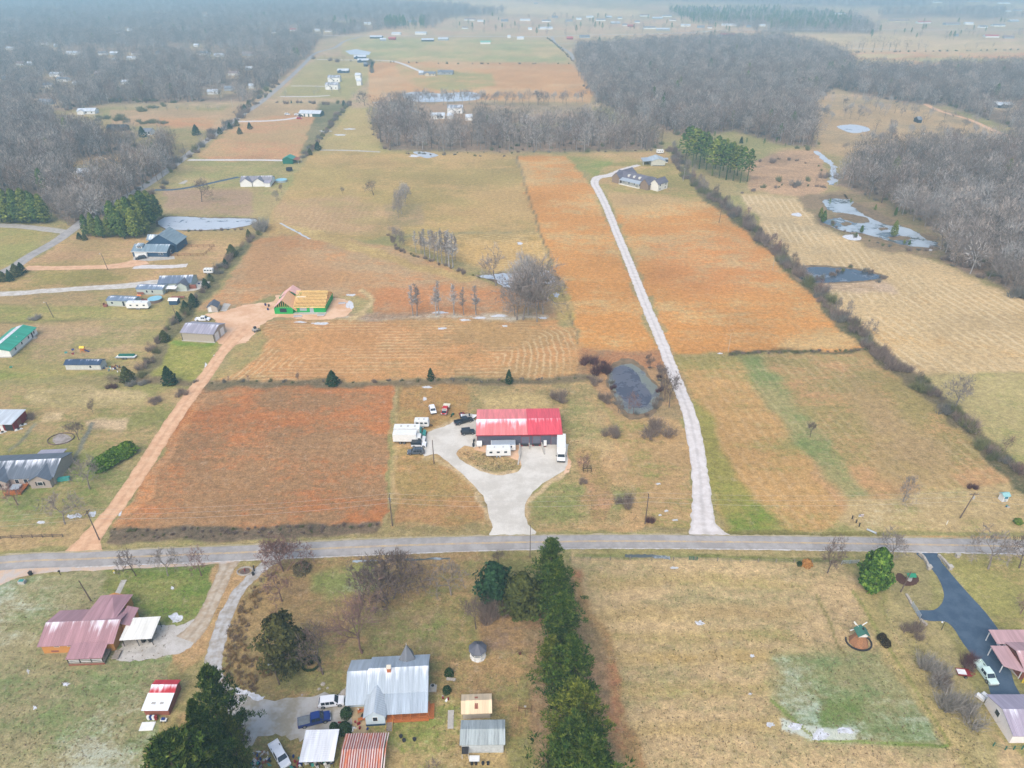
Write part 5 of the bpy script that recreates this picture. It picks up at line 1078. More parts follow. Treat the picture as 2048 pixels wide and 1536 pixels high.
def gable(m_, x0, x1, y0, y1, z, h, ov=.4, th=.14, axis='x', ends=.3):
    if axis == 'x':
        ym = (y0 + y1) / 2; s = h / (ym - y0)
        m_.slab([(x0 - ends, y0 - ov, z - s * ov), (x1 + ends, y0 - ov, z - s * ov), (x1 + ends, ym, z + h), (x0 - ends, ym, z + h)], th)
        m_.slab([(x0 - ends, ym, z + h), (x1 + ends, ym, z + h), (x1 + ends, y1 + ov, z - s * ov), (x0 - ends, y1 + ov, z - s * ov)], th)
    else:
        xm = (x0 + x1) / 2; s = h / (xm - x0)
        m_.slab([(x0 - ov, y0 - ends, z - s * ov), (x0 - ov, y1 + ends, z - s * ov), (xm, y1 + ends, z + h), (xm, y0 - ends, z + h)], th)
        m_.slab([(xm, y0 - ends, z + h), (xm, y1 + ends, z + h), (x1 + ov, y1 + ends, z - s * ov), (x1 + ov, y0 - ends, z - s * ov)], th)
    return m_
def ribs(m_, x0, x1, y0, z0, y1, z1, step, h=.05, w=.07):       # standing ribs up a slope facing the front
    n = max(1, int((x1 - x0) / step))
    for i in range(n + 1):
        x = x0 + (x1 - x0) * i / n; m_.add([(x - w/2, y0, z0), (x + w/2, y0, z0), (x + w/2, y1, z1), (x - w/2, y1, z1), (x, y0, z0 + h), (x, y1, z1 + h)], [(0,4,5,3), (1,2,5,4), (0,1,4), (2,3,5)])
    return m_
def gwalls(m_, x0, x1, y0, y1, z, h, axis='x', th=.12):       # walls with gable ends, slightly below the roof
    if axis == 'x':
        ym = (y0 + y1) / 2
        return m_.add([(x0,y0,0),(x1,y0,0),(x1,y1,0),(x0,y1,0),(x0,y0,z-.14),(x1,y0,z-.14),(x1,y1,z-.14),(x0,y1,z-.14),(x0,ym,z+h-.15),(x1,ym,z+h-.15)],
                      [(0,3,2,1),(0,1,5,4),(2,3,7,6),(1,2,6,9,5),(3,0,4,8,7),(4,5,9,8),(8,9,6,7)])
    xm = (x0 + x1) / 2
    return m_.add([(x0,y0,0),(x1,y0,0),(x1,y1,0),(x0,y1,0),(x0,y0,z-.14),(x1,y0,z-.14),(x1,y1,z-.14),(x0,y1,z-.14),(xm,y0,z+h-.15),(xm,y1,z+h-.15)],
                  [(0,3,2,1),(0,1,5,8,4),(2,3,7,9,6),(1,2,6,5),(3,0,4,7),(4,8,9,7),(8,5,6,9)])
def house(name, label, cat, pl, pr, D, z, h, wm, rm, axis='x', wins=(), doors=(), group=None, ov=.4, rib=0, W=None, chim=None, found=True, ends=.3):
    a, rz, w = frame(pl, pr); W = W or w; t = thing(name, label, cat, a, rz, group)
    gwalls(M(), 0, W, 0, D, z, h, axis).obj('wall', wm, t)
    r = gable(M(), 0, W, 0, D, z, h, ov, .14, axis, ends)
    if rib:
        s = h / (D / 2)
        if axis == 'x': ribs(r, -ends, W + ends, -ov, z - s * ov, D / 2, z + h, rib)
    ro = r.obj('roof', rm, t)
    if found: M().box(-.06, W + .06, -.06, D + .06, 0, .35).obj('foundation', conc, t)
    for s_ in wins: win(t, *s_[:5], W=W, D=D)
    for s_ in doors: win(t, s_[0], s_[1], s_[3] / 2 + .3, s_[2], s_[3], W=W, D=D, gm_=s_[4] if len(s_) > 4 else white_p, name='door')
    if chim: M().box(chim[0] - .4, chim[0] + .4, chim[1] - .4, chim[1] + .4, z, z + h + .9).obj('chimney', brickr, ro)
    return t, W
# ---------------------------------------------------------------- vehicles: x forward, on the ground at z = 0
def wheel(t, x, y, r=.36, w=.24, rim=None):
    o = M().cyl((x, y - w / 2, r), (x, y + w / 2, r), r, n=14).obj('wheel', black_rub, t)
    s = 1 if y > 0 else -1
    M().cyl((x, y + s * (w / 2 - .02), r), (x, y + s * (w / 2 + .02), r), r * .58, n=10).obj('rim', rim or steel, o)
def car(kind, label, cat, rear, front, paint, group=None, L=4.8, W=1.86, H=1.75, top=None, glassm=None, rack=False, name=None, cover=None, loc=None, rz=None):
    if loc is None:
        a, b_ = P(*rear), P(*front); c = (a + b_) / 2; d = b_ - a; rz = math.atan2(d.y, d.x)
    else: c = Vector(loc)
    t = thing(name or kind, label, cat, c, rz, group); h = L / 2; w = W / 2; z0 = .32
    if kind == 'pickup_truck':
        hood = h - L * .23; cabf, cabr = h - L * .26, h - L * .62; bh = H * .58
        p = [(-h, z0), (h - .05, z0), (h, .55), (h - .04, bh * .86), (h - .25, bh * .95), (hood, bh), (cabr, bh), (cabr - .02, bh), (cabr - .04, .72), (-h + .08, .72), (-h + .04, bh), (-h, bh)]
        M().prism(p, w, [w * .96] * 2 + [w * .92] * 2 + [w * .94] + [w] * 7).obj('body', paint, t)
        for s in (-1, 1): M().box(-h + .04, cabr - .02, s * w - (.09 if s > 0 else 0), s * w + (.09 if s < 0 else 0), .7, bh + .01).obj('bed_side', paint, t)
        M().box(-h, -h + .07, -w + .1, w - .1, .7, bh + .01).obj('tailgate', paint, t)
        if cover: M().box(-h + .1, cabr - .04, -w + .08, w - .08, bh - .02, bh + .05).obj('bed_cover', cover, t)
        M().prism([(cabr, bh), (cabf + .35, bh), (cabf - .35, H), (cabr + .15, H)], w, [w * .97, w * .97, w * .80, w * .80]).obj('cab', top or paint, t)
        f0, r0 = cabf + .35, cabr
    else:
        boxy = kind == 'jeep'; hood = h - L * (.30 if boxy else .24); bh = H * (.58 if boxy else .56)
        p = [(-h, z0), (h - .05, z0), (h, .5), (h - .05, bh * .88), (h - .2, bh * .95), (hood, bh), (-h, bh)]
        M().prism(p, w, [w * .96] * 2 + [w * .9] * 2 + [w * .93] + [w] * 2).obj('body', paint, t)
        f0, r0 = hood + .1, -h + .05; cabf = f0 - .35; e = .12 if boxy else .6
        M().prism([(r0, bh), (f0, bh), (f0 - (.25 if boxy else .75), H), (r0 + (.06 if boxy else .4), H)], w, [w * .97] * 2 + [w * (.88 if boxy else .78)] * 2).obj('cab', top or paint, t)
    # glass panels stand just proud of the cab
    gl = glassm or glass
    zt, zb = H - .09, bh + .05; q = (zt - bh) / (H - bh); q0 = .05 / (H - bh)
    ftop = (cabf - .35) if kind == 'pickup_truck' else f0 - (.25 if kind == 'jeep' else .75)
    wt = w * (.80 if kind == 'pickup_truck' else .88 if kind == 'jeep' else .78)
    def fx(s): return f0 + (ftop - f0) * s + .02
    def wy(s): return w * .97 + (wt - w * .97) * s + .015
    M().add([(fx(q0), -wy(q0) * .9, zb), (fx(q0), wy(q0) * .9, zb), (fx(q), wy(q) * .9, zt), (fx(q), -wy(q) * .9, zt)], [(0, 1, 2, 3)]).obj('windscreen', gl, t)
    rt = {'pickup_truck': .15, 'jeep': .06}.get(kind, .4)
    M().add([(r0 + rt * q0 - .02, -wy(q0) * .85, zb), (r0 + rt * q0 - .02, wy(q0) * .85, zb), (r0 + rt * q - .02, wy(q) * .85, zt), (r0 + rt * q - .02, -wy(q) * .85, zt)], [(3, 2, 1, 0)]).obj('rear_window', gl, t)
    nwin = 2 if kind == 'pickup_truck' else 3
    xa, xb = r0 + rt + .12, ftop - .02
    for s in (-1, 1):
        for i in range(nwin):
            a0, a1 = xa + (xb - xa) * i / nwin + .05, xa + (xb - xa) * (i + 1) / nwin - .04; ex = .22 if i == nwin - 1 and kind != 'jeep' else 0
            M().add([(a0, s * wy(q0), zb), (a1 + ex, s * wy(q0), zb), (a1, s * wy(q), zt), (a0, s * wy(q), zt)], [(0, 1, 2, 3) if s < 0 else (3, 2, 1, 0)]).obj('side_window', gl, t)
        M().box(h - .08, h + .02, s * w * .75 - .2, s * w * .75 + .2, bh * .66, bh * .84).obj('headlight', lampw, t)
        M().box(-h - .02, -h + .05, s * w * .88 - .1, s * w * .88 + .1, bh * .6, bh * .92).obj('tail_light', lampr, t)
        M().box(f0 - .3, f0 - .12, s * (w + .09) - .09, s * (w + .09) + .09, bh, bh + .16).obj('mirror', dark, t)
    for x in (-h + L * .19, h - L * .17):
        for s in (-1, 1): wheel(t, x, s * (w - .1), .40 if kind != 'car' else .34)
    M().box(h - .02, h + .1, -w * .9, w * .9, .34, .56).obj('front_bumper', chrome if kind == 'pickup_truck' else dark, t)
    M().box(-h - .1, -h + .02, -w * .9, w * .9, .34, .54).obj('rear_bumper', chrome if kind == 'pickup_truck' else dark, t)
    if rack:
        r = M()
        for x in (-1.4, -.7, 0): r.box(x, x + .06, -w * .8, w * .8, H + .08, H + .12)
        for s in (-1, 1): r.box(-1.5, .2, s * w * .78 - .03, s * w * .78 + .03, H + .04, H + .16)
        r.obj('roof_rack', dark, t)
    if kind == 'jeep': M().cyl((-h - .22, 0, 1.0), (-h - .02, 0, 1.0), .36, n=14).obj('spare_wheel', black_rub, t)
    return t
def rv_trailer(name, label, rear, front, W=2.5, H=2.9, L=None, wm=None, rm=None, nose=0.0, tongue=1.1, stripes=None, group=None, cat='trailer', wins=3, flat=False, door=True):
    a, b_ = P(*rear), P(*front); d = b_ - a; L = L or d.length; t = thing(name, label, cat, (a + b_) / 2, math.atan2(d.y, d.x), group); h = L / 2; w = W / 2
    wm = wm or white_p; p = [(-h, .7), (h - nose * .6, .7), (h, .7 + nose * .9), (h - nose * .5, H - .12), (h - nose * .5 - .15, H), (-h + .15, H), (-h, H - .15)]
    M().prism(p, w).obj('body', wm, t)
    M().box(-h + .12, h - nose * .5 - .12, -w + .06, w - .06, H, H + .03).obj('roof', rm or white_p, t)
    if not flat:
        for x in (-L * .2, L * .15): M().box(x - .2, x + .2, -.2, .2, H + .03, H + .16).obj('roof_vent', beige, t)
    for s in (-1, 1):
        for i in range(wins):
            x = -h + L * (i + .7) / (wins + .4); M().box(x - .42, x + .42, s * w - .02, s * w + .03, 1.65, 2.2).obj('side_window', glass, t)
    M().box(-h + .2, h - .4, -w + .25, w - .25, .45, .7).obj('chassis', dark, t)
    for x in (-.45, .4):
        for s in (-1, 1): wheel(t, x, s * (w - .14), .34, .2, lampw)
    if tongue:
        tg = M().bar((h - .2, -w * .5, .55), (h + tongue, 0, .5), .1).bar((h - .2, w * .5, .55), (h + tongue, 0, .5), .1).cyl((h + tongue - .15, 0, 0), (h + tongue - .15, 0, .6), .04)
        tg.obj('tow_hitch', dark, t)
    return t
def box_truck(name, label, rear, front, L=9.0, W=2.45, H=3.7, cab=2.3, boxm=None, cabm=None, group=None, rm=None):
    a, b_ = P(*rear), P(*front); d = b_ - a; t = thing(name, label, 'truck', (a + b_) / 2, math.atan2(d.y, d.x), group); h = L / 2; w = W / 2; c0 = h - cab
    M().box(-h, c0 - .15, -w, w, 1.0, H).obj('cargo_box', boxm or white_p, t); M().box(-h + .05, c0 - .2, -w + .05, w - .05, H, H + .025).obj('box_roof', rm or white_p, t)
    M().prism([(c0 - .1, .55), (h, .55), (h, 1.25), (h - .85, 1.45), (h - 1.25, 2.35), (c0 - .1, 2.35)], w, [w * .93] * 4 + [w * .84] * 2).obj('cab', cabm or white_p, t)
    M().add([(h - .88, -w * .82, 1.5), (h - .88, w * .82, 1.5), (h - 1.2, w * .76, 2.25), (h - 1.2, -w * .76, 2.25)], [(0, 1, 2, 3)]).obj('windscreen', glass, t).location.x = .04
    for s in (-1, 1):
        M().box(c0 + .3, h - 1.15, s * w * .91 - .03, s * w * .91 + .03, 1.5, 2.1).obj('side_window', glass, t); M().box(h - .05, h + .02, s * w * .7 - .2, s * w * .7 + .2, .85, 1.1).obj('headlight', lampw, t)
        M().box(h - 1.3, h - 1.1, s * (w + .12) - .1, s * (w + .12) + .1, 1.5, 1.9).obj('mirror', dark, t)
        for x in (-h + L * .22, -h + L * .34, h - .95): wheel(t, x, s * (w - .2), .46, .3)
    M().box(-h, h - .1, -w * .5, w * .5, .5, 1.0).obj('chassis', dark, t); M().box(h - .02, h + .14, -w * .9, w * .9, .45, .75).obj('front_bumper', dark, t)
    return t
# ================================================================ steel building
red1 = roofmat('red_roof_faded', (242,138,136), 3.8, 4.8, .75, k=.8); red2 = roofmat('red_roof', (228,88,100), 4.0, 4.95, .4, k=.8)
a, rz, W = frame((955,891), (1122,889)); D = 13.2
t = thing('steel_building', 'long charcoal steel building with a red roof half covered in snow beside the gravel yard', 'building', a, rz)
gwalls(M(), 0, W, 0, D, 3.75, .95).obj('wall', greyw, t)
xs = W * .60
for x0, x1, m_ in ((-.35, xs, red1), (xs, W + .35, red2)):
    dz = 0 if m_ is red1 else .06; r = M()
    gable(r, x0, x1, 0, D, 3.8 + dz, .95, .35, .1, 'x', 0); s = .95 / (D / 2)
    ribs(r, x0 + .05, x1 - .05, -.35, 3.8 + dz - s * .35, D / 2, 4.75 + dz, .6, .06, .07); r.obj('roof', m_, t)
M().box(-.4, W + .4, -.46, -.36, 3.55, 3.8).obj('gutter', redp, t)
for x in (0, W): M().box(x - .07, x + .07, -.07, .07, 0, 3.6).obj('corner_trim', redp, t)
rollm = mat('roller_door_grey', (112,112,126), .5, .05, k=.7)
for x0, x1, z0, z1 in ((12.7, 15.0, .1, 3.0), (15.9, 18.2, .1, 3.1), (21.3, 23.7, 0, 2.9)):
    d = M().box(x0, x1, -.06, 0, z0, z1).obj('roller_door', rollm, t)
    for k in range(5): M().box(x0 + .03, x1 - .03, -.09, -.055, z0 + .1 + k * .58, z0 + .6 + k * .58).obj('door_panel', rollm, d)
    M().box(x0 - .1, x0, -.1, 0, z0, z1 + .1).box(x1, x1 + .1, -.1, 0, z0, z1 + .1).box(x0, x1, -.1, 0, z1, z1 + .1).obj('door_frame', redp, t)
for x in (4.0, 8.4, 10.2): M().box(x - .03, x + .03, -.04, 0, 0, 3.55).obj('downpipe', greyw, t)
for x in (12.7, 15.9):
    dk = M().box(x - .1, x + 2.4, -.7, -.1, 0, .55).obj('dock_bumper', dark, t)
    for q in (x + .15, x + 2.1): M().box(q - .25, q + .25, -.74, -.68, .12, .5).obj('bumper_pad', redp, dk)
def wall_line(label, pts, h, th=.35, m_=None, name='retaining_wall', cat='wall', hs=None):
    ps = [P(*p) for p in pts]; t = thing(name, label, cat, ps[0]); 
    for i in range(len(ps) - 1):
        p, q = ps[i] - ps[0], ps[i + 1] - ps[0]; d = (q - p).normalized(); n = Vector((-d.y, d.x, 0)) * th / 2; h0, h1 = (h, h) if not hs else (hs[i], hs[i + 1])
        M().add([p - n, q - n, q + n, p + n, (p - n) + Vector((0,0,h0)), (q - n) + Vector((0,0,h1)), (q + n) + Vector((0,0,h1)), (p + n) + Vector((0,0,h0))], [(0,3,2,1),(4,5,6,7),(0,1,5,4),(1,2,6,5),(2,3,7,6),(3,0,4,7)]).obj('wall_section', m_ or conc, t)
    return t
wall_line('pale sloping concrete wall on the left of the loading ramp', [(1039,893),(1040,912),(1036,930)], .9, hs=[1.1, .9, .2])
wall_line('short concrete wall between the two loading docks', [(1058,890),(1059,899)], .8, .25)
wall_line('concrete wall on the right of the second loading dock', [(1083,889),(1086,900),(1089,909)], .8, hs=[.9, .6, .25])
t = thing('equipment_cabinet', 'tall white cabinet on a small red wheeled base between the roller doors', 'cabinet', P(1090,893))
M().box(-.42, .42, -.35, .35, .5, 2.0).obj('cabinet_body', white_p, t); M().box(-.3, .3, -.25, .25, .2, .5).obj('base', redp, t)
for s in (-1, 1): M().cyl((s*.3, -.3, .12), (s*.3, -.38, .12), .12).obj('wheel', black_rub, t)
box_truck('box_truck', 'white box truck facing the road at the right end of the steel building', (1122,885), (1122,930), L=9.2)
box_truck('box_truck', 'long white box truck beside the motorhome left of the gravel yard', (789,884), (850,884), L=9.2, H=3.5)
rv_trailer('travel_trailer', 'white travel trailer with dark windows in front of the steel building', (1020,910), (973,911), L=7.0, W=2.4, H=2.8, nose=.5, tongue=1.0)
rv_trailer('travel_trailer', 'longer pale grey roofed trailer standing behind the white travel trailer', (1030,899), (983,900), L=7.0, W=2.6, H=2.5, rm=galv, flat=True, tongue=0)
rv_trailer('travel_trailer', 'small white travel trailer above the big motorhome', (831,853), (858,853), L=4.4, W=2.2, H=2.6, nose=.4, tongue=1.0)
t = box_truck('motorhome', 'large white motorhome with a green nose cover beside the box truck', (790,871), (852,871), L=9.2, H=3.3, cab=1.5, cabm=plas)
for x in (-2.5, -.5, 1.5): M().box(x - .25, x + .25, -.3, .3, 3.3, 3.45).obj('roof_vent', beige, t)
t['category'] = 'motorhome'
wcar = mat('white_car_paint', (238,240,244), .3, .03, k=.85, spec=.6); bcar = mat('black_car_paint', (44,48,56), .25, .1, k=.8, spec=.6); blcar = mat('blue_car_paint', (30,52,120), .25, .1, k=.8, spec=.6)
rcar = mat('red_car_paint', (196,44,48), .3, .1, k=.8); gcar = mat('grey_car_paint', (86,96,106), .3, .1, k=.8, spec=.6); silv = mat('silver_car_paint', (180,188,194), .3, .05, k=.8)
car('jeep', 'white four door off-roader with a black top beside the box truck', 'off-roader', (825,892), (851,892), wcar, L=4.3, top=bcar)
car('suv', 'dark grey estate with a roof rack at the left edge of the gravel yard', 'car', (844,906), (820,907), gcar, L=4.7, H=1.6, rack=True)
car('pickup_truck', 'black pickup truck parked left of the steel building', 'pickup', (912,849), (943,841), bcar, L=5.8, H=1.85)
car('jeep', 'small black off-roader between the black pickup and the steel building', 'off-roader', (926,868), (946,866), bcar, L=3.9)
car('car', 'white stripped car on the grass left of the red flatbed', 'car', (863,815), (868,830), wcar, L=4.2, H=1.5)
t = car('pickup_truck', 'red flatbed truck with a pale wooden bed on the grass', 'truck', (894,815), (888,830), rcar, L=5.2)
M().box(-2.7, -.6, -1.05, 1.05, 1.05, 1.2).obj('flatbed', cream, t); M().prism([(1.2, 1.06), (2.5, .92), (2.5, .98), (1.2, 1.12)], .72).obj('bonnet', bcar, t)
# boat, bikes, small things of the yard
t = thing('motor_boat', 'white boat on a trailer behind the black pickup', 'boat', P(937,838), R(6))
M().prism([(-2.3, .6), (1.6, .6), (2.9, 1.35), (-2.3, 1.35)], 1.0, [.7, .5, .08, 1.05]).obj('hull', wcar, t); M().box(-1.9, 1.2, -.75, .75, 1.3, 1.38).obj('deck', beige, t); M().box(.1, .5, -.6, .6, 1.35, 1.7).obj('windscreen', glass, t)
M().box(-2.55, -2.3, -.2, .2, .7, 1.7).obj('outboard_motor', dark, t); tr_ = M().box(-2, 1.8, -.5, .5, .4, .5).bar((1.7, 0, .45), (3.4, 0, .4), .1).obj('trailer_frame', dark, t)
for s in (-1, 1): wheel(t, -.8, s * .95, .3, .2)
def bike(label, u, v, rz, m_):
    t = thing('motorcycle', label, 'motorcycle', P(u, v), rz)
    for x in (-.65, .65): M().cyl((x, -.06, .32), (x, .06, .32), .32, n=12).obj('wheel', black_rub, t)
    M().prism([(-.5, .45), (.4, .45), (.35, .9), (-.1, .95), (-.6, .85)], .16).obj('body', m_, t); M().box(-.65, -.05, -.14, .14, .88, .98).obj('seat', dark, t); M().cyl((.38, -.35, 1.05), (.38, .35, 1.05), .03).cyl((.65, 0, .32), (.4, 0, 1.05), .04).obj('handlebar', chrome, t)
bike('green and white dirt bike on the bare patch right of the red flatbed', 905, 832, R(60), greenp)
bike('black motorcycle against the left end of the steel building', 948, 884, R(80), dark)
def atv(label, u, v, m_):
    t = thing('quad_bike', label, 'quad bike', P(u, v), R(20))
    for x in (-.6, .6):
        for s in (-1, 1): M().cyl((x, s * .5 - .12, .28), (x, s * .5 + .12, .28), .28, n=10).obj('wheel', black_rub, t)
    M().prism([(-.85, .45), (.85, .45), (.7, .8), (0, .72), (-.7, .85)], .35).obj('body', m_, t); M().box(-.5, .1, -.2, .2, .8, .95).obj('seat', dark, t); M().cyl((.35, -.35, 1.05), (.35, .35, 1.05), .03).cyl((.35, 0, .7), (.35, 0, 1.05), .03).obj('handlebar', dark, t)
atv('red quad bike behind the black pickup truck', 924, 830, redp)
def trash(label, u, v, m_=None, s=1.0, rz=0):
    t = thing('wheelie_bin', label, 'bin', P(u, v), rz); t.scale = (s, s, s)
    M().add([(-.24,-.26,.05),(.24,-.26,.05),(.24,.26,.05),(-.24,.26,.05),(-.3,-.34,.95),(.3,-.34,.95),(.3,.34,.95),(-.3,.34,.95)], [(0,3,2,1),(4,5,6,7),(0,1,5,4),(1,2,6,5),(2,3,7,6),(3,0,4,7)]).obj('bin_body', m_ or dark, t)
    M().prism([(-.33, .95), (.33, .95), (.3, 1.04), (-.3, 1.04)], .37).obj('lid', m_ or dark, t)
    for q in (-.25, .25): M().cyl((q - .04, .3, .1), (q + .04, .3, .1), .1).obj('wheel', black_rub, t)
trash('dark bin at the left front corner of the steel building', 947, 893)
trash('left dark bin under the white carport', 288, 1284); trash('right dark bin under the white carport', 302, 1283); trash('black bin on the verge beside the tool box', 62, 1150)
t = thing('teardrop_trailer', 'small rounded white trailer at the left front corner of the steel building', 'trailer', P(959,892), R(-90))
M().prism([(-.9, .4), (.9, .4), (.95, 1.0), (.6, 1.55), (0, 1.8), (-.6, 1.6), (-.95, 1.0)], .75).obj('body', white_p, t); M().bar((.9, 0, .4), (1.7, 0, .35), .1).obj('tow_hitch', dark, t); [wheel(t, 0, s * .8, .25, .14) for s in (-1, 1)]
t = thing('wire_cage', 'square wire cage on the grass right of the gravel yard', 'cage', P(1174,941)); c = M()
for x in (-1, 0, 1):
    for y in (-.8, .8): c.box(x*1.1-.04, x*1.1+.04, y-.04, y+.04, 0, 1.2)
for z in (.1, .65, 1.2):
    for y in (-.8, .8): c.box(-1.1, 1.1, y - .025, y + .025, z - .025, z + .025)
    for x in (-1.1, 1.1): c.box(x - .025, x + .025, -.8, .8, z - .025, z + .025)
c.obj('cage_frame', dark, t)
# ================================================================ white farmhouse
whiteR = roofmat('white_ribbed_roof', (184,196,206), 2.5, 5.6, .42, k=.8, rough=.45); whiteR2 = roofmat('grey_gable_roof', (190,200,208), 2.5, 5, .25, k=.8, rough=.45)
a, rz, W0 = frame((733,1452), (769,1450)); W0 = 3.5
t = thing('farmhouse', 'white farmhouse with a ribbed metal roof, brick chimney and orange timber porch', 'house', a, rz); sid = mat('pale_blue_siding', (206,222,230), .7, .05, k=.8)
M().box(0, 11.0, 4.0, 12.0, 0, 3.1).obj('wall', sid, t); gwalls(M(), 0, W0, 0, 4.6, 3.0, 1.25, 'y').obj('wall', sid, t); M().box(-3.5, -.1, 4.0, 11.6, 0, 2.5).obj('wall', sid, t); M().box(-.06, W0 + .06, -.06, 4, 0, .45).obj('foundation', navy, t)
r = M().slab([(0, 4.0, 3.5), (11.3, 4.0, 3.5), (11.3, 8.0, 5.6), (0, 8.0, 5.6)], .12).slab([(0, 8.0, 5.6), (11.3, 8.0, 5.6), (11.3, 12.5, 3.2), (0, 12.5, 3.2)], .12)
ribs(r, .1, 11.2, 4.0, 3.5, 8.0, 5.6, .30, .06, .08); rr = M(); ribs(rr, .1, 11.2, 12.5, 3.2, 8.0, 5.6, .30, .06, .08); r.v += []; n_ = len(r.v); r.v += rr.v; r.f += [tuple(i + n_ for i in f) for f in rr.f]
main_roof = r.obj('roof', whiteR, t)
r = M().slab([(3.3, .3, 2.55), (11.3, .3, 2.55), (11.3, 4.0, 3.44), (3.3, 4.0, 3.44)], .1); ribs(r, 3.4, 11.2, .3, 2.55, 4.0, 3.44, .30, .06, .08); r.obj('porch_roof', whiteR, t)
r = M().slab([(-4.0, 2.7, 2.45), (-.03, 2.7, 2.45), (-.03, 8.0, 5.1), (-4.0, 8.0, 5.1)], .12).slab([(-4.0, 8.0, 5.1), (-.03, 8.0, 5.1), (-.03, 12.3, 2.9), (-4.0, 12.3, 2.9)], .12); ribs(r, -3.9, -.1, 2.7, 2.45, 8.0, 5.1, .30, .06, .08); r.obj('roof', whiteR, t)
r = gable(M(), 0, W0, 0, 4.9, 3.05, 1.3, .35, .12, 'y', .35)
for k in range(12):
    y = -.3 + k * .45
    for s in (-1, 1): xe = W0 / 2 + s * (W0 / 2 + .35); r.add([(W0/2, y - .03, 4.35), (W0/2, y + .03, 4.35), (xe, y + .03, 2.79), (xe, y - .03, 2.79), (W0/2, y, 4.40), (xe, y, 2.84)], [(0,4,5,3), (1,2,5,4)])
r.obj('gable_roof', whiteR2, t)
win(t, 'f', 1.75, 1.9, .8, 1.0)
for x in (1.5, 6.5): pass
win(t, 'r', 6.5, 1.8, .9, 1.2, W=11.0, D=12); win(t, 'r', 9.5, 1.8, .9, 1.2, W=11.0, D=12)
for x in (4.6, 6.6, 9.4): f = M().box(x - .5, x + .5, 3.93, 4.0, 1.0, 2.2).obj('window', white_p, t); M().box(x - .42, x + .42, 3.9, 3.95, 1.08, 2.12).obj('pane', glass, f)
f = M().box(7.7, 8.5, 3.93, 4.0, .5, 2.5).obj('door', white_p, t)
c = M().box(3.55, 4.25, 7.2, 7.9, 4.6, 6.3).obj('chimney', mat('orange_chimney_brick', (196,116,74), .8), main_roof); M().box(3.45, 4.35, 7.1, 8.0, 6.3, 6.42).obj('chimney_cap', cream, c)
ap = Vector((7.0, 11.6, 7.4)); pr_ = [(7.0 + 1.7 * math.cos(R(90 + 72 * k + 36)), 11.2 + 1.7 * math.sin(R(90 + 72 * k + 36)), 4.3) for k in range(5)]
M().add([ap] + pr_ , [(0, k + 1, (k + 1) % 5 + 1) for k in range(5)] + [(5, 4, 3, 2, 1)]).obj('turret_roof', roofmat('turret_shingles', (128,132,138), 0, 9, .1), t)
M().cyl((7, 11.2, 0), (7, 11.2, 4.35), 1.35, n=8).obj('turret_wall', sid, t)
M().cyl((7, 11.6, 7.3), (7, 11.6, 7.9), .03).obj('finial', white_p, t)
dk = M().box(3.6, 11.4, .2, 4.0, .35, .5).obj('porch_deck', wood, t)
for i, x in enumerate((4.9, 6.5, 8.1, 9.7, 11.3)): M().box(x - .06, x + .06, .4, .52, .5, 2.5).obj('porch_post', wood, t)
for z in (.75, 1.15): M().box(4.9, 11.3, .42, .5, z - .05, z + .05).obj('porch_rail', wood, t)
M().box(4.9, 11.3, .3, .34, -.02 + .05, .35).obj('porch_skirt', wood, t)
rp = M().box(11.4, 12.3, .5, 3.6, .3, .42).obj('ramp', wood, t)
for z in (.8, 1.2): M().box(11.4, 12.4, .42, .5, z - .04, z + .04).obj('porch_rail', wood, t)
for k in range(5): M().box(3.7, 4.8, .2 - .3 * (k + 1), .2 - .3 * k, 0, .42 - .08 * k).obj('step', woodg, t)
for x in (3.66, 4.84): M().bar((x, .2, 1.2), (x, -1.2, .85), .06).box(x - .04, x + .04, -1.25, -1.15, 0, .85).obj('stair_rail', mat('yellow_timber', (222,176,70), .7), t)
M().box(8.6, 11.1, 3.0, 3.1, .55, 1.7).obj('porch_screen', white_p, t)
t = thing('air_conditioner', 'grey air conditioning unit on a slab at the right of the white farmhouse', 'air conditioner', P(866,1377)); M().box(-.7,.7,-.8,.8,0,.1).obj('slab', conc, t); M().box(-.4,.4,-.4,.4,.1,.9).obj('housing', beige, t); M().cyl((0,0,.9),(0,0,.94),.3,n=14).obj('fan_grille', dark, t)
# ---- yard things round the farmhouse
car('suv', 'white estate car parked nose to the farmhouse on the gravel', 'car', (643,1410), (684,1405), wcar, L=4.75, H=1.7)
car('pickup_truck', 'dark blue crew cab pickup with a folding grey bed cover', 'pickup', (603,1450), (656,1437), blcar, L=5.8, H=1.9, cover=mat('bed_cover_grey', (128,134,138), .6))
car('pickup_truck', 'white pickup with an open bed beside the junk heap at the bottom', 'pickup', (549,1493), (572,1534), wcar, L=5.7, H=1.85)
def carport(label, pl, pr, D, z, dz, m_, step=.35, legs=True, W=None, things_=None, name='carport'):
    a, rz, w = frame(pl, pr); W = W or w; t = thing(name, label, 'carport', a, rz)
    r = M().slab([(-.3, -.3, z), (W + .3, -.3, z), (W + .3, D + .3, z + dz), (-.3, D + .3, z + dz)], .08)
    n = int(D / step)
    for k in range(n): y = D * (k + .5) / n; zz = z + dz * (y + .3) / (D + .6); r.box(-.28, W + .28, y - .04, y + .04, zz - .02, zz + .05)
    r.obj('roof', m_, t)
    for x in (.05, W / 2, W - .05):
        for y in (.1, D - .1): M().box(x - .05, x + .05, y - .05, y + .05, 0, z + dz * y / D - .08).obj('post', dark, t)
    M().box(0, .06, 0, D, z - .35, z - .2).box(W - .06, W, 0, D, z - .35, z - .2).obj('side_beam', dark, t)
    return t, W
wr = roofmat('white_flat_roof', (232,234,238), 0, 3, 0, k=.9)
t, W = carport('open white roofed carport full of stored junk below the blue pickup', (606,1538), (668,1536), 5.2, 2.5, .2, wr)
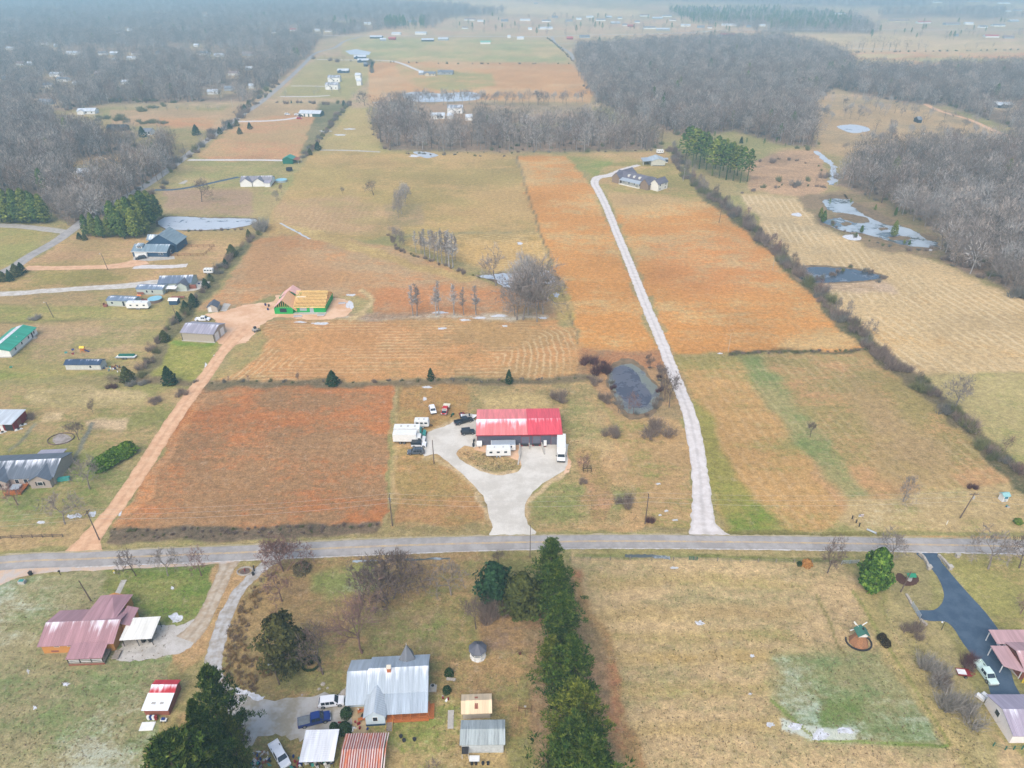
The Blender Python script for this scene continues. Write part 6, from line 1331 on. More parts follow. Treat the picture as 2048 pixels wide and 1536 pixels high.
for k in range(16):
    x = .3 + (W - .6) * k / 15; h = rnd.uniform(.3, 1.1)
    j = thing('stored_box', 'box or tub stored under the open white roofed carport', 'junk', t.matrix_basis @ Vector((x, rnd.uniform(.1, 1.2), 0)), rnd.random(), 'junk under the carport')
    M().box(-.22, .22, -.2, .2, 0, h).obj('box_body', (white_p, beige, blcar, dark, plas, woodg)[k % 6], j); M().box(-.24, .24, -.22, .22, h, h + .05).obj('lid', (beige, dark, white_p)[k % 3], j)
rust = roofmat('rusty_striped_roof', (150,72,58), 0, 3, 0, c2=(196,96,40), k=.8)
t, _ = house('rusty_shed', 'low shed with a rusty striped tin roof at the bottom edge of the picture', 'shed', (684,1556), (762,1554), 6.4, 2.2, .85, woodg, rust, found=False)
ss_ = .85 / 3.2; pale = roofmat('pale_tin', (214,196,190), 0, 3, 0, c2=(206,128,96), k=.85)
for k in range(18):
    x = -.2 + 7.4 * k / 17
    for sgn, nm in ((1, 'f'), (-1, 'b')):
        y0, y1 = (-.4, 3.2) if sgn > 0 else (6.8, 3.2); M().slab([(x, y0, 2.1 + .03), (x + .2, y0, 2.13), (x + .2, y1, 3.09), (x, y1, 3.09)] if sgn > 0 else [(x, y1, 3.09), (x + .2, y1, 3.09), (x + .2, y0, 2.13), (x, y0, 2.13)], .06).obj('tin_strip', pale, t)
# junk heap
jm = [white_p, blcar, beige, plas, redp, steel, dark, brickr]
def junkheap(u, v, n, r, lab, grp):
    for k in range(n):
        a_ = rnd.random() * 6.28; q = P(u, v) + Vector((math.cos(a_), math.sin(a_), 0)) * r * math.sqrt(rnd.random()); m_ = jm[rnd.randrange(8)]
        j = thing('scrap_piece', lab, 'junk', q, rnd.random() * 3, grp); j.rotation_euler = (rnd.uniform(-.3, .3), rnd.uniform(-.3, .3), rnd.random() * 6)
        if k % 3 == 0: M().cyl((0, 0, 0), (0, 0, .5), .18, .2, 9).obj('bucket', m_, j)
        elif k % 3 == 1: M().box(-.3, .3, -.2, .2, 0, rnd.uniform(.15, .4)).box(-.32, .32, -.05, .05, .2, .45).obj('crate', m_, j)
        else: M().bar((-.5, 0, .1), (.5, 0, .35), .08).bar((-.4, .15, .1), (.3, -.2, .2), .06).box(-.15, .15, -.15, .15, 0, .25).obj('scrap', m_, j)
junkheap(516, 1526, 42, 2.2, 'piece of scrap in the heap at the bottom beside the white pickup', 'scrap heap by the white pickup')
junkheap(592, 1524, 10, 1.3, 'piece of scrap between the white pickup and the carport', 'scrap beside the carport')
junkheap(700, 1440, 14, 2.6, 'pot or ornament in the flower bed left of the farmhouse', 'ornaments in the flower bed')
junkheap(722, 1476, 10, 2.0, 'pot or ornament along the path below the farmhouse', 'ornaments along the path')
junkheap(890, 1395, 4, 1.2, 'small garden ornament right of the farmhouse', 'ornaments right of the farmhouse')
for k, (u, v, s) in enumerate(((688,1400,.9),(694,1412,.7),(646,1368,.5),(638,1378,.35),(655,1376,.3),(690,1386,1.0),(700,1378,1.1),(604,1390,.25))):
    o = M().dome((0, 0, -.05), s, s * .5, 9, 3).obj('boulder', stone); o.location = P(u, v); tag(o, 'pale boulder beside the gravel in front of the farmhouse', 'boulder', 'boulders by the farmhouse gravel')
plantT('clipped_bush', 'upper dark shrub in the flower bed by the farmhouse', 'bush', 693, 1430, 1416, [ball]); plantT('clipped_bush', 'lower dark shrub in the flower bed by the farmhouse', 'bush', 690, 1462, 1446, [ball]); plantT('clipped_bush', 'small dark shrub left of the flower bed', 'bush', 668, 1456, 1446, [ball])
# deck chairs left of the porch
for u, v, lb in ((723,1424,'upper wooden lounge chair left of the gabled wing'), (724,1440,'lower wooden lounge chair left of the gabled wing')):
    t = thing('lounge_chair', lb, 'chair', P(u, v), R(20)); M().box(-.7, .4, -.3, .3, .35, .42).obj('seat', wood, t); M().slab([(.4, -.3, .42), (.9, -.3, .85), (.9, .3, .85), (.4, .3, .42)], .05).obj('backrest', wood, t)
    for x in (-.65, .35):
        for y in (-.26, .26): M().box(x - .03, x + .03, y - .03, y + .03, 0, .36).obj('leg', wood, t)
# gazebo
t = thing('gazebo', 'small white octagonal gazebo with a grey shingle roof', 'gazebo', P(956,1312)); n = 8; rr_ = 1.55
M().cyl((0, 0, 0), (0, 0, .3), rr_ + .1, n=8).obj('floor', white_p, t)
for k in range(8):
    a0, a1 = R(45 * k + 22.5), R(45 * k + 67.5); p0, p1 = Vector((rr_ * math.cos(a0), rr_ * math.sin(a0), 0)), Vector((rr_ * math.cos(a1), rr_ * math.sin(a1), 0))
    M().cyl(p0, p0 + Vector((0, 0, 2.4)), .07, n=6).obj('post', white_p, t); M().bar(p0 + Vector((0, 0, .85)), p1 + Vector((0, 0, .85)), .05, .6).obj('side_panel', white_p, t)
    M().bar(p0 + Vector((0, 0, 2.3)), p1 + Vector((0, 0, 2.3)), .06, .2).obj('top_rail', white_p, t)
    q0, q1 = p0 * 1.22 + Vector((0, 0, 2.35)), p1 * 1.22 + Vector((0, 0, 2.35)); M().add([q0, q1, (0, 0, 3.7), q0 - Vector((0, 0, .1)), q1 - Vector((0, 0, .1))], [(0, 1, 2), (3, 4, 1, 0)]).obj('roof_panel', roofdk, t)
M().cyl((0, 0, 3.6), (0, 0, 4.0), .04).obj('finial', dark, t)
t = thing('garden_bench', 'grey stone bench between the two round clipped bushes', 'bench', P(902,1361), R(-8)); M().box(-.9, .9, -.3, .3, .35, .45).obj('seat', stone, t); [M().box(x - .12, x + .12, -.22, .22, 0, .35).obj('leg', stone, t) for x in (-.6, .6)]
# sheds
creamR = roofmat('cream_metal_roof', (232,208,172), 0, 3, 0, k=.85); greyR = roofmat('weathered_metal_roof', (176,186,186), 0, 3, 0, k=.8, c2=(150,158,158))
t, W = house('garden_shed', 'cream shed with a gambrel roof and two skylights right of the concrete slab', 'shed', (926,1438), (981,1436), 3.6, 1.9, .9, tan_s, creamR, found=False, ov=.25, rib=.3)
for x, y, z in ((2.5, .9, 2.42), (2.5, 2.3, 2.63)): M().slab([(x - .3, y - .45, z - .18), (x + .3, y - .45, z - .18), (x + .3, y + .45, z + .16 if y < 1.8 else z - .1), (x - .3, y + .45, z + .16 if y < 1.8 else z - .1)], .05).obj('skylight', brickr, t)
t, W = house('storage_building', 'long grey metal storage building below the cream shed', 'shed', (924,1506), (1007,1505), 4.6, 2.5, .9, mat('pale_grey_siding', (206,212,214), .6), greyR, found=False, ov=.1, rib=.3)
t = thing('white_table', 'white folding table with junk at the left front of the grey storage building', 'table', P(949,1522)); M().box(-.9, .9, -.55, .55, .72, .78).obj('tabletop', white_p, t); [M().box(x-.03, x+.03, y-.03, y+.03, 0, .72).obj('leg', dark, t) for x in (-.8,.8) for y in (-.45,.45)]
t = thing('lean_to', 'small open lean-to with a dark roof left of the white folding table', 'lean-to', P(931,1512)); M().slab([(-.6,-.6,1.6),(.6,-.6,1.6),(.6,.6,1.9),(-.6,.6,1.9)],.06).obj('roof', dark, t); [M().box(x-.04,x+.04,y-.04,y+.04,0,1.6).obj('post', white_p, t) for x in (-.55,.55) for y in (-.5,.5)]
for k, u in enumerate((944, 952, 966, 976)):
    o = M().cyl((0,0,0),(0,0,.45),.26,.2,10).cyl((0,0,.45),(0,0,.5),.28,n=10).obj('flower_pot', dark); o.location = P(u, 1528); tag(o, 'dark round pot in the row in front of the grey storage building', 'pot', 'dark pots in a row')
for u, v, lb in ((802,1474,'dark tub on the lawn below the porch steps'), (808,1482,'second dark tub below the porch steps'), (829,1480,'dark tub furthest right below the porch')):
    o = M().cyl((0,0,0),(0,0,.4),.3,.36,10).obj('tub', dark); o.location = P(u, v); tag(o, lb, 'tub')
t = thing('farm_plough', 'rusty old two wheeled hay rake on the grass left of the pine row', 'farm machine', P(1050,1421), R(-6)); rustm = mat('rust', (110,66,50), .9, .25, 4)
for x in (-1.15, 1.15):
    w_ = M()
    for k in range(16):
        a0, a1 = R(22.5 * k), R(22.5 * (k + 1)); w_.bar((x, .6 * math.cos(a0), .6 + .6 * math.sin(a0)), (x, .6 * math.cos(a1), .6 + .6 * math.sin(a1)), .05)
        if k % 2 == 0: w_.bar((x, 0, .6), (x, .6 * math.cos(a0), .6 + .6 * math.sin(a0)), .03)
    w_.obj('wheel', rustm, t)
M().bar((-1.15, 0, .6), (1.15, 0, .6), .08).obj('axle', rustm, t); M().bar((0, 0, .6), (.2, -1.3, .4), .07).obj('drawbar', rustm, t); M().box(-.2, .2, .1, .4, .8, .9).obj('seat', beige, t)
t = thing('stump_seat', 'dark twisted root standing on the bare ground below the lilac', 'stump', P(1040,1308)); m_ = M().cyl((0,0,0),(0,0,.5),.3,.15,7); [m_.bar((0,0,.3),(math.cos(k)*.6,math.sin(k)*.6,.75),.07) for k in range(5)]; m_.obj('roots', rustm, t)
# brown roofed house
brR = roofmat('brown_metal_roof', (180,138,142), 2.2, 4.4, .42, k=.8)
a, rz, W = frame((89,1307), (232,1301)); t = thing('brick_house', 'orange brick house with a dusty brown metal roof and a covered back porch', 'house', a, rz)
gwalls(M(), 0, W, 0, 8.4, 2.7, 1.55).obj('wall', brickm, t)
def ribroof(x0, x1, y0, y1, z, h, m_, ov=.45, ends=.4, step=.35):
    r = gable(M(), x0, x1, y0, y1, z, h, ov, .12, 'x', ends); s = h / ((y1 - y0) / 2); ribs(r, x0 - ends, x1 + ends, y0 - ov, z - s * ov, (y0 + y1) / 2, z + h, step, .05, .07); return r.obj('roof', m_, t)
ribroof(0, W, 0, 8.4, 2.75, 1.55, brR)
gwalls(M(), 6.8, 12.8, 7.5, 12.2, 2.68, 1.2, 'y').obj('wall', brickm, t)
M().slab([(6.4, 4.2, 4.2), (9.8, 4.2, 4.24), (9.8, 11.2, 4.2), (6.4, 12.6, 2.6)], .1).slab([(9.8, 4.2, 4.24), (13.2, 4.2, 4.2), (13.2, 12.6, 2.6), (9.8, 11.2, 4.2)], .1).slab([(9.8, 11.2, 4.2), (13.2, 12.6, 2.6), (6.4, 12.6, 2.6)], .1).obj('wing_roof', brR, t)
M().box(W - .1, W + 1.6, 4.2, 8.2, 0, 2.6).obj('wall', brickm, t); M().slab([(W - .3, 3.9, 3.5), (W + 1.9, 3.9, 2.7), (W + 1.9, 8.6, 2.7), (W - .3, 8.6, 3.5)], .1).obj('side_roof', brR, t)
r = M().slab([(6.3, -3.4, 2.05), (13.4, -3.4, 2.05), (13.4, .3, 2.8), (6.3, .3, 2.8)], .1); ribs(r, 6.35, 13.35, -3.4, 2.05, .3, 2.8, .35, .05, .07); r.obj('porch_roof', brR, t)
M().box(6.4, 13.4, -3.3, 0, .5, .65).obj('porch_deck', woodg, t); M().box(6.4, 13.4, -3.3, -3.24, 0, .5).obj('porch_skirt', brickr, t)
for x in (6.5, 8.8, 11.0, 13.2): M().box(x - .07, x + .07, -3.25, -3.11, .65, 2.1).obj('porch_post', dark, t)
for z in (.95, 1.4): M().box(6.5, 13.2, -3.2, -3.13, z - .05, z + .05).obj('porch_rail', white_p, t)
for x in (7.4, 9.2, 11.5): M().box(x - .5, x + .5, -2.2, -1.4, .65, 1.3).obj('porch_seat', plas, t)
for x in (3.0, 5.6): win(t, 'f', x, 2.1, .9, .45, W=W)
win(t, 'r', 6.2, 1.5, 1.1, 1.1, W=W + 1.6); M().box(1.5, 3.0, -.03, 0, .3, .8).obj('vent', brickr, t)
M().box(W + .1, W + 1.4, -2.4, -.2, .3, .4).obj('landing', woodg, t); M().bar((W + .2, -2.3, 1.2), (W + 1.3, -2.3, 1.2), .08).obj('rail', woodg, t)
t, W = carport('white metal carport beside the orange brick house', (249,1294), (303,1291), 4.8, 2.4, .35, roofmat('cream_carport', (232,230,222), 0, 3, 0, k=.85), W=5.8)
sheet('concrete_slab', [(240,1308),(247,1290),(262,1252),(330,1250),(322,1284),(310,1306)], conc, .045, smooth=False, jit=0)
# red shed with a lean-to, barrels
rsr = roofmat('red_shed_roof', (206,52,64), 1.8, 2.8, .5, k=.8)
a, rz, W = frame((291,1430), (340,1430)); t = thing('red_shed', 'brown walled shed, its upper roof red and its lean-to roof white', 'shed', a, rz)
M().box(0, W, 0, 3.0, 0, 1.75).obj('wall', brickr, t); M().box(.2, W - .1, 3.0, 5.6, 0, 2.2).obj('wall', brickr, t)
M().slab([(-.25, -.3, 1.75), (W + .15, -.3, 1.75), (W + .15, 3.0, 2.3), (-.25, 3.0, 2.3)], .08).obj('lean_to_roof', wr, t)
r = gable(M(), .1, W + .1, 3.0, 5.8, 2.35, .5, .0, .08, 'x', .15); ribs(r, 0, W + .2, 3.0, 2.35, 4.4, 2.85, .2, .05, .06); r.obj('roof', rsr, t)
M().box(W * .25, W * .42, .8, 1.3, 2.0, 2.04).obj('roof_patch', beige, t); M().box(W * .6, W * .75, .8, 1.3, 2.0, 2.04).obj('roof_patch', beige, t)
for u, m_, lb in ((298,white_p,'white barrel in front of the brown walled shed'), (303,blcar,'blue barrel in front of the brown walled shed'), (308,white_p,'second white barrel, just right of the blue one'), (313,redp,'red barrel in front of the brown walled shed')):
    o = M().cyl((0,0,0),(0,0,.85),.29,n=12).cyl((0,0,.28),(0,0,.32),.31,n=12).cyl((0,0,.56),(0,0,.6),.31,n=12).obj('barrel', m_); o.location = P(u, 1438); tag(o, lb, 'barrel')
t = thing('hand_cart', 'small blue and white cart at the right of the barrels', 'cart', P(329,1442)); M().box(-.6, .5, -.3, .3, .3, .5).obj('tray', white_p, t); M().box(-.4, .2, -.2, .2, .5, .8).obj('load', blcar, t); [M().cyl((x,-.33,.18),(x,.33,.18),.18).obj('wheel', black_rub, t) for x in (-.4,.3)]
o = M().box(-1.25, 1.25, -.85, .85, 0, .12).box(-1.2, 1.2, -.8, .8, .12, .16).obj('groundsheet', white_p); o.location = P(295,1453); o.rotation_euler[2] = R(3); tag(o, 'flat white panel lying in the grass below the barrels', 'panel')
# verge things
t = thing('storage_box', 'pale box with a teal lid on the verge at the far left', 'storage box', P(45,1166)); M().box(-.7,.7,-.45,.45,0,.8).obj('box_body', beige, t); M().box(-.5,.5,-.4,.3,.8,.9).obj('lid', plas, t)
t = thing('mailbox', 'dark mailbox on a leaning post beside the road shoulder', 'mailbox', P(121,1150)); M().bar((0,0,0),(.05,0,1.05),.12).obj('post', dark, t); M().prism([(-.25,1.05),(.25,1.05),(.25,1.25),(.15,1.38),(-.15,1.38),(-.25,1.25)],.14).obj('letter_box', dark, t)
t = thing('fire_hydrant', 'yellow topped white hydrant on the road shoulder', 'hydrant', P(229,1146)); ylw = mat('yellow_paint', (236,206,60), .5); M().cyl((0,0,0),(0,0,.6),.16,n=10).obj('barrel', white_p, t); M().dome((0,0,.6),.18,.2).obj('bonnet', ylw, t); M().cyl((-.26,0,.42),(.26,0,.42),.08).obj('nozzle', ylw, t)
t = thing('stone_planter', 'oval stone edged flower bed with a short post between the two lanes', 'flower bed', P(490,1143))
for k in range(22):
    a_ = 2 * math.pi * k / 22; o = M().box(-.25, .25, -.16, .16, 0, .25).obj('stone', stone, t); o.location = (1.7 * math.cos(a_), 1.25 * math.sin(a_), 0); o.rotation_euler[2] = a_ + 1.57
M().cyl((0,0,0),(0,0,.9),.12).obj('post', redp, t); M().cyl((0,0,0),(0,0,.06),1.1,n=12).obj('mulch', woodp, t)
t = thing('old_pump', 'dark old hand pump and barrel at the mouth of the grey lane', 'pump', P(509,1142)); M().cyl((0,0,0),(0,0,1.7),.14).obj('pump_body', dark, t); M().bar((0,0,1.6),(.7,.2,1.2),.07).obj('handle', dark, t); M().cyl((.1,-1.2,0),(.1,-1.2,.8),.3).obj('barrel', dark, t)
# utility poles and lamps
def pole(label, u, vb, vt, arms=1, lamp=False, lean=0.0, m_=None, r=.15, name='utility_pole', cat='utility pole', tr=False, rz=0, armw=1.1):
    h = hgt(vb, vt); t = thing(name, label, cat, P(u, vb), rz); top = Vector((lean * h, 0, h))
    M().cyl((0, 0, 0), top, r, r * .65, 8).obj('pole', m_ or woodp, t)
    for k in range(arms): M().box(-armw, armw, -.06, .06, -.08, .08).obj('crossarm', m_ or woodp, t).location = top * (.95 - .07 * k); 
    for k in range(arms):
        for x in (-armw * .9, 0, armw * .9): M().cyl((x, 0, .08), (x, 0, .3), .05, n=6).obj('insulator', beige, t).location = top * (.95 - .07 * k)
    if lamp: M().bar((0, 0, 0), (-.7, -.2, .2), .06).obj('lamp_arm', beige, t).location = top * .97; M().cyl((-.7, -.2, .1), (-.7, -.2, .3), .2, .1, 8).obj('lamp_head', lampw, t).location = top * .97
    if tr: M().cyl((.35, 0, -.4), (.35, 0, .4), .25, n=10).obj('transformer', beige, t).location = top * .82
    return t, P(u, vb) + Matrix.Rotation(rz, 3, 'Z') @ top
_, tpA = pole('utility pole at the mouth of the orange dirt lane', 199, 1080, 1019, 1, tr=True, lean=-.05, rz=R(90))
_, tpB = pole('utility pole at the left edge of the steel building plot', 785, 1052, 990, 1, tr=True, rz=R(90))
_, tpC = pole('leaning utility pole with a pale transformer at the right meadow', 1920, 1036, 986, 1, tr=True, lean=.14, rz=R(0))
_, tpD = pole('utility pole out at the far left beyond the lawn', -330, 1100, 1042, 1, rz=R(90)); _, tpE = pole('utility pole out at the far right beyond the meadow', 2500, 1052, 1000, 1, rz=R(90)); _, tpF = pole('utility pole in the grass beside the gravel lane', 1290, 1048, 988, 1, rz=R(90))
def wire(label, a, b_, sag=1.2, r=.015, off=(0, 0, 0), grp='overhead power lines'):
    pts = []
    for k in range(15): s = k / 14; q = a.lerp(b_, s); pts.append(q - Vector((0, 0, sag * 4 * s * (1 - s))) + Vector(off))
    m_ = M(); [m_.cyl(pts[k], pts[k + 1], r, r, 4, False) for k in range(14)]
    o = m_.obj('power_line', beige); o['label'] = label; o['category'] = 'power line'; o['group'] = grp
seq = [tpD, tpA, tpB, tpF, tpC, tpE]; nm_ = ['left lawn', 'orange field', 'steel building plot', 'right meadow', 'far right meadow']
for i in range(5):
    wire('upper overhead wire above the ' + nm_[i], seq[i], seq[i + 1], off=(0, .9, -.3)); wire('lower overhead wire above the ' + nm_[i], seq[i], seq[i + 1], off=(0, -.9, -.3)); wire('lowest thick cable above the ' + nm_[i], seq[i], seq[i + 1], 1.5, .02, (0, 0, -2.4))
pole('brown pole with a ring of mulch in the gravel yard of the steel building', 868, 928, 880, 0, lean=0)
pole('dark slanted pole in the lawn behind the orange brick house', 182, 1202, 1161, 0, lean=-.12)
pole('thin pole rising over the road behind the first pine', 1060, 1115, 1050, 0, r=.09)
pole('dark pole beside the mulch bed near the tarmac drive', 1801, 1184, 1144, 0, lean=.1)
pole('yard lamp on a dark pole left of the white farmhouse', 559, 1369, 1327, 0, True, -.05); pole('lamp post at the bend of the tarmac drive', 1883, 1259, 1243, 0, True, 0, dark, .08, 'lamp_post', 'lamp post')
pole('pole with a lamp beside the sandy drive of the blue house', 216, 540, 507, 0, True, -.1); pole('pale pole with a lamp in the lawn above the green roofed home', 107, 635, 604, 0, True, -.12)
pole('utility pole in the hedge by the blue shed', 358, 648, 609, 0, False, -.1, None, .15); pole('pale pole right of the lane house', 1366, 363, 337, 0, True, .05, beige); pole('brown pole in the orange field at the hedge', 1438, 446, 414, 0, lean=.04)
pole('thin pale pole at the left end of the meadow edge', 1456, 704, 666, 0, r=.06, m_=beige); pole('thin pale pole at the hedge by the dark pond', 1545, 540, 516, 0, r=.08, m_=beige); pole('short pole behind the marker posts in the meadow corner', 1706, 1042, 1030, 0, r=.06)
pole('pole beside the country road in the brush', 372, 311, 284, 0, False, -.1); pole('pole in the far wood edge on the left', 246, 308, 290, 0, False, -.08, beige); pole('pale pole beside the thicket at the road', 152, 350, 328, 0, False, -.05, beige); pole('tall pole behind the far orchard row', 466, 218, 196, 0, m_=beige); pole('pole on the lawn of the far double house', 737, 172, 156, 0, m_=beige)
# ================================================================ right side: windmill, drive, houses
t = thing('garden_windmill', 'small ornamental windmill with a green roof, white sails and a mulch base', 'windmill', P(1717,1284), R(0))
mul = mat('brown_mulch', (166,118,84), .95, .25, 5)
M().cyl((0, 0, 0), (0, 0, 2.4), 2.0, .8, 8).obj('tower', mul, t)
ring_ = M()
for k in range(26):
    a_ = R(150 + 240 * k / 25); a2 = R(150 + 240 * (k + 1) / 25); ring_.bar((2.5 * math.cos(a_), 1.0 * 2.2 * math.sin(a_), .12), (2.5 * math.cos(a2), 2.2 * math.sin(a2), .12), .3, .25)
ring_.obj('border', dark, t)
M().box(-.9, .9, -.8, .8, 2.4, 3.2).obj('cap_wall', white_p, t); gable(M(), -.9, .9, -.8, .8, 3.2, .7, .35, .08, 'y', .4).obj('cap_roof', mat('green_shingles', (74,124,106), .8, .15, 3), t); M().box(-.12, .12, -.2, .2, 3.8, 4.15).obj('vent', dark, t)
hub = Vector((-.3, .9, 3.3))
for k in range(4):
    a_ = R(38 + 90 * k); d = Vector((math.cos(a_), .15, math.sin(a_))); e = hub + d * 1.9; q = Vector((-d.z, 0, d.x)) * .26
    s_ = M().bar(hub, e, .07).obj('sail_arm', white_p, t); M().slab([hub + d * .9, hub + d * 1.9, hub + d * 1.9 + q, hub + d * .9 + q], .03).obj('sail', white_p, t)
M().cyl(hub - Vector((0, .3, 0)), hub + Vector((0, .1, 0)), .14).obj('hub', dark, t)
t = thing('well_house', 'small green roofed wishing well in a mound of dark mulch', 'wishing well', P(1818,1160)); M().cyl((0,0,0),(0,0,.6),.55,n=10).obj('well_wall', beige, t); [M().box(x-.05,x+.05,-.05,.05,.6,1.6).obj('post', white_p, t) for x in (-.5,.5)]; gable(M(), -.7, .7, -.6, .6, 1.6, .45, .1, .06).obj('roof', greenp, t)
sheet('mulch_bed', [(1792,1150),(1800,1146),(1818,1158),(1832,1150),(1838,1160),(1830,1170),(1812,1172),(1796,1164)], mat('dark_mulch', (92,62,50), .95, .3, 5), .06, jit=.1)
car('pickup_truck', 'pale green and white pickup parked on the tarmac drive', 'pickup', (1960,1337), (1978,1361), mat('mint_car_paint', (206,228,220), .35, .05, k=.8), L=5.5, H=1.75)
t = thing('utility_trailer', 'small red utility trailer with a white sheet on its bed', 'trailer', P(1927,1349), R(-8)); M().box(-1.4, 1.1, -.75, .75, .5, .58).obj('bed', redp, t)
for y in (-.75, .75): M().box(-1.4, 1.1, y - .03, y + .03, .58, .85).obj('side_board', redp, t)
M().box(-1.3, .3, -.7, .7, .6, .66).obj('white_sheet', white_p, t); [wheel(t, 0, s * .9, .28, .18) for s in (-1, 1)]; M().bar((1.1, -.5, .5), (2.1, 0, .45), .07).bar((1.1, .5, .5), (2.1, 0, .45), .07).obj('drawbar', redp, t)
for u, v, lb in ((1959,1396,'left one of the two white covered loads beside the tarmac drive'), (1970,1394,'right one of the two white covered loads beside the tarmac drive')):
    t = thing('covered_load', lb, 'covered load', P(u, v), R(-55)); M().prism([(-.85, .1), (.85, .1), (.8, .5), (-.6, .75)], .42).obj('cover', white_p, t); M().box(-.9, .9, -.45, .45, 0, .12).obj('pallet', woodg, t)
def stonewall(label, pts, h=.7): return wall_line(label, pts, h, .5, stone, 'stone_wall', 'wall')
stonewall('curved stone wall on the left of the tarmac drive mouth', [(1838,1109),(1846,1116),(1853,1128),(1857,1136)]); stonewall('curved stone wall on the right of the tarmac drive mouth', [(1876,1112),(1886,1122),(1895,1132),(1899,1136)])
for u, v, lb in ((1857,1138,'stone pillar ending the left drive wall'), (1899,1138,'stone pillar ending the right drive wall'), (1914,1114,'low stone mailbox pillar at the road edge')):
    t = thing('stone_pillar', lb, 'pillar', P(u, v)); M().box(-.4, .4, -.4, .4, 0, .95).obj('pillar_body', stone, t); M().box(-.5, .5, -.5, .5, .95, 1.08).obj('cap', conc, t)
def rail_gate(label, a, b_, h=1.2, m_=None, name='gate', cat='gate', rails=4, posts=True):
    p, q = P(*a), P(*b_); d = q - p; t = thing(name, label, cat, p, math.atan2(d.y, d.x)); L_ = d.length
    for k in range(rails): M().box(0, L_, -.03, .03, .2 + (h - .25) * k / (rails - 1), .26 + (h - .25) * k / (rails - 1)).obj('rail', m_ or white_p, t)
    for x in (0, L_ / 2, L_): M().box(x - .05, x + .05, -.05, .05, 0, h + .1).obj('post', m_ or white_p, t)
rail_gate('white railed gate across the side arm of the tarmac drive', (1823,1213), (1839,1238), 1.4, galv, rails=6)
stonewall('low pale wall above the white railed gate', [(1812,1190),(1818,1200),(1823,1211)], .5); stonewall('low pale wall below the white railed gate', [(1840,1240),(1846,1246),(1853,1252)], .5)
rail_gate('grey farm gate between dark posts beside the holly', (1683,1128), (1716,1127), 1.1, galv)
def fence(label, pts, step=3.0, h=1.1, rails=2, m_=None, name='fence', cat='fence', wire_=False):
    ps = [P(*p) for p in pts]; t = thing(name, label, cat, ps[0]); m_ = m_ or woodp; o0 = ps[0]; n_p = 0
    for i in range(len(ps) - 1):
        p, q = ps[i] - o0, ps[i + 1] - o0; n = max(1, int(round((q - p).length / step)))
        for k in range(n + (1 if i == len(ps) - 2 else 0)):
            c = p.lerp(q, k / n)
            if n_p < 290: M().box(c.x - .07, c.x + .07, c.y - .07, c.y + .07, 0, h + .1).obj('post', m_, t); n_p += 1
        for k in range(rails):
            z = h * (k + 1) / rails - .08
            for j in range(n):
                a_, b_ = p.lerp(q, j / n), p.lerp(q, (j + 1) / n); zz = Vector((0, 0, z)); M().bar(a_ + zz, b_ + zz, .03 if wire_ else .05, .03 if wire_ else .14).obj('wire' if wire_ else 'rail', m_, t)
    return t
fence('low timber rail fence in front of the left lawn', [(2,1078),(45,1076),(126,1074)], 2.5, .9, 2, woodp)
pad = mat('brown_timber', (142,98,66), .8, .2, 3)
fence('brown timber paddock fence right of the blue house', [(346,494),(420,494),(429,494),(408,512),(330,513)], 3.2, 1.3, 2, pad)
fence('thin post and wire fence along the south side of the road', [(1140,1121),(1260,1121),(1390,1121),(1480,1124),(1660,1127)], 4.5, 1.1, 2, woodg, wire_=True)
rail_gate('short dark green gate in the roadside fence', (1378,1120), (1394,1121), 1.1, dgreen)
fence('row of field posts behind the steel building', [(800,764),(940,764),(1080,762),(1186,756)], 6, 1.1, 1, woodg, wire_=True)
for k, (u, v) in enumerate(((1704,1038),(1712,1046),(1718,1053))):
    t = thing('marker_post', ('upper', 'middle', 'lower')[k] + ' of the dark posts by the meadow flag board', 'post', P(u, v)); M().box(-.1, .1, -.1, .1, 0, 1.0).obj('post', dark, t); M().box(-.14, .14, -.14, .14, 1.0, 1.08).obj('cap', dark, t)
t = thing('flag_board', 'small red, white and blue flag board lying on the meadow posts', 'sign', P(1721,1036), R(10)); M().box(-.7, .7, -.03, .03, .5, 1.2).obj('board', white_p, t); M().box(-.7, -.2, -.05, -.03, .9, 1.2).obj('blue_field', blcar, t); M().box(-.18, .7, -.05, -.03, .95, 1.05).box(-.18, .7, -.05, -.03, .7, .8).obj('red_stripe', redp, t); [M().box(x-.03,x+.03,-.02,.02,0,.5).obj('leg', dark, t) for x in (-.5,.5)]
t = thing('culvert_pipe', 'short pale culvert pipe lying beside the road', 'pipe', P(1743,1064), R(-40)); M().cyl((-1.1,0,.25),(1.1,0,.25),.25,n=10).obj('pipe', galv, t); M().cyl((-1.15,0,.25),(-1.1,0,.25),.3,n=10).obj('collar', galv, t)
t = thing('kiosk', 'little pale blue and white kiosk with a teal roof in the right meadow', 'kiosk', P(2005,1000), R(8)); M().box(-.75,.75,-.75,.75,0,2.0).obj('wall', white_p, t); M().box(-.5,.5,-.79,-.75,.9,1.7).obj('window', mat('teal_glass', (40,130,160), .3), t); gable(M(), -.75,.75,-.75,.75,2.0,.5,.2,.08).obj('roof', mat('pale_teal_roof', (150,200,200), .6), t); M().box(-.35,.35,-.8,-.76,0,.7).obj('door', galv, t)
junkheap(2012, 1013, 3, .6, 'cut orange log below the little kiosk', 'logs below the kiosk')
t = thing('marker_stake', 'thin white stake in the verge of the right meadow', 'stake', P(1893,1049)); M().box(-.06,.06,-.03,.03,0,1.3).obj('stake', white_p, t)
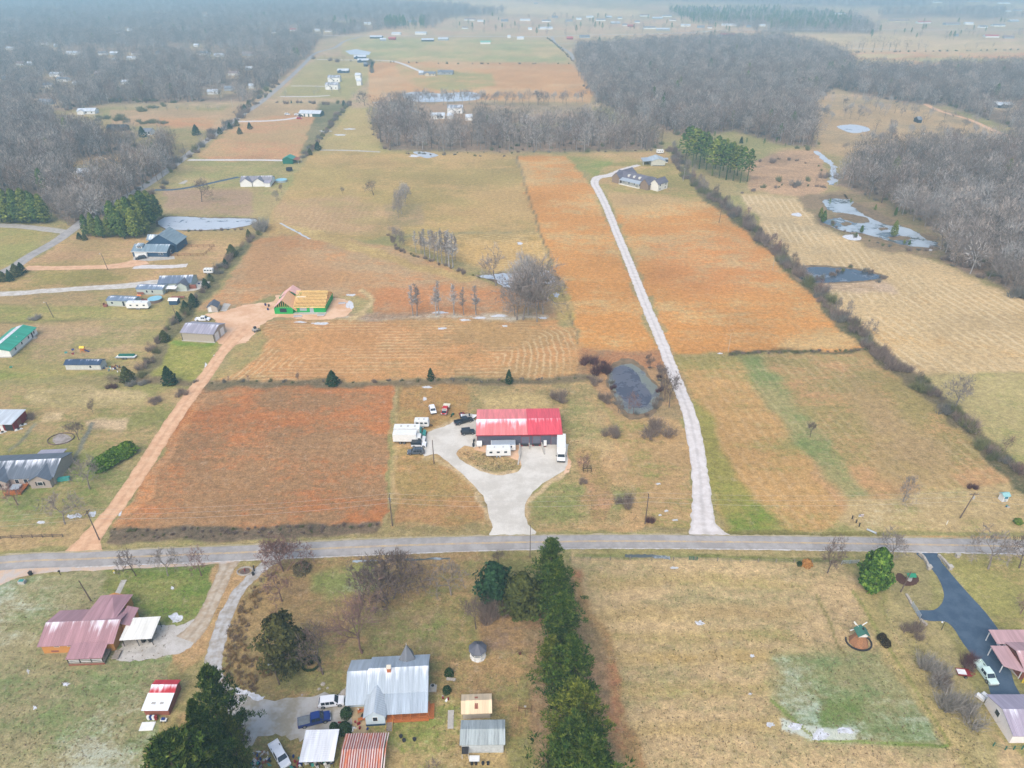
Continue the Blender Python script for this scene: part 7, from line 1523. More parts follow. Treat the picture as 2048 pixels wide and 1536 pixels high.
# brick house with the van, at the right edge
pinkR = roofmat('dusty_brown_roof', (190,154,154), 2.4, 5, .3, k=.8)
a, rz, W = frame((2020,1348), (1996,1300))
a, rz, W = frame((2046,1356), (2100,1356)); t = thing('brick_ranch_house', 'brick house with a dusty brown roof and an open carport at the right edge', 'house', P(2056,1372), R(0))
t.scale = (.85, .85, .9)
M().box(0, 14, 2.2, 10, 0, 2.6).obj('wall', brickr, t); M().slab([(-.6, 1.6, 2.5), (14.5, 1.6, 2.5), (14.5, 6.1, 4.2), (-.6, 6.1, 4.2)], .14).slab([(-.6, 6.1, 4.2), (14.5, 6.1, 4.2), (14.5, 10.6, 2.5), (-.6, 10.6, 2.5)], .14).obj('roof', pinkR, t)
M().slab([(-4.6, 3.2, 2.6), (-.6, 1.4, 2.6), (-.6, 8.6, 2.9), (-4.6, 8.6, 2.9)], .14).obj('carport_roof', pinkR, t); M().slab([(-2.6, 9.2, 2.8), (6, 9.2, 2.8), (6, 13, 3.2), (-2.6, 13, 3.2)], .14).obj('back_roof', pinkR, t)
for x, y in ((-4.4, 3.6), (-4.4, 8.3), (-1.0, 2.0), (-2.4, 12.6)): M().box(x - .08, x + .08, y - .08, y + .08, 0, 2.6).obj('carport_post', white_p, t)
M().box(-.9, 0, 1.7, 6, 0, 2.5).obj('front_wall', brickr, t); win(t, 'l', 4.0, 1.4, .9, 1.1).location.x = -.92; M().box(-1.0, -.6, .8, .9, 0, 2.5).obj('corner_post', ylw, t)
sheet('concrete_slab', [(1994,1316),(2004,1290),(2048,1290),(2060,1356),(2036,1356)], conc, .05, smooth=False, jit=0)
car('van', 'white people carrier parked under the carport of the brick house', 'van', (2006,1297), (2026,1322), wcar, L=5.0, H=1.8)
t = thing('gas_bottle', 'white tank at the corner post of the open carport', 'tank', P(1998,1306)); M().cyl((0,0,.1),(0,0,.9),.35,n=12).obj('tank', white_p, t); M().dome((0,0,.9),.35,.2).obj('tank_top', white_p, t)
# white garage bottom right
pr2 = roofmat('lilac_ribbed_roof', (168,158,172), 2.5, 4.6, .55, k=.85)
a, rz, _ = frame((2018,1486), (2100,1486)); t = thing('white_garage', 'white walled garage with a lilac grey ribbed roof at the bottom right', 'garage', a, rz); W = 14
gwalls(M(), 0, W, 0, 7.8, 2.5, 1.5).obj('wall', mat('warm_white_siding', (240,232,226), .6, .04, k=.85), t); r = gable(M(), 0, W, 0, 7.8, 2.55, 1.5, .3, .12, 'x', .25); ribs(r, -.25, W, -.3, 2.44, 3.9, 4.05, .3, .06, .08); r.obj('roof', pr2, t); win(t, 'l', 4.6, 1.9, 1.0, 1.1)
fence('thin fence with green mesh at the bottom right corner', [(1986,1492),(2010,1500),(2060,1498)], 1.5, 1.0, 2, dgreen, wire_=True)
# ================================================================ left side
aG, rzG, WG = frame((366,681), (430,685)); metalR = roofmat('grey_metal_roof', (164,160,172), 3.4, 5.2, .42, k=.8)
t = thing('metal_garage', 'beige metal garage with a grey roof and white end doors beside the dirt lane', 'garage', aG, rzG); W, D = WG, 9.0
gwalls(M(), 0, W, 0, D, 3.5, 1.5).obj('wall', mat('beige_garage_wall', (186,174,158), .6, .06), t); r = gable(M(), 0, W, 0, D, 3.55, 1.5, .3, .12); ribs(r, -.3, W + .3, -.3, 3.45, D / 2, 5.05, .5, .05, .08); r.obj('roof', metalR, t); M().box(-.3, W + .2, -.4, 0, 0, .15).obj('foundation', conc, t)
for y in (2.2, 6.2): M().box(W, W + .06, y - 1.3, y + 1.3, 0, 3.0).obj('roller_door', white_p, t)
for x in (0, W): M().box(x - .08, x + .08, -.08, .06, 0, 3.4).obj('corner_trim', dark, t)
t, W = house('garden_shed', 'small tan shed with a steep dark roof and a white door near the dirt pad', 'shed', (416,625), (436,624), 4.6, 2.3, 1.3, tan_s, roofdk, 'y', wins=(), doors=(('f', 1.0, 1.0, 2.0),), ov=.25)
sheet('concrete_slab', [(440,622),(452,623),(462,608),(448,606)], conc, .05, smooth=False, jit=0)
car('pickup_truck', 'white pickup behind the beige metal garage', 'pickup', (393,641), (419,641), wcar, L=5.6, H=1.8)
t = thing('skid_loader', 'small pale digger on the dirt pad in front of the unfinished house', 'loader', P(511,663), R(40)); M().box(-.9,.7,-.6,.6,.5,1.3).obj('body', beige, t); M().box(-.4,.5,-.45,.45,1.3,2.0).obj('cab', dark, t); M().bar((.3,-.6,1.2),(1.5,-.6,.5),.15).bar((.3,.6,1.2),(1.5,.6,.5),.15).obj('arm', beige, t); M().prism([(1.4,.1),(2.0,.1),(1.5,.7)],.7).obj('bucket', dark, t); [wheel(t, x, s*.7, .35, .25) for x in (-.6,.5) for s in (-1,1)]
# unfinished house
osb = mat('bare_sheathing', (236,186,140), .8, .1, 2, k=.8); pinkp = mat('pink_sheathing', (234,184,172), .8, .08, 1, k=.8); lum = mat('new_lumber', (250,214,140), .7, .1, 2, k=.9); grnw = mat('green_house_wrap', (34,168,82), .6, .08, 1, k=.8)
a, rz, W1 = frame((550,628), (587,628)); t = thing('unfinished_house', 'half built house with bright green walls and bare roof rafters on a dirt pad', 'house', a, rz)
X0, X1, Y0, Y1, Z, Hh = W1, W1 + 12.6, 1.2, 15.0, 2.8, 3.6
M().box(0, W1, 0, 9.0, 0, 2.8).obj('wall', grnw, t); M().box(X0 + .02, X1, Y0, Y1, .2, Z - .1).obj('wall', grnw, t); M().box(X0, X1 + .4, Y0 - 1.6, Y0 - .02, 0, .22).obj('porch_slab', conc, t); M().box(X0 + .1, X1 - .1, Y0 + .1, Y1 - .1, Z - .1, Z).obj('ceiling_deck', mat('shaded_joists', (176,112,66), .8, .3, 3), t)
ym = (Y0 + Y1) / 2; s = Hh / (ym - Y0)
n = 26
for k in range(n):
    x = X0 + .3 + (X1 - X0 - .3) * k / (n - 1); hipc = 1.0
    m_ = M().bar((x, Y0 - .5, Z - .5 * s + .1), (x, ym, Z + Hh), .15, .22).bar((x, ym, Z + Hh), (x, Y1 + .5, Z - .5 * s + .1), .15, .22).bar((x, Y0, Z + .05), (x, Y1, Z + .05), .08, .15)
    m_.bar((x, ym - 2.2, Z + .1), (x, ym - 2.2, Z + Hh - 2.2 * s), .08).bar((x, ym + 2.2, Z + .1), (x, ym + 2.2, Z + Hh - 2.2 * s), .08); m_.obj('rafter', lum, t)
M().bar((X0, ym, Z + Hh + .05), (X1, ym, Z + Hh + .05), .12, .2).obj('ridge_board', lum, t); M().box(X0 + .5, X0 + 4.2, ym - 2.9, ym - 2.2, Z + 2.2, Z + 2.3).obj('roof_sheet', white_p, t); M().box(X0 - .2, X1 + .2, Y0 - .55, Y0 - .5, Z - .4, Z - .15).obj('fascia', lum, t)
xm = W1 / 2; sg = 3.3 / xm
M().slab([(xm, -.4, 6.1), (W1 + 1.6, -.4, 6.1 - sg * (W1 / 2 + 1.6)), (W1 + .2, 9.0, 6.1 - sg * (W1 / 2 + .2)), (xm, 9.0, 6.1)], .1).obj('roof_sheet', osb, t); M().slab([(-.4, -.4, 6.1 - sg * (xm + .4)), (xm, -.4, 6.1), (xm, 9.0, 6.1), (-.4, 9.0, 6.1 - sg * (xm + .4))], .1).obj('roof_sheet', pinkp, t)
M().slab([(-.6, 9.1, 2.9), (xm + .6, 9.1, 6.4), (xm + .6, 14.5, 6.4), (-.6, 14.5, 2.9)], .1).slab([(xm + .6, 9.1, 6.4), (X0 - .1, 9.1, 4.3), (X0 - .1, 14.5, 4.3), (xm + .6, 14.5, 6.4)], .1).obj('back_roof_sheet', pinkp, t); M().box(-.4, W1, 9.05, 14.8, 0, 3.2).obj('wall', grnw, t)
for k in range(9): x = .4 + k * (W1 - .8) / 8; zt = 2.85 + (3.3 - sg * abs(x - xm)); M().box(x - .05, x + .05, -.05, .05, 2.8, max(2.95, zt - .1)).obj('gable_stud', lum, t)
for x0, x1, z0, z1 in ((2.2, 4.9, .8, 2.4),): M().box(x0, x1, -.05, -.01, z0, z1).obj('window_opening', glass, t)
for x0, x1, z0, z1 in ((X0 + 2.4, X0 + 5.2, .9, 2.5), (X0 + 6.4, X0 + 7.9, .2, 2.5)): M().box(x0, x1, Y0 - .04, Y0 - .005, z0, z1).obj('wall_opening', galv, t)
for u, v, w, lb in ((596,634,1.6,'white stack of sheets on the dirt left of the house slab'), (642,632,1.4,'pinkish stack of boards on the dirt right of the house slab'), (566,606,1.2,'white wrapped pallet behind the gabled end'), (684,608,1.4,'pale bundle on the dirt right of the unfinished house')):
    t = thing('material_stack', lb, 'stack', P(u, v), R(8)); [M().box(-w, w, -.5, .5, .1 + .12 * k, .2 + .12 * k).obj('sheet', (white_p, pinkp, white_p, galv)[k % 4] if k else woodg, t) for k in range(4)]
for u, v, lb in ((531,611,'blue barrel on the dirt left of the unfinished house'), (538,613,'small dark drum on the dirt left of the unfinished house'), (536,620,'blue tool chest on the dirt left of the unfinished house')):
    t = thing('drum', lb, 'drum', P(u, v)); M().cyl((0,0,0),(0,0,.9),.35,n=10).obj('drum_body', blcar if 'blue' in lb else dark, t); M().cyl((0,0,.9),(0,0,.95),.37,n=10).obj('lid', dark, t)
# green roofed home
gR = roofmat('green_roof', (60,160,132), 2.6, 4.2, .15, k=.8)
a, rz, W = frame((24,715), (76,668)); t = thing('mobile_home', 'long white home with a green metal roof at the left edge', 'house', a, rz)
gwalls(M(), 0, W, 0, 8.4, 2.7, 1.2).obj('wall', white_p, t); gable(M(), 0, W, 0, 8.4, 2.75, 1.2, .3, .12).obj('roof', gR, t); M().slab([(-.2, 4.2, 4.02), (W, 4.2, 4.02), (W, 6.4, 3.45), (-.2, 6.4, 3.45)], .04).obj('snow_sheet', snowm, t); M().box(-.05, W + .05, -.05, 8.4, 0, .4).obj('foundation', conc, t)
for x in (3.5, 7.8, 12.5, 16.5): win(t, 'f', x, 1.7, .8, 1.0, W=W)
win(t, 'f', 15.0, 1.3, .9, 2.0, W=W, gm_=dark, name='door'); M().box(14.3, 15.7, -1.2, 0, 0, .35).obj('step', conc, t); M().cyl((9.5, 2.0, 3.3), (9.5, 2.0, 3.8), .12).obj('vent_pipe', galv, t)
# long shed with a blue dark roof
t, W = house('storage_cabin', 'long pale cabin with a dark blue metal roof in the grassy yard', 'cabin', (133,740), (203,740), 3.8, 2.3, .8, mat('pale_siding', (214,214,206), .6), roofmat('blue_black_roof', (64,84,112), 2.2, 3.2, .3), wins=(('f', 8.6, 1.3, .7, .9),), ov=.25, rib=.4)
junkheap(222, 736, 14, 2.4, 'piece of building rubbish heaped right of the dark roofed cabin', 'rubbish by the dark roofed cabin'); junkheap(238, 738, 16, 2.2, 'piece of building rubbish heaped right of the dark roofed cabin', 'rubbish by the dark roofed cabin')
t = thing('flat_trailer', 'open white flat trailer with a dark green load beside the hedge', 'trailer', P(253,716), 0); M().box(-3.4, 3.4, -1.1, 1.1, .55, .7).obj('bed', white_p, t); M().box(-2.7, 2.8, .0, 1.0, .7, 1.25).obj('green_load', dgreen, t); M().box(-3.4, 3.4, -1.15, -1.08, .55, .95).obj('side_board', galv, t); [wheel(t, x, s*1.15, .32, .2) for x in (-.6,.4) for s in (-1,1)]
def playset(label, u, v, cols):
    t = thing('play_set', label, 'playground', P(u, v)); [M().box(x-.05,x+.05,y-.05,y+.05,0,1.9).obj('post', cols[0], t) for x in (-.6,.6) for y in (-.5,.5)]
    M().box(-.65,.65,-.55,.55,.9,1.0).obj('platform', cols[0], t); gable(M(), -.6,.6,-.5,.5,1.9,.5,.1,.05).obj('roof', cols[1], t); M().slab([(.6,-.25,1.0),(2.1,-.25,.1),(2.1,.25,.1),(.6,.25,1.0)],.06).obj('slide', cols[2], t)
orng = mat('orange_plastic', (236,128,40), .5); playset('orange and yellow toy climbing frame in the yard below the green roofed home', 167, 704, (orng, ylw, blcar)); playset('yellow play tower beside the round pool', 281, 600, (ylw, orng, dark))
def ball_toy(label, u, v, m_): 
    t = thing('garden_toy', label, 'toy', P(u, v)); M().cyl((0,0,0),(0,0,.35),.45,.5,10).obj('tub', m_, t); M().box(-.15,.6,-.1,.1,.2,.3).obj('handle', white_p, t)
ball_toy('teal toy basin left of the climbing frame', 132, 706, plas); ball_toy('blue toy tub above the teal basin', 146, 700, blcar); ball_toy('green toy car on the grass at the far left', 22, 735, greenp); ball_toy('red toy right of the teal basin', 146, 708, redp)
# red shed far left + grey roofed house
a, rz, W = frame((-24,862), (30,862)); t = thing('red_barn', 'red shed with a pale tin roof and an open front at the left edge', 'shed', a, rz)
M().box(0, W, .2, 6.8, 0, 2.7).obj('wall', redp, t); r = M().slab([(-.3, -.6, 2.75), (W + .25, -.6, 2.75), (W + .25, 7.1, 3.15), (-.3, 7.1, 3.15)], .1); ribs(r, -.2, W + .2, -.6, 2.75, 7.1, 3.15, .4, .05, .07); r.obj('roof', roofmat('pale_tin_roof', (206,212,216), 0, 3, 0, k=.85), t)
M().box(W - 2.6, W - .3, .1, .2, 0, 2.1).obj('open_front', dark, t); M().box(W - 4.2, W - 3.2, .1, .2, 0, 2.1).obj('door', white_p, t); M().box(W, W + .06, 2, 3.6, 0, 2.1).obj('side_door', brickr, t)
for u, v, lb in ((6,866,'white lawn tractor in front of the red shed'), (38,860,'upturned white boat at the right of the red shed'), (46,851,'second upturned white boat at the side of the red shed')):
    t = thing('small_boat' if 'boat' in lb else 'lawn_tractor', lb, 'boat' if 'boat' in lb else 'tractor', P(u, v), R(35)); M().prism([(-1.1, .1), (1.1, .1), (.8, .45), (-.8, .5)], .4, [.4, .15, .1, .3]).obj('hull' if 'boat' in lb else 'body', white_p, t); M().box(-.3, .3, -.3, .3, .3, .6).obj('seat', dark, t)
dR = roofmat('slate_shingles', (104,112,122), 2.4, 4.8, .5, k=.8); sdg = mat('tan_vinyl_siding', (184,170,160), .7, .06)
a, rz, W = frame((-70,977), (113,968)); t = thing('gabled_house', 'tan house with a snowy slate roof and two small front gables at the left edge', 'house', a, rz); D = 10.5
gwalls(M(), 0, W, 0, D, 2.7, 1.9).obj('wall', sdg, t); gable(M(), 0, W, 0, D, 2.75, 1.9, .4, .14).obj('roof', dR, t)
for x in (W - 16.6, W - 5.6):
    gwalls(M(), x, x + 5.2, -1.5, 3.0, 2.68, 1.5, 'y').obj('gable_wall', sdg, t); gable(M(), x, x + 5.2, -1.5, 3.6, 2.72, 1.5, .3, .12, 'y', .3).obj('gable_roof', dR, t); f = M().box(x + 1.9, x + 3.3, -1.56, -1.5, .9, 2.1).obj('window', white_p, t); M().box(x + 2.0, x + 3.2, -1.6, -1.55, 1.0, 2.0).obj('pane', glass, f); [M().box(q, q + .35, -1.56, -1.5, .9, 2.1).obj('shutter', dark, t) for q in (x + 1.45, x + 3.4)]
for x in (W - 9.6, W - 7.4): win(t, 'f', x, 1.5, .9, 1.2, W=W)
dk = M().box(W - 11.2, W - 7.0, -4.2, 0, .4, .55).obj('deck', wood, t)
for z in (.9, 1.25): M().box(W - 11.2, W - 7.0, -4.2, -4.12, z - .06, z + .06).box(W - 7.1, W - 7.0, -4.2, -.2, z - .06, z + .06).obj('deck_rail', wood, t)
for x in (W - 11.1, W - 9.1, W - 7.05): M().box(x - .06, x + .06, -4.2, -4.08, 0, 1.3).obj('post', wood, t)
M().box(W - 10.4, W - 8.0, -3.0, -.8, .95, 1.25).obj('hot_tub', galv, t); M().slab([(W - 9.5, D, 2.5), (W - 2.5, D, 2.5), (W - 2.5, D + 3, 2.1), (W - 9.5, D + 3, 2.1)], .1).obj('back_roof', metalR, t)
t = thing('fuel_tank', 'teal box tank against the right end of the tan gabled house', 'tank', P(129,961), R(12)); M().box(-1.5, 1.5, -.55, .55, .1, 1.0).obj('tank_body', plas, t); M().box(-1.3, 1.3, -.4, .4, 1.0, 1.1).obj('lid', plas, t)
ringm = M()
for k in range(28): a0, a1 = 2*math.pi*k/28, 2*math.pi*(k+1)/28; ringm.bar((3.6*math.cos(a0), 3.0*math.sin(a0), .12), (3.6*math.cos(a1), 3.0*math.sin(a1), .12), .2, .25)
o = ringm.obj('riding_ring', woodp); o.location = P(122,878); tag(o, 'round low walled ring in the lawn above the tan gabled house', 'ring'); sheet('ring_floor', [(105,880),(110,872),(122,868),(136,870),(143,878),(136,886),(120,889),(110,887)], gravelmat('ring_gravel', (186,176,170), (150,138,128)), .03, jit=.1)
# brush piles
for u, v, w, lb in ((70,640,5.5,'long dark brush pile in the lawn above the green roofed home'),(225,775,4.5,'brown tangle at the left end of the brush heap'),(262,772,4.5,'grey tangle of cut branches below the olive cedar'),(284,770,4,'right end of the cut branch heap'),(316,802,3,'small brush heap in the left meadow')):
    plantT('brush_pile', lb, 'brush pile', u, v, v - 12, [shr[(u // 7) % 3]], wide=w / 3.2)
# mobile homes in the upper left
mh = mat('pale_green_siding', (196,206,196), .6, .06); mR = roofmat('blue_grey_roof', (120,136,156), 2.4, 3.4, .5, k=.8)
house('mobile_home', 'pale mobile home with a snow striped roof behind the white camper', 'house', (216,612), (270,614), 5.0, 2.6, .7, mh, mR, wins=(('f', 2.2, 1.5, .9, .9), ('f', 7.0, 1.3, .9, 1.9)), ov=.15)
house('mobile_home', 'middle mobile home with two windows and a brown deck at its left', 'house', (275,589), (327,590), 5.2, 2.6, .8, mh, mR, wins=(('f', 4.4, 1.5, .8, 1.0), ('f', 6.8, 1.5, .8, 1.0)), ov=.15)
t, W = house('ranch_house', 'blue grey roofed house with a white awning at the end of the pale lane', 'house', (319,578), (384,576), 8.5, 2.6, 1.8, mh, roofmat('blue_grey_shingles', (112,126,146), 2.6, 4.2, .3), wins=(('f', 2.0, 1.5, 1, 1),), ov=.3)
gwalls(M(), 8.2, 12.6, -3.2, 3, 2.5, 1.4, 'y').obj('gable_wall', mh, t); gable(M(), 8.2, 12.6, -3.2, 4, 2.55, 1.4, .3, .12, 'y').obj('gable_roof', roofdk, t); M().slab([(4.6, -5.2, 2.1), (9.0, -5.2, 2.1), (9.0, -2.6, 2.5), (4.6, -2.6, 2.5)], .08).obj('awning', white_p, t); [M().box(x-.05,x+.05,-5.1,-5.0,0,2.1).obj('post', dark, t) for x in (4.8, 8.8)]; M().box(12.8, 15.6, -.8, 0, 0, 1.6).obj('fence_panel', brickr, t)
rv_trailer('camper', 'white travel trailer parked in front of the pale mobile home', (257,617), (302,617), L=9.0, W=2.5, H=3.0, nose=.6, tongue=0)
rv_trailer('camper', 'small white camper with a drawbar beside the hedge', (411,547), (427,547), L=4.2, W=2.2, H=2.4, nose=.3)
t = thing('swimming_pool', 'round above ground pool with a pale blue cover beside the mobile home', 'pool', P(311,602)); M().cyl((0,0,0),(0,0,1.2),2.75,n=24).obj('pool_wall', pooled, t); M().cyl((0,0,1.2),(0,0,1.26),2.8,n=24).obj('pool_cover', poolw, t)
house('garden_shed', 'small blue shed with white trim beside the hedge', 'shed', (339,610), (355,610), 2.8, 2.0, .6, navy, white_p, found=False, ov=.1)
t = thing('deck', 'brown timber deck between the pool and the pale mobile home', 'deck', P(288,603)); M().box(-1.6, 1.8, -1.4, 1.4, .5, .62).obj('floor', brickr, t); M().box(-1.6, 1.8, -1.4, -1.34, 0, .5).obj('skirt', brickr, t); [M().box(x-.05,x+.05,-1.4,-1.3,.6,1.5).obj('post', brickr, t) for x in (-1.6,0,1.8)]
t = thing('deck', 'dark red timber table shelter above the small blue shed', 'shelter', P(358,598)); M().box(-3, 2.4, -.7, .9, .9, 1.0).obj('roof', brickr, t); [M().box(x-.06,x+.06,y-.06,y+.06,0,.9).obj('post', brickr, t) for x in (-2.8,2.2) for y in (-.6,.8)]
t = thing('deck', 'brown steps at the left end of the middle mobile home', 'deck', P(285,588)); M().box(-1.5, 1.3, -1.2, .8, .5, .6).obj('floor', brickr, t); M().box(-1.5, 1.3, -1.2, -1.1, .6, 1.3).obj('rail', brickr, t)
t = thing('wood_steps', 'red brown box at the left end of the pale mobile home', 'steps', P(212,613)); M().box(-.7,.7,-.7,.7,0,.9).box(-.7,-.6,-.7,.7,.9,1.5).obj('box_body', brickr, t)
ball_toy('blue and white toy on the lane right of the blue grey roofed house', 398, 568, blcar)
# blue house
bR = roofmat('blue_grey_slates', (128,148,160), 3.0, 5.2, .28, k=.75)
a, rz, W = frame((267,514), (336,515)); t = thing('blue_house', 'navy blue house with a tall blue grey roof, dormer and white garage door', 'house', a, rz)
gwalls(M(), 0, W, 0, 8.6, 3.0, 2.0).obj('wall', navy, t); gable(M(), 0, W, 0, 8.6, 3.05, 2.0, .5, .15).obj('roof', bR, t); M().box(.5, W, -.1, 0, 0, .3).obj('foundation', conc, t)
gwalls(M(), 3.6, W + 1.4, 7.5, 18.5, 4.2, 4.6, 'y').obj('wall', navy, t); gable(M(), 3.6, W + 1.4, 7.5, 18.5, 4.25, 4.6, .5, .15, 'y', .4).obj('roof', roofmat('pale_slates', (140,158,166), 3, 8, .1), t)
gable(M(), 2.6, 8.0, 10.5, 15.5, 5.0, 1.8, .3, .12, 'x').obj('side_gable_roof', bR, t); M().box(3.0, 8, 10.8, 15.2, 3, 5.2).obj('side_gable_wall', navy, t)
M().box(1.8, 4.4, 1.6, 4.0, 3.4, 5.0).obj('dormer_wall', white_p, t); M().slab([(1.5, 1.2, 5.0), (4.7, 1.2, 5.0), (4.7, 4.4, 5.5), (1.5, 4.4, 5.5)], .1).obj('dormer_roof', bR, t)
for x in (2.6, 3.6): f = M().box(x - .4, x + .4, 1.53, 1.6, 3.9, 4.8).obj('window', white_p, t); M().box(x - .32, x + .32, 1.5, 1.55, 3.98, 4.72).obj('pane', glass, f)
M().box(.9, 5.8, -.08, 0, 0, 2.5).obj('garage_door', white_p, t); M().box(6.0, 7.2, -.9, 0, 0, 2.5).obj('entry', white_p, t); win(t, 'f', 14.2, 1.7, .9, .9, W=W); win(t, 'f', 12.9, 1.8, .6, 1.0, W=W); win(t, 'r', 4, 1.7, .9, 1.2, W=W)
M().box(-.4, W + .3, -.62, -.5, 2.65, 2.85).obj('gutter', white_p, t)
car('suv', 'black car parked before the garage door of the navy blue house', 'car', (288,517), (276,519), bcar, L=4.6, H=1.6)
# white house with grey roof
t, W = house('white_house', 'white house with a grey gabled roof and brick base below the green barn', 'house', (482,372), (544,371), 9.5, 2.8, 2.2, white_p, roofmat('weathered_shingles', (150,146,152), 3, 5, .25), wins=(('f', 3.4, 1.5, 1.0, 1.2), ('f', 9, 1.5, 1, 1.2)), ov=.3)
M().box(-.08, W + .08, -.08, 9, 0, .6).obj('brick_base', brickr, t)
for x in (.4, 8.0): gwalls(M(), x, x + 7, -2.2, 3, 2.78, 2.4, 'y').obj('gable_wall', white_p, t); gable(M(), x, x + 7, -2.2, 4.5, 2.8, 2.4, .3, .12, 'y').obj('gable_roof', roofmat('weathered_shingle_gable', (140,136,144), 3, 5, .1), t)
M().box(15.5, 19, -3.5, 0, 0, 2.6).obj('garage_wall', white_p, t); M().slab([(15.2, -3.8, 2.6), (19.3, -3.8, 2.6), (19.3, 0, 3.2), (15.2, 0, 3.2)], .1).obj('garage_roof', metalR, t); M().box(16, 18.4, -3.58, -3.5, 0, 2.2).obj('garage_door', white_p, t)
t, W = house('green_barn', 'bright green metal barn with a brown side awning', 'barn', (566,328), (586,328), 8, 3.4, 1.6, dgreen, roofmat('green_tin', (70,160,136), 3, 5, .1), 'y', ov=.3, found=False)
M().slab([(W, 0, 3.2), (W + 4, 0, 2.6), (W + 4, 8, 2.6), (W, 8, 3.2)], .1).obj('awning', brickr, t); [M().box(W + 3.8, W + 3.9, y, y + .1, 0, 2.6).obj('post', white_p, t) for y in (.2, 7.6)]
t = thing('swimming_pool', 'round pool with a pale cover right of the white house', 'pool', P(563,363)); M().cyl((0,0,0),(0,0,1.2),3.6,n=20).obj('pool_wall', galv, t); M().cyl((0,0,1.2),(0,0,1.26),3.65,n=20).obj('pool_cover', poolw, t)
t = thing('trampoline', 'dark blue netted trampoline above the round pool', 'trampoline', P(579,342)); M().cyl((0,0,.8),(0,0,.9),2.2,n=16).obj('mat', blcar, t); [M().cyl((2.1*math.cos(R(60*k)),2.1*math.sin(R(60*k)),0),(2.1*math.cos(R(60*k)),2.1*math.sin(R(60*k)),2.4),.05,n=5).obj('pole', dark, t) for k in range(6)]; M().cyl((0,0,.9),(0,0,2.2),2.1,n=16,cap=False).obj('net', dark, t)
sheet('concrete_slab', [(356,368),(372,360),(376,362),(368,368)], conc, .05, smooth=False, jit=0)
# lane house on the hill
shg = roofmat('charcoal_shingles', (112,108,118), 4, 7.5, .22, k=.75); stW = mat('cream_render', (232,228,216), .7, .05, k=.8); stB = mat('brown_stone', (150,128,108), .8, .15, 3)
a, rz, W = frame((1224,364), (1296,381)); t = thing('stone_farmhouse', 'large cream and brown house with a dark roof at the top of the gravel lane', 'house', a, rz)
gwalls(M(), 0, W, 2, 12, 3.4, 3.2).obj('wall', stW, t); gable(M(), 0, W, 2, 12, 3.45, 3.2, .4, .15).obj('roof', shg, t)
for x, w_ in ((0, 6), (W - 6, 6)): gwalls(M(), x, x + w_, -.2, 6, 3.6, 3.0, 'y').obj('gable_wall', stB, t); gable(M(), x, x + w_, -.2, 7.5, 3.65, 3.0, .35, .12, 'y').obj('gable_roof', shg, t); win(t, 'f', x + w_ / 2, 1.8, .9, 1.4)
gwalls(M(), W - .2, W + 5.5, 2.4, 12.5, 4.4, 2.4, 'y').obj('wall', stW, t); gable(M(), W - .2, W + 5.5, 2.4, 12.5, 4.45, 2.4, .35, .12, 'y').obj('roof', shg, t)
gwalls(M(), -3, 5, 9, 19, 3.4, 2.8, 'y').obj('wall', stW, t); gable(M(), -3, 5, 9, 19, 3.45, 2.8, .35, .12, 'y').obj('roof', shg, t)
M().slab([(6.0, -1.2, 2.8), (W - 6, -1.2, 2.8), (W - 6, 3, 3.9), (6.0, 3, 3.9)], .1).obj('porch_roof', galv, t); M().box(6.1, W - 6.1, -1.0, 2, 0, .35).obj('porch_floor', stW, t)
for k in range(6): x = 6.4 + (W - 12.8) * k / 5; M().box(x - .12, x + .12, -1.0, -.8, .35, 2.8).obj('porch_post', stW, t)
for k in range(4): win(t, 'f', 7.6 + (W - 15.2) * k / 3, 1.6, .9, 1.5).location.y = 2.0
for k in (.35, .5, .65): M().box(W * k - .6, W * k + .6, 3.6, 5.4, 4.2, 5.6).obj('dormer', stW, t)
for y, z in ((4.5, 3.4), (10.5, 3.2), (4.5, 1.2), (10.0, 1.2)): win(t, 'r', y, z, .9, 1.1, W=W + 5.5)
t, W = house('workshop', 'pale metal workshop with lean-to roofs behind the stone house', 'workshop', (1302,332), (1330,332), 12, 3.4, 1.6, mat('sage_metal', (206,206,192), .6), roofmat('pale_workshop_roof', (190,200,206), 3, 5, .2), 'y', found=False)
M().slab([(-5.5, 1, 2.8), (-.2, 1, 3.3), (-.2, 12, 3.3), (-5.5, 12, 2.8)], .1).obj('lean_to_roof', galv, t); [M().box(-5.3, -5.1, y, y + .2, 0, 2.8).obj('post', white_p, t) for y in (1.2, 6, 11.5)]; M().box(1, W, -.06, 0, 0, .4).obj('base_trim', dark, t)
rv_trailer('camper', 'small white camper beyond the metal workshop', (1316,307), (1323,307), L=5, W=2.6, H=2.8)
t = thing('open_shelter', 'dark open shelter under the trees right of the metal workshop', 'shelter', P(1330,324)); M().slab([(-2,-1.5,2.2),(2,-1.5,2.2),(2,1.5,2.6),(-2,1.5,2.6)],.1).obj('roof', galv, t); M().box(-1.9,1.9,-1.2,1.3,0,1.4).obj('load', dark, t); M().box(-1.6,1.6,-1.9,-1.3,0,.4).obj('bench', white_p, t)
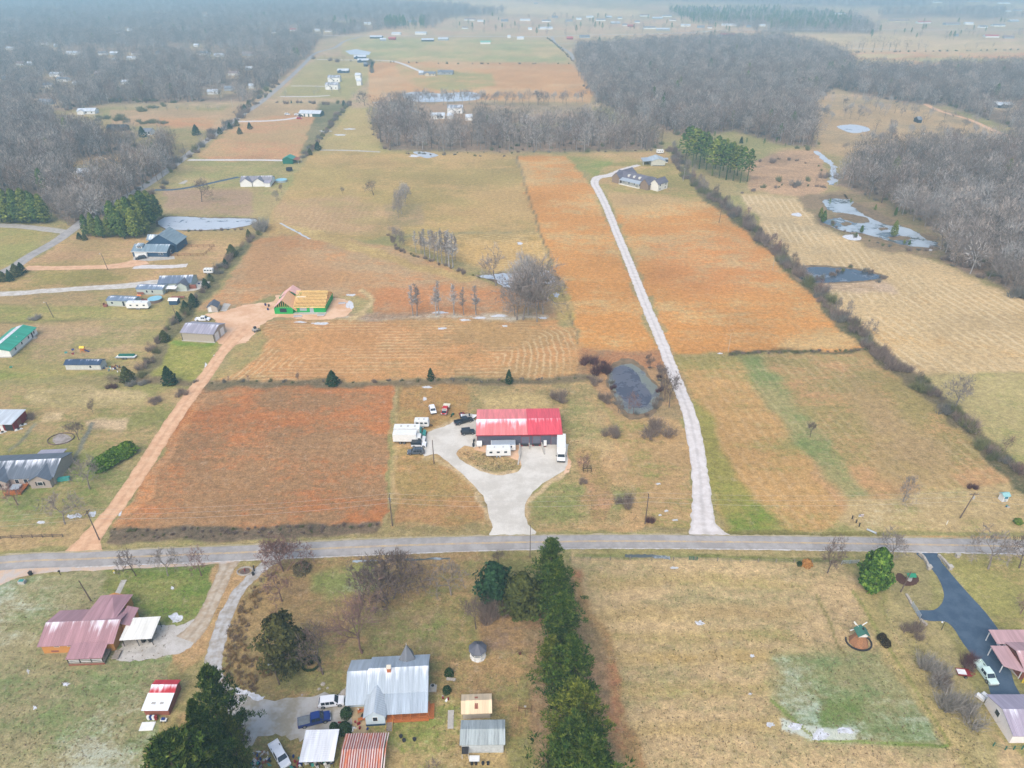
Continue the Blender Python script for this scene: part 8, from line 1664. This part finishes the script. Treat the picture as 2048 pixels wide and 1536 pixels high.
# ================================================================ far buildings
def far_house(u, v, wpx, wall, roof, label, h=None, group=None, cat='house', name='far_house', D=None, axis='x', wins=0, two=False):
    s = pxm(v); W = wpx / s; D = D or max(7, min(W * .6, 13)); z = (5.2 if two else 2.9); a = P(u - wpx / 2, v); t = thing(name, label, cat, a, rnd.uniform(-.12, .12), group)
    gwalls(M(), 0, W, 0, D, z, h or 1.9, axis).obj('wall', wall, t); gable(M(), 0, W, 0, D, z + .05, h or 1.9, .4, .15, axis).obj('roof', roof, t)
    for k in range(wins): win(t, 'f', W * (k + .6) / (wins + .2), 1.6, 1.2, 1.3, W=W)
    if wins and W > 12: gwalls(M(), W * .1, W * .1 + 5, -2, 3, 2.8, 1.6, 'y').obj('gable_wall', wall, t); gable(M(), W * .1, W * .1 + 5, -2, 4, 2.85, 1.6, .3, .12, 'y').obj('gable_roof', roof, t)
    return t
rW = roofmat('snowy_roof', (204,210,216), 0, 3, 0, k=.8); rG = roofmat('grey_far_roof', (130,134,142), 3, 5, .2); rR = roofmat('red_far_roof', (200,90,86), 3, 5, .2); rGr = roofmat('pale_green_far_roof', (130,190,170), 3, 5, 0); rB = roofmat('brown_far_roof', (150,130,124), 3, 5, .3)
teal_w = mat('dark_green_siding', (70,100,96), .7); gw = mat('grey_siding', (170,174,178), .7); bw = mat('black_siding', (52,58,62), .7); nw = mat('navy_far_siding', (60,84,110), .7); rw_ = mat('barn_red', (150,66,62), .7); bg_ = mat('buff_siding', (214,200,170), .7)
t = far_house(620, 233, 44, teal_w, rW, 'long dark green building with a white roof and parked cars beside the far field', name='far_shop', cat='workshop', D=11)
for x in (2, 6, 10): M().box(x, x + 2.6, -.08, 0, 0, 2.5).obj('garage_door', white_p, t)
for lst in ((575,230,'white car parked left of the dark green building', wcar), (594,231,'white van parked beside the dark green building', wcar), (602,233,'dark pickup in front of the dark green building', bcar), (599,238,'red tractor on the lane by the dark green building', rcar)):
    car('car', lst[2], 'car', (lst[0] - 4, lst[1]), (lst[0] + 4, lst[1]), lst[3], L=4.8)
for q in ((172,229,34,white_p,rW,'white gabled house left of the orchard row'), (90,209,26,gw,rG,'pale blue house hidden among far trees at the left'), (292,270,22,white_p,rG,'small white house behind the spreading cedar'),
          (232,263,36,bw,bw,'long black barn above the left wood'), (157,264,18,bw,rG,'small dark shed left of the long black barn'), (166,354,22,gw,rW,'grey white roof among the trees by the road bend'),
          (686,146,22,nw,rW,'snow roofed house in the row of plots right of the country road'), (668,164,24,white_p,rG,'two storey white house with a dark roof'), (664,179,26,white_p,rG,'lower white house below the two storey one'),
          (720,118,24,nw,rW,'white roofed house at the field corner'), (726,125,22,nw,rW,'second white roofed house just below it'), (716,159,11,white_p,rW,'small white shed right of the two storey house'), (718,171,9,white_p,rW,'white camper right of the two storey house'), (731,133,7,bw,rG,'small dark shed in the plot row'),
          (860,152,22,bg_,rG,'tan garage of the hilltop house in the far orange field'), (890,149,30,gw,rG,'grey hilltop house with a white gable in the far orange field'), (842,150,9,gw,rW,'small shed left of the tan garage'),
          (910,227,30,white_p,rG,'white two storey farmhouse behind the grove'), (876,238,28,white_p,rW,'snow covered shed roof in front of the white farmhouse'), (900,238,12,white_p,rW,'small white outbuilding in the grove'), (938,241,14,white_p,rW,'white tent roof at the right of the grove farm'),
          (752,77,24,bw,rW,'dark shed with a white roof at the head of the green field'), (784,80,14,rw_,rR,'red roofed shed at the head of the green field'), (766,82,12,gw,rW,'pale shed left of the red roofed one'), (792,70,18,white_p,rW,'white house above the red roofed shed'),
          (841,69,22,white_p,rW,'white gabled barn above the far road'), (855,83,24,bw,rW,'white roofed barn with a dark front in the green field'), (886,81,20,gw,rW,'low pale barn right of the dark fronted one'), (971,88,20,white_p,rGr,'white barn with a pale green roof in the green field'), (1041,79,14,white_p,rW,'small white barn near the far crossroads'), (1018,76,6,white_p,rW,'tiny white tower by the far road'),
          (1092,59,28,white_p,rW,'long low white sheds above the far road'), (1170,76,20,gw,rG,'white and grey house right of the crossroads'), (1140,79,12,rw_,rR,'dark red barn right of the crossroads'), (1163,92,14,nw,rG,'navy gabled house beside the crossroads'), (1184,92,22,nw,rG,'long navy house beside the crossroads'), (1211,93,4,bw,rG,'tiny dark hut right of the navy houses'),
          (1455,72,28,rw_,rR,'long red roofed house on the far road'), (1440,75,10,white_p,rW,'white garage left of the long red roofed house'), (1467,52,14,white_p,rW,'tall white chapel on the far rise'), (1262,54,14,rw_,rR,'red house in the far village'), (1300,58,24,white_p,rG,'broad grey roofed house in the far village'), (1326,61,26,gw,rW,'broad pale roofed house at the village edge'),
          (1984,75,26,white_p,rR,'white house with a pink red roof at the upper right'), (2018,77,18,gw,rB,'brown roofed house right of the pink roofed one'), (1800,44,40,bg_,rB,'large buff building on a pale yard at the upper right'), (1850,47,26,white_p,rR,'low long building right of the buff one'), (2010,216,32,bw,rW,'black barn with a long white roof at the right edge'), (1992,214,12,gw,rW,'small white roofed shed left of the black barn'), (1839,246,8,bw,rG,'small dark box on the far pasture'),
          (586,62,12,white_p,rR,'red roofed house in the hazy woods'), (685,44,18,bg_,rB,'tall buff house at the edge of the hazy woods'), (1072,8,8,gw,rB,'lonely house on the far hill field'), (1914,73,6,gw,rG,'tiny shed in the far right field')):
    far_house(*q, wins=3 if q[2] > 20 and q[1] > 100 else 0, two='two storey' in q[5])
for k, (u, v, w) in enumerate(fl): far_house(u, v, w, (white_p, gw, white_p)[k % 3], (rW, rG, rW, rB)[k % 4], 'pale house half hidden in the hazy woods of the upper left', group='houses hidden in the far woods')
for k, (u, v, w) in enumerate(fl2): far_house(u, v, w, (white_p, gw, white_p)[k % 3], (rW, rG, rB, rW, rG)[k % 5], 'small pale house of the scattered village near the horizon', group='houses of the distant village')
# trees dotted between the far houses, and fence row bushes
far_t = [far_trees[0], far_trees[2], far_pines[0]]
for k in range(110):
    u = rnd.uniform(900, 1560); v = rnd.uniform(36, 74)
    plant('village_tree', 'small tree among the houses of the distant village', 'tree', u, v, [far_t[rnd.randrange(3)]], 'trees of the distant village', s=rnd.uniform(.6, .95))
for k in range(40):
    u = rnd.uniform(1740, 2048); v = rnd.uniform(44, 82)
    plant('village_tree', 'small tree among the far farms at the upper right', 'tree', u, v, [far_t[rnd.randrange(3)]], 'trees of the upper right farms', s=rnd.uniform(.6, .95))
row([(640,122),(760,124),(900,128),(1020,128),(1140,128)], 16, bushes, (1.5, 4), 'bush in the hedge between the green and the far orange field', 'hedge above the far orange field', 1.5)
row([(1095,76),(1120,96),(1146,124)], 12, bushes, (2, 4), 'bush along the far crossroads lane', 'bushes by the crossroads', 1.5)
row([(1640,106),(1800,104),(2048,100)], 12, bushes, (2, 4.5), 'bush in the distant fence row at the upper right', 'bushes of the distant fence row', 2)
row([(738,128),(742,122),(744,146)], 8, bushes + [cedars[0]], (3, 6), 'dark bush at the left corner of the far orange field', 'bushes at the orange field corner', 2)
hm = bpy.data.materials.new('haze_air'); hm.use_nodes = True; hn = hm.node_tree.nodes; hn.clear()
pv = hn.new('ShaderNodeVolumePrincipled'); out = hn.new('ShaderNodeOutputMaterial')
pv.inputs['Color'].default_value = (0.54, 0.86, 1.0, 1); pv.inputs['Density'].default_value = HAZE; pv.inputs['Anisotropy'].default_value = 0.0
hm.node_tree.links.new(pv.outputs[0], out.inputs['Volume'])
hz = M().box(-32000, 32000, -1500, 32000, -1.0, 135.0).obj('haze', hm); hz['kind'] = 'stuff'
